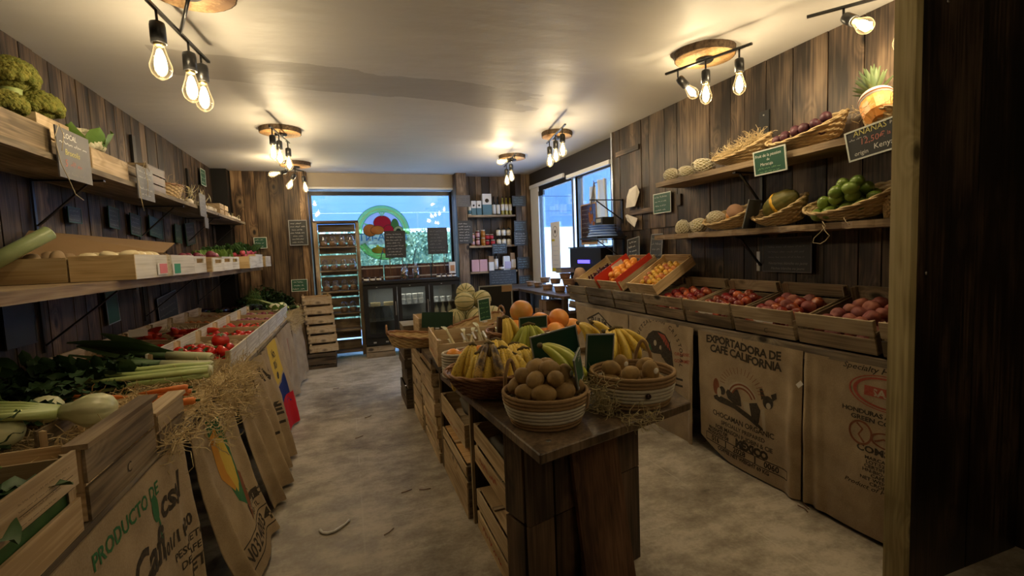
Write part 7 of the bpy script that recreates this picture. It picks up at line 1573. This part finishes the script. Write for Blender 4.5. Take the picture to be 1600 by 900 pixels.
wool('wood_wool', 'greyish tangled wood wool between the two kiwi baskets', 230, lambda rr: (Vector((.915+rr.uniform(-.02, .045), 1.62+rr.uniform(-.06, .14), .81+.10*rr.random()**1.5)), .9), .085, .0013, 31, mat='husk')
wool('wood_wool', 'stray wood wool hanging over the front edge of the worktop', 46, lambda rr: (Vector((.98+rr.uniform(-.05, .09), 1.475+rr.uniform(-.03, .03), .80+.02*rr.random())), .9), .08, .0013, 32, mat='husk')
# big dark wicker basket of bananas
woven('wicker_dark', 'wicker_rim', .255, .215, .108, .108, base=.66, label='dark wicker basket heaped with bananas at the left edge of the worktop', M=tiltM((.64, 2.10, .801), rad(20)), handles=None, n=72, rows=10)
def HN(label, px, y, yaw, n, mat, seed, L=.19, tilt=0, spread=.42, roll=0, r=.024, group='banana hands'):
    p = AY(px[0], px[1], y); return hand('h', mat, n, spread, L, seed, True, label, p_M(p, yaw, tilt, roll), group, True, r)
def p_M(p, yaw, tilt, roll): return Matrix.Translation(p) @ RZ(rad(yaw+180)).to_4x4() @ RY(rad(42-tilt*.75)).to_4x4() @ RX(rad(roll)).to_4x4()
HN('ripe banana hand curving over the left rim of the dark wicker basket', (738, 540), 2.12, -135, 3, 'banana_ripe', 1, .22, -10, .45)
HN('blackened spotted banana hand on top of the dark wicker basket', (764, 538), 2.08, -118, 4, 'banana_spotted', 2, .23, -30, .4)
HN('ripe banana hand hanging over the front rim, left of the kiwi handle', (750, 553), 2.05, -105, 4, 'banana_ripe', 3, .18, -12, .35)
HN('ripe banana hand in the middle of the dark wicker basket', (785, 545), 2.06, -95, 4, 'banana_ripe', 4, .19, -16, .35)
HN('ripe banana hand right of the middle of the dark wicker basket', (818, 546), 2.08, -85, 5, 'banana_ripe', 5, .18, -14, .35)
HN('short ripe banana hand at the right of the dark wicker basket', (846, 549), 2.08, -70, 5, 'banana_ripe', 6, .16, -14, .35)
HN('ripe banana hand at the back of the dark wicker basket', (775, 532), 2.26, -110, 5, 'banana_ripe', 7, .17, -30)
HN('ripe banana hand low at the left of the dark wicker basket', (728, 550), 2.14, -115, 3, 'banana_ripe', 21, .18, -10, .4)
HN('ripe banana hand low between the front bananas', (768, 558), 2.02, -98, 3, 'banana_ripe', 22, .17, -20, .4)
HN('ripe banana hand low beside the kiwi handle', (802, 555), 2.04, -90, 3, 'banana_ripe', 23, .17, -20, .4)
HN('yellow banana hand lying behind the spotted one', (803, 538), 2.26, -80, 5, 'banana_ripe', 8, .17, -35)
HN('upright yellow-green banana hand left of the green bananas', (790, 497), 2.42, -60, 4, 'banana', 9, .21, 4, .3)
HN('green banana hand under the small dark green sign', (826, 508), 2.36, -95, 6, 'banana_green', 10, .18, 6, .45)
HN('yellow-green banana hand in front of the large tilted sign', (846, 540), 1.83, -25, 4, 'banana_green', 11, .20, -52, .35)
HN('second yellow-green banana hand below the large tilted sign', (876, 553), 1.84, -70, 4, 'banana_green', 12, .18, -14, .5)
HN('yellow banana hand behind the large tilted sign, right side', (905, 505), 2.45, -40, 5, 'banana', 13, .18, -34, .4)
HN('yellow banana hand between the two dark signs, lying flat', (925, 503), 2.35, -20, 5, 'banana', 14, .20, -40, .4)
HN('large yellow banana hand standing behind the right kiwi basket', (962, 514), 2.12, -75, 8, 'banana', 15, .21, -10, .42)
HN('yellow banana hand lying at the far right of the banana group', (945, 518), 2.22, -35, 4, 'banana', 16, .20, -34, .4)
one('banana_crate', 'crate', 'hidden wooden crate propping up the bananas behind the right kiwi basket', MB('crate_old').bx(1.02, 1.38, 2.02, 2.44, .802, .845), [('slat', MB('crate_old').bx(1.02, 1.38, 2.02, 2.035, .85, .88)), ('slat', MB('crate_old').bx(1.02, 1.38, 2.425, 2.44, .85, .88))])
one('banana_crate', 'crate', 'wooden crate under the green bananas', MB('crate_old').bx(.62, .98, 2.33, 2.54, .802, .87), [('slat', MB('crate_old').bx(.62, .98, 2.33, 2.34, .875, .895))])
# signs of the island
def isign(label, q, y, face, frame, yaw, lines=(), pitch=0, roll=None, seed=1, name='price_sign', fw=.006, foot=True):
    P = [AY(u, v, y) for u, v in q]; w = max((P[0]-P[1]).length, (P[2]-P[3]).length)/max(.35, cos(rad(yaw))) ; h = ((P[0]-P[3]).length+(P[1]-P[2]).length)/2; c = (P[2]+P[3])/2
    rl = atan2(P[1].z-P[0].z, abs(P[1].x-P[0].x)) if roll is None else roll
    L = lines if not callable(lines) else lines(w, h); bm_, ps = board(w, h, face, frame, L, fw, .005, seed=seed)
    if foot: ps = ps+[('foot', MB('white_plastic').box((0, .012, -.006), (.03, .03, .012)))]
    return one(name, 'price sign', label, bm_, ps, M=Matrix.Translation(c) @ RZ(rad(yaw)).to_4x4() @ RY(-rl).to_4x4() @ RX(rad(pitch)).to_4x4())
isign('large blank dark green sign tilted over the bananas', ((821, 526), (895, 512), (904, 553), (838, 566)), 2.0, 'green_dark', 'frame_silver', 0, roll=rad(9))
isign('blank dark green sign standing right of the tilted one', ((905, 522), (948, 524), (957, 584), (914, 580)), 1.88, 'green_dark', 'frame_silver', 0, roll=rad(-4))
isign('small green sign turned sideways at the kiwi basket, 3,50', ((910, 542), (926, 556), (915, 608), (899, 588)), 1.60, 'green_board', 'frame_silver', 52, lambda w, h: [('3,50', w*.0, h*.72, .03, 'chalk', .003)], roll=rad(14), pitch=-4)
isign('small blank dark green sign between the citrus and the green bananas', ((811, 494), (854, 494), (855, 514), (811, 514)), 2.52, 'green_dark', 'frame_silver', 0, roll=rad(0))
isign('green chalk sign standing by the melons', ((749, 469), (769, 463), (768, 500), (749, 502)), 3.40, 'green_board', 'frame_white', 20, lambda w, h: auto_lines(w, h, 4, ('chalk_green',), .4, 5), roll=rad(4))
isign('dark sign seen at a slant left of the pomelo', ((775, 493), (793, 497), (790, 530), (777, 515)), 2.95, 'slate', 'frame_silver', 35, roll=rad(-8))
isign('blank dark green sign at the far left of the island', ((662, 486), (708, 489), (707, 507), (659, 516)), 3.62, 'green_dark', 'green_dark', 0, roll=rad(-4))
P0, P1 = AY(747, 447, 4.32), AY(802, 487, 4.32)
bm_, ps = board(P1.x-P0.x, P0.z-.802, 'black_paint', 'frame_silver', [], .012); ps.append(('note', MB('kraft').bx(.06, .165, -.008, -.006, (P0.z-.802)-.07, (P0.z-.802)-.012)))
one('chalkboard', 'chalkboard', 'black framed chalkboard with a beige note standing behind the pomelos', bm_, ps, ((P0.x+P1.x)/2, 4.32, .802), (0, 0, rad(3)))
# garlic crate with red print
k = crate_kind('garlic_crate', .50, .55, .155, .13, ('crate_pale', 'crate_pale'), 'plate', 1, 1, post=.03, marks=('TotalFood', 'stamp_red'))
k('pale crate with red lettering holding garlic stalks on the island', M=tiltM((.735, 2.95, .801), rad(-4))); kk = MB('stamp_red'); put2d(kk, txt('C', .10, .006), lambda x, y: Vector((.53+x, 2.652, .825+y))); one('crate_letter', 'label', 'big red letter printed on the front of the garlic crate', kk)
st = K('garlic_stalk', 'garlic', MB('husk').lathe([(0, 0), (.016, .006), (.018, .02), (.010, .05), (.008, .20), (.006, .26)], 10), [('leaf_tip', (lambda m_: m_)(MB('stalk_white').leaf((0, 0, .24), (.1, 0, 1), (0, 1, 0), .12, .03)))])
for i in range(14): lay(st, 'pale green garlic stalk in the red-lettered crate', (.56+.03*i, 2.78+.04*(i % 3), .845+.012*(i % 2)), (.60+.03*i+rr.uniform(-.08, .08), 3.1, .90+rr.uniform(-.02, .07)), 1.0, 'garlic stalks')
for i in range(3): one('jar_clip', 'clip', 'shiny metal clip on the garlic stalks, %s' % ('left', 'middle', 'right')[i], MB('steel').box((0, 0, 0), (.012, .09, .004), RX(rad(20))), [('hinge', MB('steel').ball((0, .045, .006), .006, 6, 5))], (.66+.07*i, 2.86, .935))
# white oval rope basket of oranges behind the bananas
wb_ = MB('rope_white')
for j in range(9): wb_.tube([(.16*cos(2*pi*i/50), .095*sin(2*pi*i/50), .008+.0145*j) for i in range(51)], .0085, 6, cap=False)
one('rope_basket', 'basket', 'oval white rope basket of oranges at the left edge behind the bananas', wb_, [('base', MB('rope_white').lathe([(0, .003), (.155, .003), (.155, .010), (0, .010)], 30, sy=.6))], (.605, 2.465, .802), (0, 0, rad(12)), s=.98)
for i, (dx, dy, dz) in enumerate(((-.095, -.01, .11), (-.02, 0, .10), (.055, .01, .105), (.11, .015, .09))): ORANGE('orange in the oval white rope basket', (.605+dx, 2.465+dy*1.5, .802+dz), (.5*i, .3, 0), 1.0, 'oranges in the white basket')
# wicker trays of the far left
woven('wicker', 'wicker_rim', .23, .15, .05, .10, base=.8, label='shallow wicker tray jutting over the aisle at the far left of the island', M=tiltM((.47, 3.42, .803), rad(170), rad(0)), n=64, rows=6, handles=(0.1,), cat='basket')
woven('wicker', 'wicker_rim', .30, .17, .06, .16, base=.8, label='long slanting wicker tray behind the garlic crate', M=tiltM((.88, 3.50, .803), rad(25)), n=64, rows=6, handles=(-.1,), cat='basket')
crate_at('pale crate standing behind the blank sign at the far left of the island', .50, .78, 3.66, 3.98, .801, .16, ('crate_pale', 'crate_pale'), 'plate', 1, 1)
one('grey_box', 'box', 'grey box at the far left end of the island top', MB('grey_wood').bx(.42, .78, 4.0, 4.30, .802, .86), [('lid', MB('paper_grey').bx(.415, .785, 3.995, 4.305, .861, .868))])
# melons
for i, (x, y, z) in enumerate(((.86, 4.0, .89), (1.04, 3.98, .89), (1.21, 4.03, .89), (.95, 4.16, .89), (.95, 4.0, 1.035), (1.12, 4.05, 1.035), (1.00, 4.15, 1.10), (1.13, 4.19, .89))):
    MELON('pale ribbed melon in the pile on the island', (x, y, z), (.4+.3*i, .3*i, i*1.1), 1.1, 'pile of melons')
# citrus
woven('wicker_dark', 'wicker_rim', .27, .22, .13, .13, base=.7, label='dark wicker basket of grapefruit and pomelos on the island', M=tiltM((1.10, 2.93, .803), rad(10)), n=64, rows=8)
POMELO('large yellow-orange pomelo with a dark scar, topmost at the left', (AY(815, 493, 2.86).x, 2.86, 1.06), (.3, .2, 0), 1.02)
for i, (u, v, y) in enumerate(((845, 503, 2.92), (873, 498, 2.84), (807, 517, 2.80), (841, 520, 2.80), (868, 520, 2.76), (893, 512, 2.95))):
    p = AY(u, v, y); GRAPEFRUIT('orange grapefruit in the dark wicker basket, %s' % ('upper middle', 'upper right', 'lower left', 'lower middle', 'lower right', 'far right')[i], p, (.5*i, .4, 0), 1.0, 'grapefruits')
for i in range(5): GRAPEFRUIT('grapefruit at the bottom of the dark wicker basket', (1.10+.12*cos(i*1.257), 2.93+.10*sin(i*1.257), .892), (i, .4, 0), .98, 'bottom grapefruits')
# white spill mark built as a thin tube, and floor twigs
sc2 = MB('white_paint'); pts = [AZ(u, v, .008) for u, v in ((500, 828), (504, 832), (512, 833), (522, 830), (532, 824), (540, 818), (546, 812))]
sc2.tube(pts, [.009, .006, .008, .006, .008, .005, .006], 6); one('white_spill', 'spill', 'ragged white scrap mark on the concrete floor in the left aisle', sc2)
for i, (u, v, a) in enumerate(((570, 653, .3), (555, 685, .2), (520, 608, .1), (655, 765, -.5), (627, 770, 0), (600, 836, .4), (1262, 800, 1.1), (1100, 690, .2))):
    p = AZ(u, v, .004); one('twig', 'twig', 'small dark twig lying on the concrete floor, %s' % ('mid aisle upper', 'mid aisle lower', 'far aisle', 'beside the crates', 'left of the crates twig', 'near aisle', 'by the nearest sack', 'by the mountain sack')[i], MB('wicker_dark').tube([p, p+Vector((.03*cos(a), .03*sin(a), .002)), p+Vector((.07*cos(a+.3), .07*sin(a+.3), 0))], .0028, 5), group='twigs on the floor')
